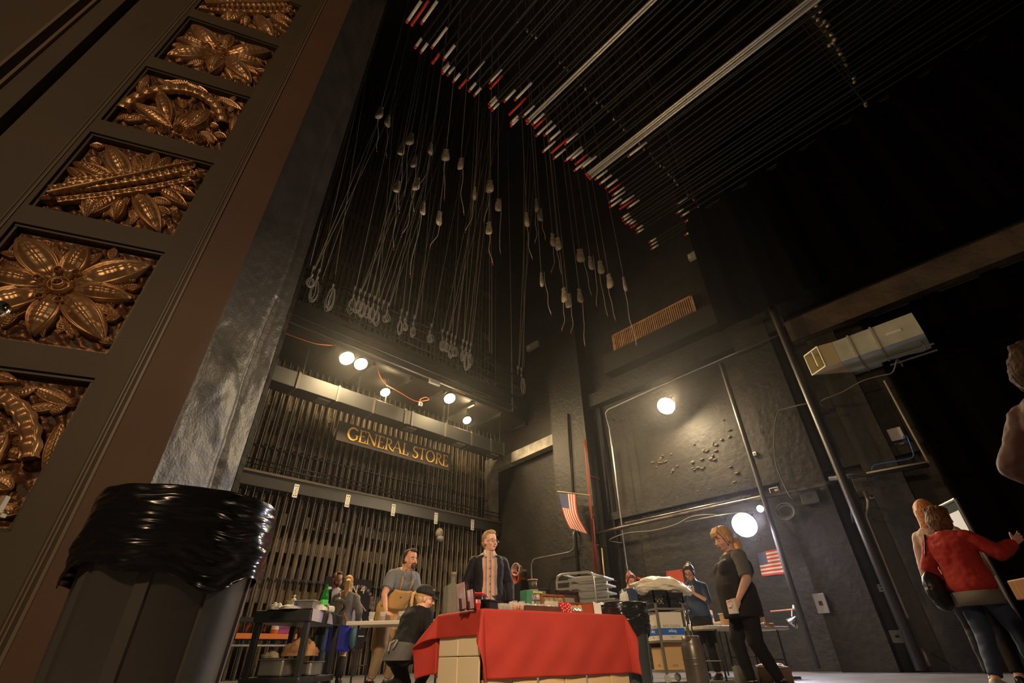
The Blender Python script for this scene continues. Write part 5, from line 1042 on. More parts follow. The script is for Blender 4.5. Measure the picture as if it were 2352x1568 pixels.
# near corner is O_; u runs away to the right, v away to the left
KUL, KVL = .42, .55
t = thing('box_trolley', 'steel two-shelf trolley loaded with cartons beside the grey bin', 'trolley', (O_.x, O_.y, 0)); TS_ = mat('trolley_steel', (.42, .38, .33), .35, metal=.7)
for (u, v) in ((0, 0), (KUL, 0), (0, KVL), (KUL, KVL)):
    MB().beam(KP(u, v, .10), KP(u, v, .93), .03, .03).build('upright', TS_, t); MB().lathe([(.045, -.016), (.055, 0), (.045, .016)], KP(u, v, .055), 14, Matrix.Rotation(PI/2, 3, 'X')).build('caster', mat('pale_caster', (.5, .5, .45), .4), t)
kan = math.atan2(KU.y, KU.x)
for z in (.13, .47, .86): MB().box(KP(KUL/2, KVL/2, z), (KUL+.03, KVL+.03, .025), kan).build('shelf', TS_, t)
def carton(lab, u, v, z, du, dv, h, m, strip=None, txt=None, open_=False):
    q = KP(u, v, z); b = thing('carton', lab, 'box', q); MB().box(q+Vector((0, 0, h/2)), (du, dv, h), kan).build('carton_body', m, b, bevel=.003)
    if strip: MB().box(q+Vector((0, 0, h*.30)), (du+.006, dv+.006, h*.24), kan).build('blue_band', strip, b)
    if open_:
        for s in (-1, 1): w_ = q+KV*(s*dv*.5)+Vector((0, 0, h)); MB().add([w_-KU*du*.5, w_+KU*du*.5, w_+KU*du*.5+KV*(s*.06)+Vector((0, 0, .05)), w_-KU*du*.5+KV*(s*.06)+Vector((0, 0, .05))], [(0, 1, 2, 3)]).build('flap', m, b, thick=.004)
    else: MB().box(q+Vector((0, 0, h+.001)), (du, .04, .002), kan).build('tape', mat('parcel_tape', (.5, .42, .25), .3), b)
    if txt:
        for s, size, zz, m_ in txt:
            # printed upside down on the left (-u) and right (-v) faces
            c1 = q-KU*(du/2+.006)+Vector((0, 0, zz*h)); text_mesh('printing', s, size, m_, b, frame_M(c1, KV, (0, 0, -1)), .0005)
            c2 = q-KV*(dv/2+.006)+Vector((0, 0, zz*h)); text_mesh('printing', s, size, m_, b, frame_M(c2, -KU, (0, 0, -1)), .0005)
    return b
WC = mat('white_carton', (.66, .60, .50), .7); KC = mat('kraft_carton', (.52, .33, .15), .75); BB = mat('blue_band', (.02, .12, .45), .5)
GI = mat('grey_ink', (.2, .17, .14), .7)
carton('white carton upside down with a blue band, printed PLASTIC CUPS, on the trolley', KUL/2, KVL/2, .485, .36, .46, .34, WC, BB, [('PLASTIC CUPS', .042, .50, GI), ('Impe', .06, .30, WPL), ('— 2oz', .03, .1, GI)])
carton('open brown carton on the lowest shelf of the trolley', KUL*.45, KVL*.52, .145, .28, .38, .26, KC, None, [('BOX', .04, .2, GI)], True)
# black plastic crates with cut-out walls
CRT = mat('black_crate', (.012, .012, .013), .4)
def crate(lab, q0, U3, V3, du, dv, h):
    t = thing('milk_crate', lab, 'crate', q0); 
    def side(A, B, nm):
        d = (B-A); L = d.length; d.normalize(); m = MB(); up = Vector((0, 0, 1)); 
        m.beam(A+up*.02, B+up*.02, .012, .05); m.beam(A+up*(h-.03), B+up*(h-.03), .014, .06)
        m.beam(A, A+up*h, .02, .02); m.beam(B, B+up*h, .02, .02)
        n = max(4, int(L/.05)); H2 = h-.09
        for k in range(-3, n+1):
            for s in (1, -1):
                a0, a1 = k*L/n, k*L/n+s*H2*.8
                z0, z1 = .035, h-.05
                if s == -1: a0, a1 = (k+3)*L/n, (k+3)*L/n-H2*.8
                lo, hi = 0, 1
                if a0 < 0 or a1 < 0 or a0 > L or a1 > L:
                    dd = a1-a0; ts = sorted([(0-a0)/dd, (L-a0)/dd]); lo, hi = max(0, ts[0]), min(1, ts[1])
                    if lo >= hi: continue
                pA = A+d*(a0+(a1-a0)*lo)+up*(z0+(z1-z0)*lo); pB = A+d*(a0+(a1-a0)*hi)+up*(z0+(z1-z0)*hi); m.beam(pA, pB, .006, .010)
        m.build(nm, CRT, t)
    a = q0; b = a+U3*du; c = b+V3*dv; d = a+V3*dv
    for A, B in ((a, b), (b, c), (c, d), (d, a)): side(A, B, 'crate_wall')
    MB().box((a+c)/2+Vector((0, 0, .006)), (du, dv, .012), math.atan2(U3.y, U3.x)).build('crate_floor', CRT, t); return t
crate('black open-mesh crate on the trolley, nearest the grey bin', KP(.0, .02, .878), KU, KV, .21, .52, .22)
crate('black open-mesh crate on the trolley, half under the cream plastic sheet', KP(.225, .02, .878), KU, KV, .22, .52, .19)
# carton standing in the crate, cream plastic sheeting bulging out of it
q = KP(.105, .28, .893); tcar = thing('carton', 'small white carton standing in the near mesh crate', 'box', q); MB().box(q+Vector((0, 0, .09)), (.15, .34, .18), kan).build('carton_body', WC, tcar); MB().box(q+Vector((0, 0, .181)), (.15, .03, .002), kan).build('tape', mat('parcel_tape', (.5, .42, .25), .3), tcar)
SH = mat('cream_plastic_sheet', (.78, .70, .56), .35, bump=.7, bscale=7, dist=.03, trans=.0)
def fsheet(u, v):
    a = u*2*PI; b = (v-.5)*PI; d = Vector((math.cos(a)*math.cos(b), math.sin(a)*math.cos(b), math.sin(b)))
    k = 1+.22*noise.noise(d*2.3+Vector((4, 0, 0)))+.08*noise.noise(d*6)
    x = d.x*.44*k; y = d.y*.26*k; z = d.z*.13*k+.06-.26*max(0, (x-.12))**1.5*2.2
    c = KP(.24, .30, 1.12); return c+KU*x*.9+KV*(y)-KV*(max(0, x)*.35)+Vector((0, 0, z))
tag(MB().grid(fsheet, 60, 36).build('plastic_sheeting', SH, smooth=True), 'big cream bulge of plastic sheeting piled over the mesh crates', 'plastic sheet')
q = KP(-.02, .60, .88); 
pp = far(1433, 1368, 6.6); tag(lump('tissue_bundle', '', (pp.x, pp.y, pp.z-.08), (.055, .055, .13), TWL, 'x', 12), 'white knotted bundle of tissue sticking up behind the grey bin', 'tissue')
# steel cylinder
pc_ = far(1592, 1500, 6.9); CYL = mat('brown_grey_cylinder', (.13, .105, .085), .35, metal=.4, var=.25, scale=4)
hc = far(1588, 1460, 6.9).z
t = thing('steel_keg', 'tall dull steel cylinder between the trolley and the woman in black', 'keg', (pc_.x, pc_.y, 0)); MB().lathe([(.11, 0), (.125, .02), (.125, hc-.12), (.11, hc-.08), (.10, hc-.05), (.10, hc-.002), (.092, hc), (.092, hc-.05), (.001, hc-.05)], (pc_.x, pc_.y, 0), 28).build('keg_body', CYL, t, smooth=True)
for z in (.22, hc*.55): MB().lathe([(.127, z-.008), (.129, z), (.127, z+.008)], (pc_.x, pc_.y, 0), 28, cap=False).build('hoop', CYL, t, smooth=True)
MB().box((pc_.x+.03, pc_.y-.1, hc-.03), (.05, .01, .03), .5).build('hand_hole', INK, t)
# two chrome posts of a stand behind it
pq = far(1575, 1400, 7.6); zt_ = far(1567, 1405, 7.6).z+.02; t = thing('chrome_stand', 'pair of thin chrome posts rising behind the steel cylinder', 'stand', (pq.x, pq.y, 0))
for dx in (-.02, .035): MB().tube([(pq.x+dx, pq.y, .0), (pq.x+dx, pq.y, zt_)], .010, 8).build('post', mat('chrome', (.8, .78, .75), .12, metal=1), t, smooth=True)
MB().box((pq.x, pq.y, .01), (.2, .2, .02)).build('base', DKM, t)
# right-hand white tables with things on them
ta = on(2, 1575, 1434, .76); tb = on(2, 1700, 1440, .76)
rect_table('folding_table', 'white folding table in front of the woman with glasses', (ta.x, ta.y), (.92, -.38), (.38, .92), .95, .7, .76, .045, TWH, DKM)
tc = on(2, 1812, 1438, .76); tcl = on(2, 1700, 1430, .76)
Ud = Vector((tcl.x-tc.x, tcl.y-tc.y, 0)).normalized()
tc = far(1812, 1438, 9.7); tcl = far(1600, 1432, 8.2); H2_ = tc.z; U5 = Vector((tcl.x-tc.x, tcl.y-tc.y, 0)).normalized(); V5 = Vector((U5.y, -U5.x, 0)); V5 = V5 if V5.y > 0 else -V5
rect_table('folding_table', 'white folding table against the back wall, right of the woman in black', (tc.x, tc.y), (U5.x, U5.y), (V5.x, V5.y), 1.75, .6, H2_, .045, TWH, DKM)
TOP2 = .765
def on_tab(px, py, D=None): 
    p = far(px, py, D); p.z = TOP2; return p
O2 = Vector((tc.x, tc.y, 0)); TOP2 = H2_+.003
def Q2(u, v): q = O2+U5*u+V5*v; q.z = TOP2; return q
q = Q2(.62, .33); t = thing('carton', 'wide brown carton with a raised lid on the right-hand white table', 'box', q); MB().box(q+Vector((0, 0, .09)), (.62, .34, .18), math.atan2(U5.y, U5.x)).build('carton_body', mat('tan_carton_b', (.50, .30, .13), .7), t); MB().box(q+Vector((0, 0, .185)), (.64, .36, .012), math.atan2(U5.y, U5.x)).build('lid', WPL, t)
for i, (u, v, w_, m_, lab) in enumerate(((.42, .08, .22, mat('orange_packet', (.6, .3, .1), .6), 'orange paper packet lying before the wide carton on the right-hand table'), (.62, .06, .16, WPL, 'white paper packet lying left of the orange one on the right-hand table'))):
    q = Q2(u, v); t = thing('paper_packet', lab, 'packet', q); MB().box(q+Vector((0, 0, .02)), (w_, .10, .04), .9).build('packet_body', m_, t, bevel=.008); MB().box(q+Vector((0, 0, .042)), (w_*.3, .101, .003), .9).build('fold', BRW, t)
O3 = Vector((ta.x, ta.y, 0)); U6 = Vector((.92, -.38, 0)).normalized(); V6 = Vector((.38, .92, 0)).normalized()
for i, u in enumerate((.33, .40)):
    q = O3+U6*u+V6*.2; q.z = .762; t = thing('cup_stack', 'leaning stack of clear cups on the table before the woman with glasses, '+('left one', 'right one')[i], 'cups', q); m = MB()
    for k in range(8): m.lathe([(.026, 0), (.036, .05), (.034, .05), (.025, .002)], q+Vector((.008*k*.4, 0, .016*k)), 14, cap=False)
    m.build('nested_cups', mat('frosted_cup', (.62, .58, .52), .3), t, smooth=True); MB().lathe([(.0365, 0), (.0372, .006)], q+Vector((.024, 0, .16)), 14, cap=False).build('top_lip', WPL, t)
q = O3+U6*.10+V6*.45; q.z = .762; t = thing('carton', 'orange and blue carton behind the chrome posts', 'box', q); MB().box(q+Vector((0, 0, .11)), (.16, .16, .22), .2).build('carton_body', mat('orange_carton', (.65, .30, .09), .6), t); MB().box(q+Vector((0, 0, .12)), (.163, .163, .05), .2).build('blue_band', BB, t)
# bags and strap on the floor
def bag(lab, c, w, d, h, m, rz, art=None, bulge=.02):
    c = (c[0], c[1], 0); t = thing('paper_bag', lab, 'bag', c); 
    def fn(u, v):
        a = u*4; k = int(a) % 4; f = a-int(a); P = [(-1, -1), (1, -1), (1, 1), (-1, 1)]; p = P[k]; q = P[(k+1) % 4]
        x = p[0]+(q[0]-p[0])*f; y = p[1]+(q[1]-p[1])*f; b = 1+bulge*8*math.sin(PI*f)*math.sin(PI*v)*.3+.05*noise.noise(Vector((x*2, y*2, v*5)))
        x *= w/2*b; y *= d/2*b; cs, sn = math.cos(rz), math.sin(rz); return Vector((c[0]+x*cs-y*sn, c[1]+x*sn+y*cs, v*h+(.02*noise.noise(Vector((x*9, y*9, 1))) if v > .9 else 0)))
    MB().grid(fn, 48, 12).build('bag_body', m, t, smooth=False)
    MB().box((c[0], c[1], .004), (w*.9, d*.9, .006), rz).build('bag_base', m, t)
    if art:
        cs, sn = math.cos(rz), math.sin(rz)
        for (u, z, ww, hh, mm_) in art: q = Vector((c[0]+u*w*cs+(d/2+.012)*sn, c[1]+u*w*sn-(d/2+.012)*cs, z*h)); MB().box(q, (ww*w, .004, hh*h), rz).build('printed_patch', mm_, t)
    return t
pb = on(2, 1716, 1575, 0); pb = far(1716, 1560, 8.1); hb = far(1716, 1528, 8.1).z
bag('shopping bag printed green, white and red, standing behind the legs of the woman in black', (pb.x, pb.y), .26, .16, hb, mat('pale_bag', (.62, .6, .5), .5), .75, [(-.2, .3, .45, .4, mat('lime', (.45, .55, .12), .5)), (.1, .75, .4, .35, mat('tomato', (.55, .18, .1), .5)), (.25, .2, .3, .3, mat('lime', (.45, .55, .12), .5))])
pb = far(1775, 1560, 8.3); hb = far(1775, 1531, 8.3).z
bag('brown paper sack with white paper on top, on the bright floor right of her', (pb.x, pb.y), .42, .28, hb, mat('brown_sack', (.25, .14, .07), .75, bump=.3, bscale=10, dist=.02), .75)
lump('white_paper', 'crumpled white paper bulging from the top of the brown sack', (pb.x, pb.y, hb-.01), (.20, .15, .05), TWL, 'paper', 3)
pb = on(2, 1814, 1560, .0); m = MB().box((pb.x, pb.y, .02), (.30, .05, .03), .2); m.tube([(pb.x-.15, pb.y, .02), (pb.x-.2, pb.y+.05, .06), (pb.x-.14, pb.y+.08, .1), (pb.x-.1, pb.y, .05), (pb.x-.22, pb.y-.1, .01)], .008, 5)
tag(m.build('blue_tool', mat('blue_plastic', (.08, .07, .40), .4)), 'small blue tool with a looped cord lying on the bright floor', 'tool')
# glazed show case and wooden box at the far right
da, db = far(2188, 1165, 7.9), far(2222, 1165, 7.6); t = thing('glass_case', 'narrow framed glass case on the floor at the right, before the woman in red', 'display case', (da.x+.5, da.y, 0))
q0 = Vector((far(2192, 1250, 8.3).x, far(2192, 1250, 8.3).y, 0)); q1 = Vector((far(2250, 1250, 7.9).x, far(2250, 1250, 7.9).y, 0)); zt_ = far(2188, 1162, 8.3).z
FRM = mat('case_frame', (.35, .36, .36), .25, metal=.8)
for a, b in (((q0.x, q0.y, .0), (q0.x, q0.y, zt_)), ((q1.x, q1.y, .0), (q1.x, q1.y, zt_)), ((q0.x, q0.y, zt_), (q1.x, q1.y, zt_)), ((q0.x, q0.y, .5), (q1.x, q1.y, .5)), ((q0.x, q0.y, .02), (q1.x, q1.y, .02))): MB().tube([a, b], .018, 6).build('frame_bar', FRM, t)
MB().add([(q0.x, q0.y, .5), (q1.x, q1.y, .5), (q1.x, q1.y, zt_), (q0.x, q0.y, zt_)], [(0, 1, 2, 3)]).build('pane', mat('dim_glass', (.10, .12, .12), .06, alpha=.45), t, thick=.006)
MB().add([(q0.x*.6+q1.x*.4, q0.y*.6+q1.y*.4-.01, zt_-.35), (q1.x*.9+q0.x*.1, q1.y*.9+q0.y*.1-.01, zt_-.35), (q1.x*.9+q0.x*.1, q1.y*.9+q0.y*.1-.01, zt_-.12), (q0.x*.6+q1.x*.4, q0.y*.6+q1.y*.4-.01, zt_-.12)], [(0, 1, 2, 3)]).build('notice_sheet', mat('notice_white', (.6, .6, .52), .6), t, thick=.003)
wb_ = far(2402, 1375, 6.2); t = thing('wooden_box', 'pale wooden box on a dark stand at the right edge', 'box', (wb_.x+.2, wb_.y, 0)); zt_ = far(2345, 1328, 6.2).z; zb_ = far(2345, 1376, 6.2).z
MB().box((wb_.x+.15, wb_.y+.15, (zt_+zb_)/2), (.6, .3, zt_-zb_), .6).build('box_body', mat('pine', (.30, .14, .05), .5, var=.2, scale=6, stretch=(1, 8, 1)), t, bevel=.01); MB().box((wb_.x+.15, wb_.y+.15, zb_/2), (.5, .25, zb_), .6).build('stand', DKM, t)
# ================================================================== NEAR BIN
BB_ = far(398, 1300, 2.15)
nb = bin_('large grey rubbish bin with a glossy black liner in the left foreground', (BB_.x, BB_.y), .275, .83, mat('near_grey_bin', (.14, .13, .12), .4), .26, 1, 96)
m = MB(); 
p = far(365, 1122, 2.3); t = thing('blue_wrapper', 'light blue wrapper poking out of the near bin', 'wrapper', (p.x, p.y, p.z-.1)); MB().box((p.x, p.y, p.z-.035), (.06, .03, .09), 1.2).build('wrapper_body', mat('light_blue', (.12, .35, .5), .4), t); MB().box((p.x+.01, p.y, p.z+.008), (.05, .02, .01), 1.2).build('fold', WPL, t)
# small out-of-focus lamp sconces at the left edge
for i, (px, py, z_) in enumerate(((8, 715, 0), (8, 1170, 1))):
    p = far(px-12, py, 2.4); t = thing('brass_fitting', ('bright brass knob catching the light at the left edge, beside the flower panel', 'pale metal bracket at the left edge below the lowest gilded panel')[i], 'fitting', p)
    a_ = Vector((-.12, -.12, 0))
    if i == 0: MB().ell(p+Vector((0, 0, .01)), (.03, .03, .035)).build('knob', mat('polished_brass', (.85, .75, .6), .15, metal=1), t, smooth=True); MB().tube([p, p+Vector((-.15, -.3, 0))], .012, 8).build('stem', mat('polished_brass', (.85, .75, .6), .15, metal=1), t)
    else: MB().box(p+Vector((0, 0, -.02)), (.06, .02, .012), .8).build('arm', mat('cream_metal', (.6, .48, .3), .4), t); MB().box(p+Vector((-.01, 0, .02)), (.018, .018, .055), .8).build('post', mat('cream_metal', (.6, .48, .3), .4), t)
# ================================================================== PEOPLE
def voxel(name, mb, m, parent, size, smooth=2, wrinkle=0., wsc=9., seed=0, local=True):
    me = bpy.data.meshes.new('tmp'); me.from_pydata([tuple(p) for p in mb.v], [], mb.f); o = bpy.data.objects.new('tmp', me); SC2.collection.objects.link(o)
    r = o.modifiers.new('r', 'REMESH'); r.mode = 'VOXEL'; r.voxel_size = size
    s = o.modifiers.new('s', 'SMOOTH'); s.factor = .5; s.iterations = smooth
    VL2.update(); dg = VL2.depsgraph; me2 = bpy.data.meshes.new_from_object(o.evaluated_get(dg)); bpy.data.objects.remove(o); bpy.data.meshes.remove(me)
    me2.name = name; me2.materials.clear(); me2.materials.append(m)
    if wrinkle:
        n_ = len(me2.vertices); co = np.empty(n_*3, 'f'); no = np.empty(n_*3, 'f'); me2.vertices.foreach_get('co', co); me2.vertex_normals.foreach_get('vector', no)
        K = np.array([noise.noise(Vector((x*wsc*1.3+seed, y*wsc*1.3, z*wsc*.8)))+.5*noise.noise(Vector((x*wsc*2.5, y*wsc*2.5+seed, z*wsc*3))) for x, y, z in co.reshape(-1, 3)])
        me2.vertices.foreach_set('co', (co.reshape(-1, 3)+no.reshape(-1, 3)*(K*wrinkle)[:, None]).ravel()); me2.update()
    me2.polygons.foreach_set('use_smooth', [True]*len(me2.polygons))
    ob = bpy.data.objects.new(name, me2); COL.objects.link(ob); ob.parent = parent; return ob
def limb(mb, pts, rad, n=14, flat=1.):
    """tapered closed limb with rounded ends"""
    pts = [Vector(p) for p in pts]; P = []; Rr = []
    for i in range(len(pts)-1):
        for k in range(4):
            f = k/4; P.append(pts[i].lerp(pts[i+1], f)); Rr.append(rad[i]+(rad[i+1]-rad[i])*f)
    P.append(pts[-1]); Rr.append(rad[-1])
    mb.tube(P, Rr, n, flat=flat); mb.ell(P[0], (Rr[0],)*3, 12, 8); mb.ell(P[-1], (Rr[-1],)*3, 12, 8)
    for i in range(1, len(pts)-1): mb.ell(pts[i], (rad[i],)*3, 12, 8)
def ik(a, b, l1, l2, hint):
    a, b = Vector(a), Vector(b); d = b-a; L = min(d.length, (l1+l2)*.999); dn = d.normalized(); b = a+dn*L
    x = (l1*l1-l2*l2+L*L)/(2*L); h = math.sqrt(max(0, l1*l1-x*x)); hv = Vector(hint); hv = (hv-dn*hv.dot(dn)).normalized(); return a+dn*x+hv*h, b
def hand(mb, W, d, nrm, side, curl=.5, spread=1.):
    """palm, four unequal fingers and a thumb; d points along the hand, nrm is the palm normal"""
    W, d, nrm = Vector(W), Vector(d).normalized(), Vector(nrm); nrm = (nrm-d*nrm.dot(d)).normalized(); r = d.cross(nrm)*side
    M = Matrix((r, d, nrm)).transposed(); mb.ell(W+d*.045, (.040, .052, .016), 14, 10, M); mb.ell(W+d*.012, (.028, .03, .02), 12, 8, M)
    for k, (o, L) in enumerate(((.031, .068), (.0105, .078), (-.0105, .073), (-.030, .058))):
        p = W+d*.082+r*o; dd = (d+r*(o*3*spread)).normalized(); c = curl*(1+.12*k); pts = [p-d*.02]; q = p
        for j, f in enumerate((.45, .32, .26)):
            a = c*(.35+.75*j); v = dd*math.cos(a)+nrm*math.sin(a); pts.append(q); q = q+v*(L*f)
        pts.append(q); limb(mb, pts, [.0095, .0092, .0085, .0078, .0068], 8)
    p = W+d*.025+r*.030; limb(mb, [p, p+d*.03+r*.028+nrm*.012, p+d*.058+r*.034+nrm*.024*(1+curl)], [.012, .0105, .0085], 8)
def ring(c, rx, ry, X, Y, n=22, pw=2.3):
    out = []
    for k in range(n):
        a = 2*PI*k/n; ca, sa = math.cos(a), math.sin(a)
        out.append(c+X*(rx*abs(ca)**(2/pw)*(1 if ca > 0 else -1))+Y*(ry*abs(sa)**(2/pw)*(1 if sa > 0 else -1)))
    return out
SKIN = mat('skin_warm', (.70, .36, .24), .5, var=.06, scale=12, spec=.35); SKINP = mat('skin_pale', (.78, .45, .33), .5, var=.06, scale=12, spec=.35)
EYEW = mat('eye_white', (.75, .7, .66), .3); EYED = mat('eye_dark', (.03, .02, .015), .2); LIP = mat('lips', (.48, .14, .11), .45)
class Person:
    def __init__(s, label, head_px, D, phi, skin=None, lean=0., side=0., fat=1., headyaw=0., headpitch=0., scale=None, H=None, drop=0., wrists=None, ankles=None, hints=None, khints=None, curl=(.5, .5), base=None, hdir=None, palm=None, chest=1., twist=0., _fit=4, hs=1.09, af=1.):
        top = far(*head_px, D); s.z = top.z
        # lay out in local space first, then move so that the head top falls on the picture point
        Hn = H or 1.7; k = Hn/1.76; s.k = k; s.hk = k*hs; s.af = af; s.fat = fat; s.chest = chest
        V = lambda x, y, z: Vector((x, y, z))*k
        Rl = Matrix.Rotation(-math.radians(lean), 3, 'X') @ Matrix.Rotation(math.radians(side), 3, 'Y'); Tw = Matrix.Rotation(math.radians(twist), 3, 'Z')
        s.pel = V(0, 0, .93)-Vector((0, 0, drop)); up = lambda x, y, z: s.pel+Rl @ (Tw @ V(x, y, z))
        s.Rl = Rl @ Tw; s.up = up
        s.sh = {1: up(.172*fat**.5, -.01, .462), -1: up(-.172*fat**.5, -.01, .462)}; s.nk = up(0, -.005, .57)
        Hd = Rl if lean < 60 else Rl; s.Hm = Matrix.Rotation(math.radians(headyaw), 3, 'Z') @ Matrix.Rotation(-math.radians(headpitch+lean*.35), 3, 'X')
        s.hc = s.nk+(s.Rl @ V(0, .02, .055))*.7+s.Hm @ V(0, .022, .085)*hs
        wr = wrists or {}; s.el = {}; s.wr = {}; hints = hints or {}
        for q in (1, -1):
            w_ = wr.get(q); w_ = V(*w_) if w_ else up(.27*q*fat**.5, .04, -.03)
            s.el[q], s.wr[q] = ik(s.sh[q], w_, .285*k, .255*k, hints.get(q, (q*.5, -1, 0)))
        s.hip = {q: s.pel+V(.09*q*fat**.5, 0, -.03) for q in (1, -1)}; s.kn = {}; s.an = {}; kh = khints or {}
        for q in (1, -1):
            a_ = (ankles or {}).get(q, (.10*q, -.02, .085)); s.kn[q], s.an[q] = ik(s.hip[q], V(*a_), .42*k, .42*k, kh.get(q, (q*.1, 1, 0)))
        headtop = s.hc+s.Hm @ V(0, 0, .13)*hs
        if _fit and not (.992 < top.z/headtop.z < 1.008):
            s.__init__(label, head_px, D, phi, skin, lean, side, fat, headyaw, headpitch, scale, Hn*(top.z/headtop.z), drop*(top.z/headtop.z), wrists, ankles, hints, khints, curl, base, hdir, palm, chest, twist, _fit-1, hs, af); return
        d = Vector((-top.x, -top.y)); s.rz = math.atan2(-d.x, d.y)+math.radians(phi)
        Rz = Matrix.Rotation(s.rz, 3, 'Z'); off = Rz @ headtop
        s.loc = Vector((top.x-off.x, top.y-off.y, 0)); s.dz = top.z-off.z
        if base is not None: s.loc = Vector(base)
        s.root = thing('person', label, 'person', s.loc, s.rz); s.skin = skin or SKIN; s.curl = curl; s.hdir = hdir or {}; s.palm = palm or {}
    def torso_rings(s, grow=0., z0=-.08, z1=.60):
        k, f = s.k, s.fat; prof = [(-.10, .155, .105), (.0, .168*f, .115*f), (.10, .158*f, .108*f), (.20, .145*f, .100*f), (.30, .152*f, .108*f*s.chest), (.40, .168*f**.7, .118*s.chest*f**.6), (.47, .172*f**.5, .100), (.52, .140*f**.5, .085), (.555, .080, .070), (.60, .056, .058), (.68, .055, .056)]
        out = []
        for i in range(25):
            z = z0+(z1-z0)*i/24; j = max(0, min(len(prof)-2, next((q for q in range(len(prof)-1) if prof[q+1][0] >= z), len(prof)-2))); a, b = prof[j], prof[j+1]; t = (z-a[0])/(b[0]-a[0]); t = max(-1, min(1, t)); t = t if t < 0 else t*t*(3-2*t)
            rx, ry = a[1]+(b[1]-a[1])*t, a[2]+(b[2]-a[2])*t; fr = min(1, max(0, (z+.05)/.3)); X = Vector((1, 0, 0)).lerp(s.Rl @ Vector((1, 0, 0)), fr).normalized(); Y = Vector((0, 1, 0)).lerp(s.Rl @ Vector((0, 1, 0)), fr).normalized()
            belly = .03*(f-1)*2*math.exp(-((z-.12)/.14)**2)
            out.append(ring(s.up(0, belly-.004, z), (rx+grow)*k, (ry+grow)*k, X, Y))
        return out
    def body(s, vox=.0065):
        m = MB(); k = s.k; m.loft(s.torso_rings(0, -.09, .66)); [m.ell(s.up(q*.115*s.fat**.5, -.012, .475), (.075*k, .052*k, .050*k), 14, 10) for q in (1, -1)]
        f = s.fat**.6
        for q in (1, -1):
            limb(m, [s.sh[q], s.el[q], s.wr[q]], [.050*k*f*s.af, .040*k*f*s.af, .027*k*s.af]); limb(m, [s.hip[q], s.kn[q], s.an[q]], [.082*k*f, .055*k*f, .038*k])
            fw_ = Vector((0, 1, 0)); limb(m, [s.an[q]+Vector((0, -.03, -.035)), s.an[q]+Vector((0, .13*k, -.055))], [.036, .028])
            d = s.hdir.get(q); d = Vector(d) if d else (s.wr[q]-s.el[q]); n_ = Vector(s.palm.get(q, (-q, .15, 0))); hand(m, s.wr[q]+d.normalized()*.01, d, n_, q, s.curl[0 if q == 1 else 1])
        # head
        hk = s.hk
        H = lambda x, y, z: s.hc+s.Hm @ (Vector((x, y, z))*hk); Mh = s.Hm
        e = lambda c, r, n=18: m.ell(H(*c), tuple(a*hk for a in r), n, 12, Mh)
        e((0, -.012, .035), (.076, .096, .092)); e((0, .020, -.030), (.062, .072, .082)); e((0, .042, -.085), (.034, .036, .026)); e((0, .015, -.07), (.055, .06, .04))
        e((.036, .058, -.03), (.026, .026, .03)); e((-.036, .058, -.03), (.026, .026, .03)); e((0, .062, .018), (.052, .022, .013)); e((0, .066, -.055), (.03, .025, .02))
        limb(m, [H(0, .083, .005), H(0, .108, -.030)], [.008*hk, .0135*hk], 10); e((.012, .092, -.034), (.009, .01, .008)); e((-.012, .092, -.034), (.009, .01, .008))
        for q in (1, -1): e((.077*q, -.006, -.010), (.012, .020, .032))
        limb(m, [s.nk-(s.nk-s.pel)*.04, H(0, -.012, -.06)], [.060*hk, .056*hk])
        o = voxel('body', m, s.skin, s.root, vox, 2); s.H = H
        for q in (1, -1):
            E = MB().ell(H(.032*q, .080, .0), (.0135*hk, .009*hk, .0065*hk), 12, 8, Mh).build('eye', EYEW, s.root, smooth=True, local=True)
            MB().ell(H(.032*q, .0875, -.001), (.006*hk, .003*hk, .0055*hk), 10, 6, Mh).build('iris', EYED, E, smooth=True, local=True)
        MB().ell(H(0, .0885, -.060), (.023*hk, .007*hk, .0055*hk), 12, 6, Mh).build('mouth', LIP, s.root, smooth=True, local=True)
        return o
    def brows(s, m):
        for q in (1, -1): b = MB(); b.tube([s.H(.014*q, .086, .020), s.H(.034*q, .083, .026), s.H(.052*q, .070, .020)], [.0035*s.hk, .0045*s.hk, .002*s.hk], 6); b.build('eyebrow', m, s.root, smooth=True, local=True)
    def glasses(s, m):
        g = MB()
        for q in (1, -1):
            g.tube([s.H(.033*q+.024*math.cos(a), .099, -.002+.017*math.sin(a)) for a in [2*PI*j/16 for j in range(17)]], .0026, 6, cap=False); g.tube([s.H(.057*q, .098, .004), s.H(.080*q, .06, .006), s.H(.081*q, -.01, .002)], .0024, 6)
        g.tube([s.H(-.009, .102, .002), s.H(0, .104, .005), s.H(.009, .102, .002)], .0026, 6); g.build('glasses', m, s.root, smooth=True, local=True)
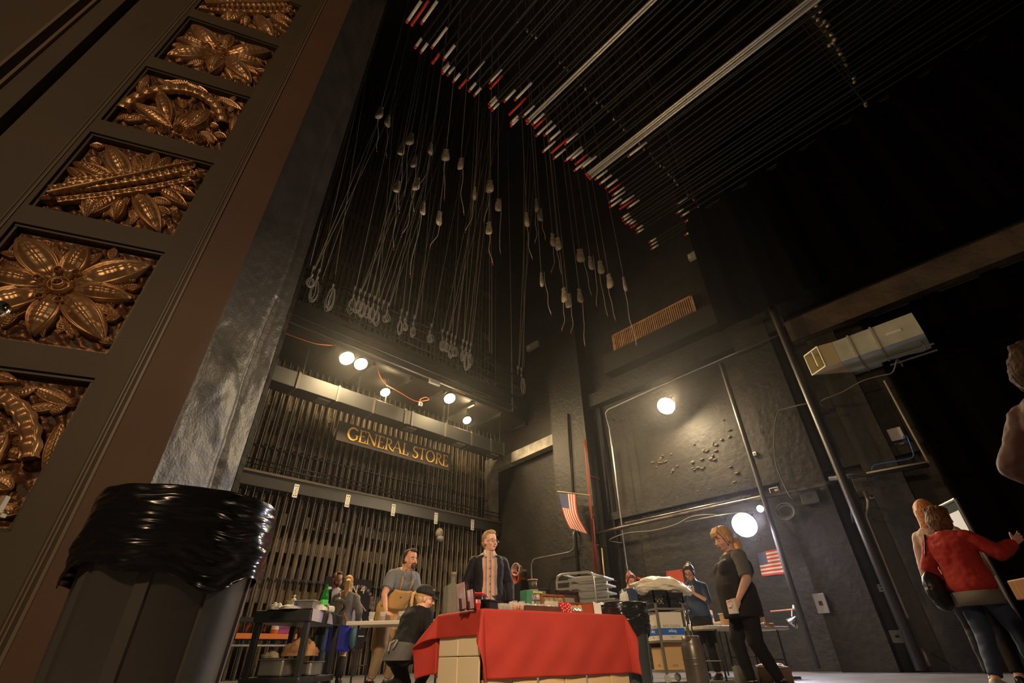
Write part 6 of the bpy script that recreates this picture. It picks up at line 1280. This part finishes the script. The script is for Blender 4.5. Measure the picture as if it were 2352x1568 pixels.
    def top(s, name, m, hem=-.09, sleeve=1.0, grow=.014, collar=.555, vox=.010, wr=.006, slv_grow=.016, seed=0, cuff=None, low=None, names=None):
        b = MB(); b.loft(s.torso_rings(grow, hem, collar)); k = s.k; [b.ell(s.up(q*.112*s.fat**.5, -.012, .470), (.080*k+grow*.6, .056*k+grow*.8, .052*k+grow*.7), 14, 10) for q in (1, -1)]; f = s.fat**.6
        if low: b.loft(low)
        for q in (1, -1):
            L1 = (s.el[q]-s.sh[q]).length; L2 = (s.wr[q]-s.el[q]).length; S = sleeve if not isinstance(sleeve, dict) else sleeve[q]
            if S <= 0: continue
            g = slv_grow; r0, r1, r2 = .052*k*f+g, .042*k*f+g, .030*k+g; tot = L1+L2; d = S*tot
            P = [s.sh[q].lerp(s.el[q], t) for t in [j/6 for j in range(7)] if t*L1 <= d]; R_ = [r0+(r1-r0)*j/6 for j in range(len(P))]
            if d < L1: P.append(s.sh[q].lerp(s.el[q], d/L1)); R_.append(r0+(r1-r0)*d/L1+.004)
            else:
                n = 6
                for j in range(1, n+1): t = j/n*(d-L1)/L2; P.append(s.el[q].lerp(s.wr[q], t)); R_.append(r1+(r2-r1)*t)
                R_[-1] += .003
            b.tube(P, R_, 16); b.ell(s.sh[q]+Vector((0, 0, -.006)), (r0*.98,)*3, 14, 10); 
            if d >= L1: b.ell(s.el[q], (r1*1.02,)*3, 12, 8)
        return voxel(name, b, m, s.root, vox, 3, wr, 9, seed)
    def trousers(s, m, name='trousers', length=.93, grow=.014, vox=.011, wr=.006, waist=.06, seed=0, flare=0.):
        b = MB(); b.loft(s.torso_rings(grow-.004, -.10, waist)); k = s.k; f = s.fat**.6
        for q in (1, -1):
            b.ell(s.hip[q]+Vector((0, -.015, -.01)), (.098*k*f, .105*k*f, .11*k), 16, 10); r = [.092*k*f+grow*.5, .062*k*f+grow, .045*k+grow+flare]
            e_ = s.kn[q].lerp(s.an[q], length); P = [s.hip[q].lerp(s.kn[q], j/6) for j in range(7)]+[s.kn[q].lerp(e_, j/6) for j in range(1, 7)]; R_ = [r[0]+(r[1]-r[0])*j/6 for j in range(7)]+[r[1]+(r[2]-r[1])*j/6 for j in range(1, 7)]
            R_[9] *= 1.06; b.tube(P, R_, 16); b.ell(s.kn[q], (r[1],)*3, 12, 8)
        return voxel(name, b, m, s.root, vox, 3, wr, 8, seed)
    def shoes(s, m):
        for q in (1, -1):
            a = s.an[q]; b = MB(); b.loft([ring(Vector((a.x, a.y+y, a.z+z)), w_, h_, Vector((1, 0, 0)), Vector((0, 0, 1)), 14) for y, z, w_, h_ in ((-.075, -.045, .02, .02), (-.06, -.035, .036, .045), (.0, -.03, .040, .052), (.06, -.045, .044, .036), (.13, -.055, .046, .026), (.18, -.058, .034, .020), (.20, -.06, .012, .010))])
            b.box((a.x, a.y+.06, a.z-.078), (.08, .26, .014)); b.build('shoe', m, s.root, smooth=True, local=True)
    def hair(s, m, style, seed=0, vox=.006):
        H, k, Mh = s.H, s.hk, s.Hm; b = MB(); e = lambda c, r: b.ell(H(*c), tuple(a*k for a in r), 18, 12, Mh)
        if style == 'short': e((0, -.026, .046), (.081, .094, .095)); e((0, .030, .096), (.060, .052, .040)); e((0, -.06, -.01), (.070, .055, .07))
        elif style == 'quiff': e((0, -.030, .044), (.079, .090, .088)); e((0, .038, .108), (.050, .045, .030)); e((0, -.06, -.01), (.068, .052, .06))
        elif style == 'messy':
            e((0, -.028, .046), (.083, .093, .095)); e((0, -.06, -.01), (.072, .055, .07)); e((0, .025, .105), (.062, .05, .036))
            rs = np.random.RandomState(seed)
            for j in range(26): a = rs.uniform(0, 2*PI); r_ = rs.uniform(.3, 1); c = (.06*r_*math.cos(a), -.01+.07*r_*math.sin(a), .125-.03*r_); limb(b, [H(*c), H(c[0]*1.25, c[1]+.01, c[2]+.026)], [.011*k, .004*k], 6)
        else:
            e((0, -.028, .046), (.085, .096, .097)); e((0, .034, .094), (.066, .050, .040)); e((0, -.055, -.01), (.078, .058, .075))
            for q in ((1, -1) if style != 'ponytail' else ()): limb(b, [H(.052*q, .052, .085), H(.076*q, .034, .02), H(.078*q, .016, -.05)], [.020*k, .016*k, .010*k])
            if style in ('ponytail', 'ponylow'):
                z = .05 if style == 'ponytail' else -.02; back = H(0, -.115, z); g = Vector((0, 0, -1)); out = s.Hm @ Vector((0, -1, 0))
                for j in range(7):
                    o = s.Hm @ Vector((.014*math.cos(j), 0, 0)); limb(b, [back+o, back+out*.05+g*.03+o*1.8, back+out*.06+g*.13+o*2.2, back+out*.035+g*(.24+.02*(j % 3))+o*1.4], [.02*k, .022*k, .019*k, .006*k])
            if style == 'long':
                for j in range(22):
                    a = PI*(.05+.9*j/21); x, y = .078*math.cos(a), -.02-.075*math.sin(a); p = H(x, y, .02); q = H(x*1.15, y-.012, -.12); limb(b, [p, q, q+Vector((0, -.01, -.17-.02*(j % 3)))], [.022*k, .022*k, .010*k])
            if style == 'bob':
                for j in range(16):
                    a = PI*(.0+1.0*j/15); x, y = .080*math.cos(a), -.012-.082*math.sin(a); limb(b, [H(x, y, .05), H(x*1.22, y*1.1-.005, -.03), H(x*1.1, y, -.105)], [.026*k, .034*k, .022*k])
                for j in range(12): a = j*2.1; b.ell(H(.06*math.cos(a), -.03+.07*math.sin(a), .10), (.026, .026, .026), 8, 6)
            if style == 'bun': e((0, -.09, .115), (.045, .042, .038)); limb(b, [H(.07, .03, .04), H(.083, .02, -.05), H(.09, .015, -.10)], [.012*k, .010*k, .005*k])
        return voxel('hair', b, m, s.root, vox, 2, {'bob': .006, 'messy': .004, 'short': .002}.get(style, .0022), {'bob': 40, 'messy': 50}.get(style, 34), seed)
    def loftmesh(s, name, rings, m, vox=.010, wr=.004, seed=0):
        b = MB(); b.loft(rings); return voxel(name, b, m, s.root, vox, 2, wr, 9, seed)
def stripes(name, cols, scale):
    m = mat(name, cols[0], .6); nt = m.node_tree; b = nt.nodes['Principled BSDF']; tc = nt.nodes.new('ShaderNodeTexCoord'); sp = nt.nodes.new('ShaderNodeSeparateXYZ'); nt.links.new(tc.outputs['Object'], sp.inputs[0])
    mu = nt.nodes.new('ShaderNodeMath'); mu.operation = 'MULTIPLY'; mu.inputs[1].default_value = scale; nt.links.new(sp.outputs[0], mu.inputs[0]); fr = nt.nodes.new('ShaderNodeMath'); fr.operation = 'FRACT'; nt.links.new(mu.outputs[0], fr.inputs[0])
    cr = nt.nodes.new('ShaderNodeValToRGB'); cr.color_ramp.interpolation = 'CONSTANT'; el = cr.color_ramp.elements; el[0].position = 0; el[0].color = (*cols[0], 1); el[1].position = .45; el[1].color = (*cols[1], 1)
    for p, c in ((.6, cols[2]), (.82, cols[0]), (.9, cols[3])): e = el.new(p); e.color = (*c, 1)
    nt.links.new(fr.outputs[0], cr.inputs[0]); nt.links.new(cr.outputs[0], b.inputs['Base Color']); return m
BLKC = mat('black_cloth', (.016, .015, .016), .8, spec=.25); NAVY = mat('navy_jacket', (.012, .010, .017), .7, spec=.3); DENIM = mat('dark_jeans', (.025, .040, .085), .8, var=.2, scale=8)
BSHOE = mat('dark_shoe', (.02, .018, .016), .35)
# 1 --- older man in a dark open jacket
P = Person('older man in glasses, dark open jacket and striped shirt, standing behind the red table', (1126, 1219), 6.7, 8, skin=SKINP, headyaw=34, fat=1.12, H=1.76)
P.body(); s_ = P
P.top('striped_shirt', stripes('striped_shirt_cloth', ((.60, .30, .17), (.55, .50, .46), (.16, .20, .32), (.22, .10, .08)), 17), hem=-.07, sleeve=.5, grow=.012, collar=.565, seed=1, wr=.004)
# open jacket: left and right fronts plus back, built as an open shell
def jacket(P, m, name, gap=.055, hem=-.22, grow=.034, sleeve=.97, open_=True):
    b = MB(); k = P.k; R_ = P.torso_rings(grow, hem if hem > -.1 else -.1, .53)
    if hem < -.1:
        extra = []
        for z in np.linspace(hem, -.11, 4): extra.append([p+Vector((0, 0, 0)) for p in ring(P.up(0, 0, z), (.175*P.fat+grow)*k, (.125*P.fat+grow)*k, Vector((1, 0, 0)), Vector((0, 1, 0)))])
        R_ = extra+R_
    n = len(R_[0]); sel = [i for i in range(n) if not (open_ and abs(math.cos(2*PI*i/n)) < .40 and math.sin(2*PI*i/n) > 0)]
    st = sel.index(max(i for i in sel if i <= n/4)) if open_ else 0
    order = [i % n for i in range(max(i for i in sel if i > 0 and i < n and math.sin(2*PI*i/n) >= 0 and math.cos(2*PI*i/n) < 0 and (i-1) not in sel) if open_ else 0, 10**6)][:len(sel)] if open_ else list(range(n))
    inner = []; outer = []
    for r in R_:
        c = sum(r, Vector())/n; outer.append([r[i] for i in order]); inner.append([c+(r[i]-c)*.93 for i in order])
    rings = [o+list(reversed(i)) for o, i in zip(outer, inner)]; b.loft(rings)
    f = P.fat**.6
    for q in (1, -1):
        b.ell(P.up(q*.118*P.fat**.5, -.018, .466), (.085*k+.018, .060*k+.02, .052*k+.018), 14, 10)
        g = .026; P0 = [P.sh[q].lerp(P.el[q], j/6) for j in range(7)]+[P.el[q].lerp(P.wr[q], j/6*sleeve) for j in range(1, 7)]; r0, r1, r2 = .054*k*f+g, .044*k*f+g, .032*k+g*.8
        b.tube(P0, [r0+(r1-r0)*j/6 for j in range(7)]+[r1+(r2-r1)*j/6 for j in range(1, 7)], 16); b.ell(P.sh[q]+Vector((0, 0, -.012)), (r0*.98,)*3, 14, 10); b.ell(P.el[q], (r1,)*3, 12, 8)
    return voxel(name, b, m, P.root, .010, 2, .007, 7, 3)
jacket(P, NAVY, 'jacket')
col = MB()
for q in (1, -1): col.loft([ring(P.up(.055*q, .045, .60), .014, .010, Vector((1, 0, 0)), Vector((0, 1, 0)), 8), ring(P.up(.062*q, .085, .555), .022, .008, Vector((1, 0, 0)), Vector((0, 1, 0)), 8), ring(P.up(.050*q, .115, .50), .010, .006, Vector((1, 0, 0)), Vector((0, 1, 0)), 8)])
col.build('collar', mat('pale_collar', (.6, .52, .42), .7), P.root, smooth=True, local=True)
m = MB()
for j in range(6): m.ell(P.up(0, .138+.012*math.exp(-((.45-j*.09-.12)/.14)**2), .45-j*.09), (.007, .004, .007), 8, 6)
m.build('button', INK, P.root, local=True)
P.trousers(mat('dark_trousers', (.03, .03, .035), .8), seed=2); P.shoes(BSHOE); P.hair(mat('sandy_grey_hair', (.42, .26, .13), .75, var=.14, scale=60), 'messy', 4); P.brows(mat('sandy_brow', (.35, .2, .1), .8)); P.glasses(mat('thin_metal_glasses', (.25, .2, .17), .3, metal=.7))
# 2 --- man in the apron, leaning on the small table
P = Person('bearded man in grey short-sleeved shirt and tan apron, leaning on the white table', (947, 1260), 7.75, 34, lean=34, headyaw=8, headpitch=-6, fat=1.12, H=1.80, drop=.02,
           wrists={1: (.33, .42, .83), -1: (-.30, .40, .83)}, hdir={1: (.1, 1, -.25), -1: (-.1, 1, -.25)}, palm={1: (0, 0, -1), -1: (0, 0, -1)}, curl=(.15, .15), ankles={1: (.14, -.06, .085), -1: (-.14, -.10, .085)})
P.body(); GSH = mat('grey_blue_shirt', (.19, .20, .22), .8, spec=.3)
P.top('shirt', GSH, hem=-.08, sleeve=.36, grow=.018, slv_grow=.028, seed=3, wr=.007)
P.trousers(mat('khaki_trousers', (.30, .20, .11), .8), seed=5); P.shoes(BSHOE)
TANC = mat('tan_apron', (.50, .29, .11), .8, var=.08, scale=8, bump=.2, bscale=120, dist=.001)
def front_shell(P, z0, z1, a0, a1, grow, thick=.006, n=18, lower=None, taper=None):
    """a panel wrapped round the front of the torso between two angles (degrees, 90 = straight ahead)"""
    rings = []; nz = 22
    for i in range(nz+1):
        z = z0+(z1-z0)*i/nz; tr = P.torso_rings(grow, max(z, -.10), max(z, -.10)+.001)[0]; c = sum(tr, Vector())/len(tr)
        if z < -.10: c = c+Vector((0, 0, (z+.10)*P.k)); tr = [p+Vector((0, 0, (z+.10)*P.k)) for p in tr]
        t = 1.0 if taper is None else taper(z); A = []
        X = (tr[0]-c); Y = (tr[len(tr)//4]-c) if len(tr) % 4 == 0 else Vector((0, X.length*.72, 0)); Y = P.Rl @ Vector((0, 1, 0))*(.118*P.fat*P.k+grow) if z > .05 else Vector((0, .118*P.fat*P.k+grow, 0)); 
        for j in range(n+1):
            a = math.radians(90+(a0-90+(a1-a0)*j/n)*t); ca, sa = math.cos(a), math.sin(a); pw = 2/2.3
            A.append(c+X*(abs(ca)**pw*(1 if ca > 0 else -1))+Y*(abs(sa)**pw*(1 if sa > 0 else -1)))
        B_ = [c+(p-c)*(1-thick/(p-c).length) for p in A]; rings.append(A+list(reversed(B_)))
    return rings
b = MB(); b.loft(front_shell(P, -.52, .34, 0, 180, .040, taper=lambda z: 1.0 if z < .08 else max(.42, 1-(z-.08)*2.3))); b.build('apron', TANC, P.root, smooth=True, local=True)
for q in (1, -1): MB().tube([P.up(.075*q, .150, .33), P.up(.085*q, .135, .45), P.up(.075*q, .075, .555), P.up(.05*q, -.06, .60)], .014, 8, flat=.35).build('apron_strap', TANC, P.root, smooth=True, local=True)
MB().box(P.up(.03, .165, .26), (.02, .008, .03)).build('badge', INK, P.root, local=True)
for q in (1, -1): MB().loft([ring(P.up(.045*q, .055, .59), .016, .010, Vector((1, 0, 0)), Vector((0, 1, 0)), 8), ring(P.up(.075*q, .095, .535), .026, .010, Vector((1, 0, 0)), Vector((0, 1, 0)), 8), ring(P.up(.06*q, .125, .49), .010, .006, Vector((1, 0, 0)), Vector((0, 1, 0)), 8)]).build('collar', GSH, P.root, smooth=True, local=True)
DBR = mat('dark_brown_hair', (.060, .032, .018), .75, var=.15, scale=50); P.hair(DBR, 'quiff', 5); P.brows(DBR)
b = MB(); b.ell(P.H(0, .068, -.088), (.032, .034, .026), 14, 10, P.Hm); limb(b, [P.H(-.026, .084, -.062), P.H(-.020, .094, -.046), P.H(.020, .094, -.046), P.H(.026, .084, -.062)], [.006]*4, 8); limb(b, [P.H(-.03, .078, -.055), P.H(-.03, .07, -.088)], [.007, .008], 8); limb(b, [P.H(.03, .078, -.055), P.H(.03, .07, -.088)], [.007, .008], 8); voxel('goatee', b, DBR, P.root, .005, 1)
# 3 --- crouching woman in black with a cap
P = Person('crouching woman in black top and black cap with blonde ponytail, beside the red table', (985, 1348), 6.15, 138, lean=34, headyaw=-52, headpitch=0, H=1.68, drop=.47, side=-4,
           wrists={1: (.30, .30, .34), -1: (-.30, .34, .30)}, ankles={1: (.14, .18, .085), -1: (-.14, -.12, .10)}, khints={1: (.2, 1, .3), -1: (-.2, 1, -.6)}, curl=(.7, .7), skin=SKINP)
P.body(); P.top('black_shirt', BLKC, hem=-.10, sleeve=.85, grow=.020, slv_grow=.022, seed=6, wr=.009); P.trousers(BLKC, seed=7); P.shoes(BSHOE)
GRC = mat('grey_apron', (.10, .095, .09), .8); MB().loft(P.torso_rings(.028, -.10, .08)).build('apron_waist', GRC, P.root, smooth=True, local=True)
MB().tube([P.up(-.02, -.14, .05), P.up(-.05, -.17, .0), P.up(-.02, -.165, -.10)], .010, 6).tube([P.up(.0, -.14, .05), P.up(.05, -.17, .02), P.up(.03, -.165, -.07)], .010, 6).build('apron_ties', mat('grey_tie', (.25, .24, .22), .8), P.root, smooth=True, local=True)
BLO = mat('blonde_hair', (.62, .42, .18), .6, var=.14, scale=60); P.hair(BLO, 'ponytail', 8)
def cap(P, m, back=False):
    b = MB(); H, k, Mh = P.H, P.k, P.Hm
    def fn(u, v): a = u*2*PI; e = v*PI/2; return H(.097*math.cos(a)*math.cos(e), -.022+.116*math.sin(a)*math.cos(e), .045+.108*math.sin(e)**.8)
    b.grid(fn, 36, 14); c = b.build('cap_crown', m, P.root, smooth=True, local=True, thick=.004)
    def fb(u, v): x = (u*2-1); y = v; w_ = .072*(1-.25*y*y); return H(x*w_, .070+.080*y*(1-.35*x*x)+.02*(1-x*x)*(1-y), .056-.02*x*x-.030*y)
    MB().grid(fb, 18, 8).build('cap_peak', m, P.root, smooth=True, local=True, thick=.005); MB().ell(H(0, -.02, .153), (.008, .008, .005), 8, 6).build('cap_button', m, P.root, local=True)
cap(P, mat('black_cap', (.020, .018, .018), .8))
# 4 --- bearded man behind the cart
P = Person('man with glasses and beard in a black jacket, talking behind the black cart', (779, 1313), 10.6, 22, headyaw=5, headpitch=4, H=1.78, wrists={1: (.16, .28, 1.08), -1: (-.20, .26, 1.05)}, curl=(.8, .8))
P.body(.008); P.top('pale_shirt', mat('pale_tee', (.55, .52, .46), .8), hem=-.06, sleeve=.3, grow=.012, seed=9); jacket(P, BLKC, 'black_jacket'); P.trousers(DENIM, seed=10); P.shoes(BSHOE)
RBR = mat('reddish_brown_hair', (.13, .05, .025), .75, var=.15, scale=50); P.hair(RBR, 'quiff', 10); P.brows(RBR); P.glasses(mat('black_glasses', (.015, .012, .012), .3))
b = MB(); b.ell(P.H(0, .052, -.085), (.046, .050, .034), 14, 10, P.Hm)
for q in (1, -1): limb(b, [P.H(.066*q, .018, -.02), P.H(.056*q, .04, -.07)], [.010, .016], 8)
limb(b, [P.H(-.026, .086, -.050), P.H(.026, .086, -.050)], [.007, .007], 8); voxel('beard', b, RBR, P.root, .006, 1)
# 5 --- blonde girl seen from behind
P = Person('fair-haired woman seen from behind in a grey jumper, blue skirt and orange shoulder strap', (803, 1322), 10.1, 168, headyaw=8, H=1.66, skin=SKINP, wrists={1: (.26, .22, 1.0), -1: (-.20, .26, 1.05)})
P.body(.008); P.top('grey_jumper', mat('grey_jumper_knit', (.17, .155, .14), .9), hem=-.14, sleeve=.97, grow=.024, slv_grow=.024, seed=11, wr=.008)
b = MB(); rg = []
for i in range(9):
    z = -.02-.42*i/8; r_ = []
    for j in range(48): a = 2*PI*j/48; g = 1+.05*(i/8)*math.sin(a*12)+.10*i/8; r_.append(P.up(0, 0, z)+Vector((math.cos(a)*.178*g, math.sin(a)*.135*g, 0)))
    rg.append(r_)
MB().loft(rg).build('blue_skirt', mat('royal_blue_skirt', (.015, .02, .34), .7), P.root, smooth=True, local=True); P.shoes(BSHOE)
for q in (1, -1): MB().tube([P.an[q], P.an[q].lerp(P.kn[q], .4), P.an[q].lerp(P.kn[q], .78)], [.052, .062, .062], 14).build('boot_shaft', BLKC, P.root, smooth=True, local=True)
P.hair(mat('strawberry_blonde', (.55, .30, .10), .6, var=.14, scale=60), 'ponytail', 12); MB().ell(P.H(0, -.128, .045), (.03, .02, .02), 12, 8, P.Hm).build('green_hair_band', mat('green_band', (.12, .25, .12), .6), P.root, smooth=True, local=True)
MB().tube([P.up(-.10, -.10, .54), P.up(-.07, -.142, .42), P.up(.03, -.15, .20), P.up(.12, -.15, .05), P.up(.18, -.10, -.05)], .020, 8, flat=.3).build('orange_strap', mat('orange_strap', (.75, .12, .05), .6), P.root, smooth=True, local=True)
MB().ell(P.up(.25, .0, -.22), (.07, .15, .17), 18, 12).build('shoulder_bag', mat('teal_bag', (.03, .09, .13), .6), P.root, smooth=True, local=True)
# 6 --- red-haired woman looking down
P = Person('red-haired woman in a blue shirt looking down, behind the white tissue and the grey bin', (1449, 1317), 9.7, 22, headpitch=24, lean=6, H=1.58, wrists={1: (.16, .30, .98), -1: (-.16, .30, .98)})
DEN = mat('denim_shirt', (.030, .055, .105), .8, var=.15, scale=10); P.body(.008); P.top('denim_shirt', DEN, hem=-.10, sleeve=.97, grow=.020, seed=13); P.trousers(BLKC); P.shoes(BSHOE); P.hair(mat('auburn_hair', (.22, .045, .02), .6, var=.14, scale=60), 'bun', 13); P.brows(DBR)
# 7 --- woman with glasses holding a cup
P = Person('dark-haired woman with glasses in a denim shirt and black apron, looking down at a cup', (1577, 1297), 9.0, -22, headpitch=22, lean=3, H=1.60, skin=SKIN, wrists={1: (.20, .24, 1.10), -1: (-.10, .30, 1.25)}, hdir={-1: (.5, .5, .6), 1: (-.2, 1, .1)}, palm={-1: (0, -1, .3)}, curl=(.6, 1.0))
P.body(.007); P.top('denim_shirt', DEN, hem=-.10, sleeve={1: .97, -1: .62}, grow=.022, seed=14); P.trousers(BLKC, seed=15); P.shoes(BSHOE); P.hair(mat('near_black_hair', (.045, .022, .015), .55, var=.14, scale=60), 'bun', 14); P.brows(DBR); P.glasses(mat('black_glasses', (.015, .012, .012), .3))
b = MB(); b.loft(front_shell(P, -.42, -.02, -10, 190, .034)); b.build('black_apron', BLKC, P.root, smooth=True, local=True)
for q in (1, -1): MB().loft([ring(P.up(.045*q, .055, .59), .016, .010, Vector((1, 0, 0)), Vector((0, 1, 0)), 8), ring(P.up(.07*q, .090, .535), .024, .010, Vector((1, 0, 0)), Vector((0, 1, 0)), 8), ring(P.up(.055*q, .115, .49), .010, .006, Vector((1, 0, 0)), Vector((0, 1, 0)), 8)]).build('collar', DEN, P.root, smooth=True, local=True)
W_ = P.root; hp = Matrix.Rotation(P.rz, 3, 'Z') @ (P.wr[-1]+Vector((.03, .075, .045)))+P.loc
t = thing('plastic_cup', 'clear plastic cup held up by the woman with glasses', 'cup', hp); MB().lathe([(.026, -.05), (.036, .05), (.034, .05), (.024, -.045), (.001, -.045)], hp, 16, Matrix.Rotation(.5, 3, 'X'), cap=False).build('cup_body', mat('frosted_cup', (.62, .58, .52), .3), t, smooth=True); MB().lathe([(.036, .048), (.0385, .051), (.036, .054)], hp, 16, Matrix.Rotation(.5, 3, 'X'), cap=False).build('rim', WPL, t)
# 8 --- woman in black walking
P = Person('large fair-haired woman in a black top with grey sleeves, walking left across the stage', (1648, 1211), 6.2, -68, headpitch=14, headyaw=14, lean=0, fat=1.42, chest=1.25, H=1.70, hs=1.2, af=1.18, skin=SKINP, wrists={-1: (-.30, .16, .92), 1: (.32, .02, .86)}, ankles={1: (.09, .10, .09), -1: (-.09, -.16, .10)}, khints={-1: (-.1, 1, .2)}, curl=(.6, .9), palm={1: (-1, 0, 0), -1: (1, .2, 0)})
P.body(); low = [ring(P.up(0, .035+.05*max(0, z+.1), z), (.172+.055*(P.fat-1))*P.fat**.5*P.k+.02, .19*P.k+.03-.06*max(0, -.05-z), Vector((1, 0, 0)), Vector((0, 1, 0))) for z in (-.20, -.14, -.08, .0, .08, .16)]
BTP = mat('black_jersey', (.020, .016, .017), .75, spec=.3, var=.2, scale=2)
b = MB(); b.loft(P.torso_rings(.022, -.10, .515)); b.loft(low)
for q in (1, -1): b.ell(P.up(.085*q, .125, .32), (.10, .10, .11), 16, 12)
b.ell(P.up(0, .085, .13), (.20, .165, .24), 20, 14); voxel('black_top', b, BTP, P.root, .010, 10, .005, 6, 16)
for q in (1, -1):
    b = MB(); f = P.fat**.6; e_ = P.sh[q].lerp(P.el[q], .92); b.tube([P.sh[q].lerp(e_, j/6) for j in range(7)], [.078-.010*j/6+(.004 if j == 6 else 0) for j in range(7)], 16); b.ell(P.sh[q], (.082, .082, .078), 14, 10); b.ell(P.up(.10*q, 0, .50), (.075, .082, .05), 14, 10); voxel('grey_sleeve', b, mat('grey_raglan', (.15, .14, .13), .85), P.root, .009, 3, .006, 12, 17)
P.trousers(BLKC, 'leggings', length=.96, grow=.012, seed=18); P.shoes(BSHOE)
P.hair(mat('light_blonde_hair', (.62, .36, .15), .55, var=.14, scale=60), 'ponylow', 19); b = MB()
for j in range(9): a = -.05+.0125*(j); limb(b, [P.H(a*.9, .04, .128), P.H(a, .085, .085), P.H(a*1.05, .094, .045)], [.012, .011, .005], 8)
voxel('fringe', b, mat('light_blonde_hair', (.62, .36, .15), .55), P.root, .006, 1, .002, 60); P.brows(mat('sandy_brow', (.35, .2, .1), .8))
hp = Matrix.Rotation(P.rz, 3, 'Z') @ (P.wr[-1]+(P.wr[-1]-P.el[-1]).normalized()*.10+Vector((.02, .02, 0)))+P.loc
t = thing('folded_napkin', 'white folded paper in the hand of the woman in black', 'napkin', hp); MB().box(hp, (.10, .035, .12), P.rz+.6).build('sheet', WPL, t, bevel=.006); MB().box(hp+Vector((0, 0, .055)), (.09, .038, .02), P.rz+.6).build('fold', COILM, t)
# 9 --- woman in red, seen from behind
P = Person('curly-haired woman in a red jumper seen from behind, a black bag on her shoulder', (2146, 1163), 7.0, 150, headyaw=-20, headpitch=0, fat=1.18, H=1.62, wrists={1: (.42, .30, 1.30), -1: (-.30, .04, .92)}, hints={1: (.6, -.3, -1)}, hdir={1: (.2, .5, .3)}, ankles={1: (.14, .12, .09), -1: (-.12, -.14, .09)}, curl=(.3, .5))
P.body(); P.top('red_jumper', mat('red_jumper_knit', (.36, .018, .014), .85), hem=-.10, sleeve=.97, grow=.032, slv_grow=.028, seed=20, wr=.011)
b = MB(); b.loft([ring(P.up(0, 0, z), .225*P.k, .17*P.k, Vector((1, 0, 0)), Vector((0, 1, 0))) for z in (-.19, -.12, -.06)]); b.build('shirt_hem', mat('grey_hem', (.16, .14, .12), .8), P.root, smooth=True, local=True)
P.trousers(DENIM, seed=21); P.shoes(mat('pale_shoe', (.4, .38, .34), .5)); P.hair(mat('curly_brown_hair', (.12, .045, .018), .7, var=.4, scale=40), 'bob', 22)
b = MB(); b.ell(P.up(-.30, -.10, -.02), (.085, .15, .19), 18, 12); voxel('shoulder_bag', b, mat('black_leather', (.012, .011, .011), .35), P.root, .01, 2, .01, 8, 4)
MB().tube([P.up(-.30, -.10, .14), P.up(-.24, -.12, .34), P.up(-.17, -.08, .55), P.up(-.18, .04, .5), P.up(-.27, .06, .2)], .018, 8, flat=.4).build('bag_strap', mat('black_leather', (.012, .011, .011), .35), P.root, smooth=True, local=True)
# 10 --- woman with long hair partly hidden
P = Person('woman with long reddish fair hair and pale sleeves, mostly hidden by the woman in red', (2112, 1150), 7.45, 165, headyaw=30, H=1.66, skin=SKINP, wrists={-1: (-.33, .10, .86), 1: (.25, .1, .9)})
P.body(.008); P.top('pale_blouse', mat('pale_pink_blouse', (.50, .36, .30), .8), hem=-.10, sleeve=.9, grow=.02, seed=23); P.trousers(BLKC); P.shoes(BSHOE); P.hair(mat('copper_hair', (.50, .20, .06), .6, var=.4, scale=50), 'long', 24)
# 11 --- person at the right edge
P = Person('person with brown hair in a dusky pink jacket at the right edge of the picture', (2352, 788), 3.75, 150, headyaw=20, H=1.76, fat=1.1, wrists={-1: (-.24, .12, 1.02), 1: (.24, .1, .95)}, hints={-1: (-1, -.6, 0)})
P.body(); P.top('pink_jacket', mat('dusky_pink_jacket', (.085, .036, .032), .75), hem=-.06, sleeve=.97, grow=.034, slv_grow=.036, seed=25, wr=.010); P.trousers(mat('cream_trousers', (.30, .27, .19), .8), seed=26); P.shoes(BSHOE); P.hair(mat('mid_brown_hair', (.045, .022, .011), .9, var=.4, scale=50), 'bob', 27)
b = MB(); b.ell(P.up(-.24, .02, -.16), (.06, .12, .10), 18, 12); b.build('dark_handbag', BLKC, P.root, smooth=True, local=True)
bpy.data.scenes.remove(SC2)
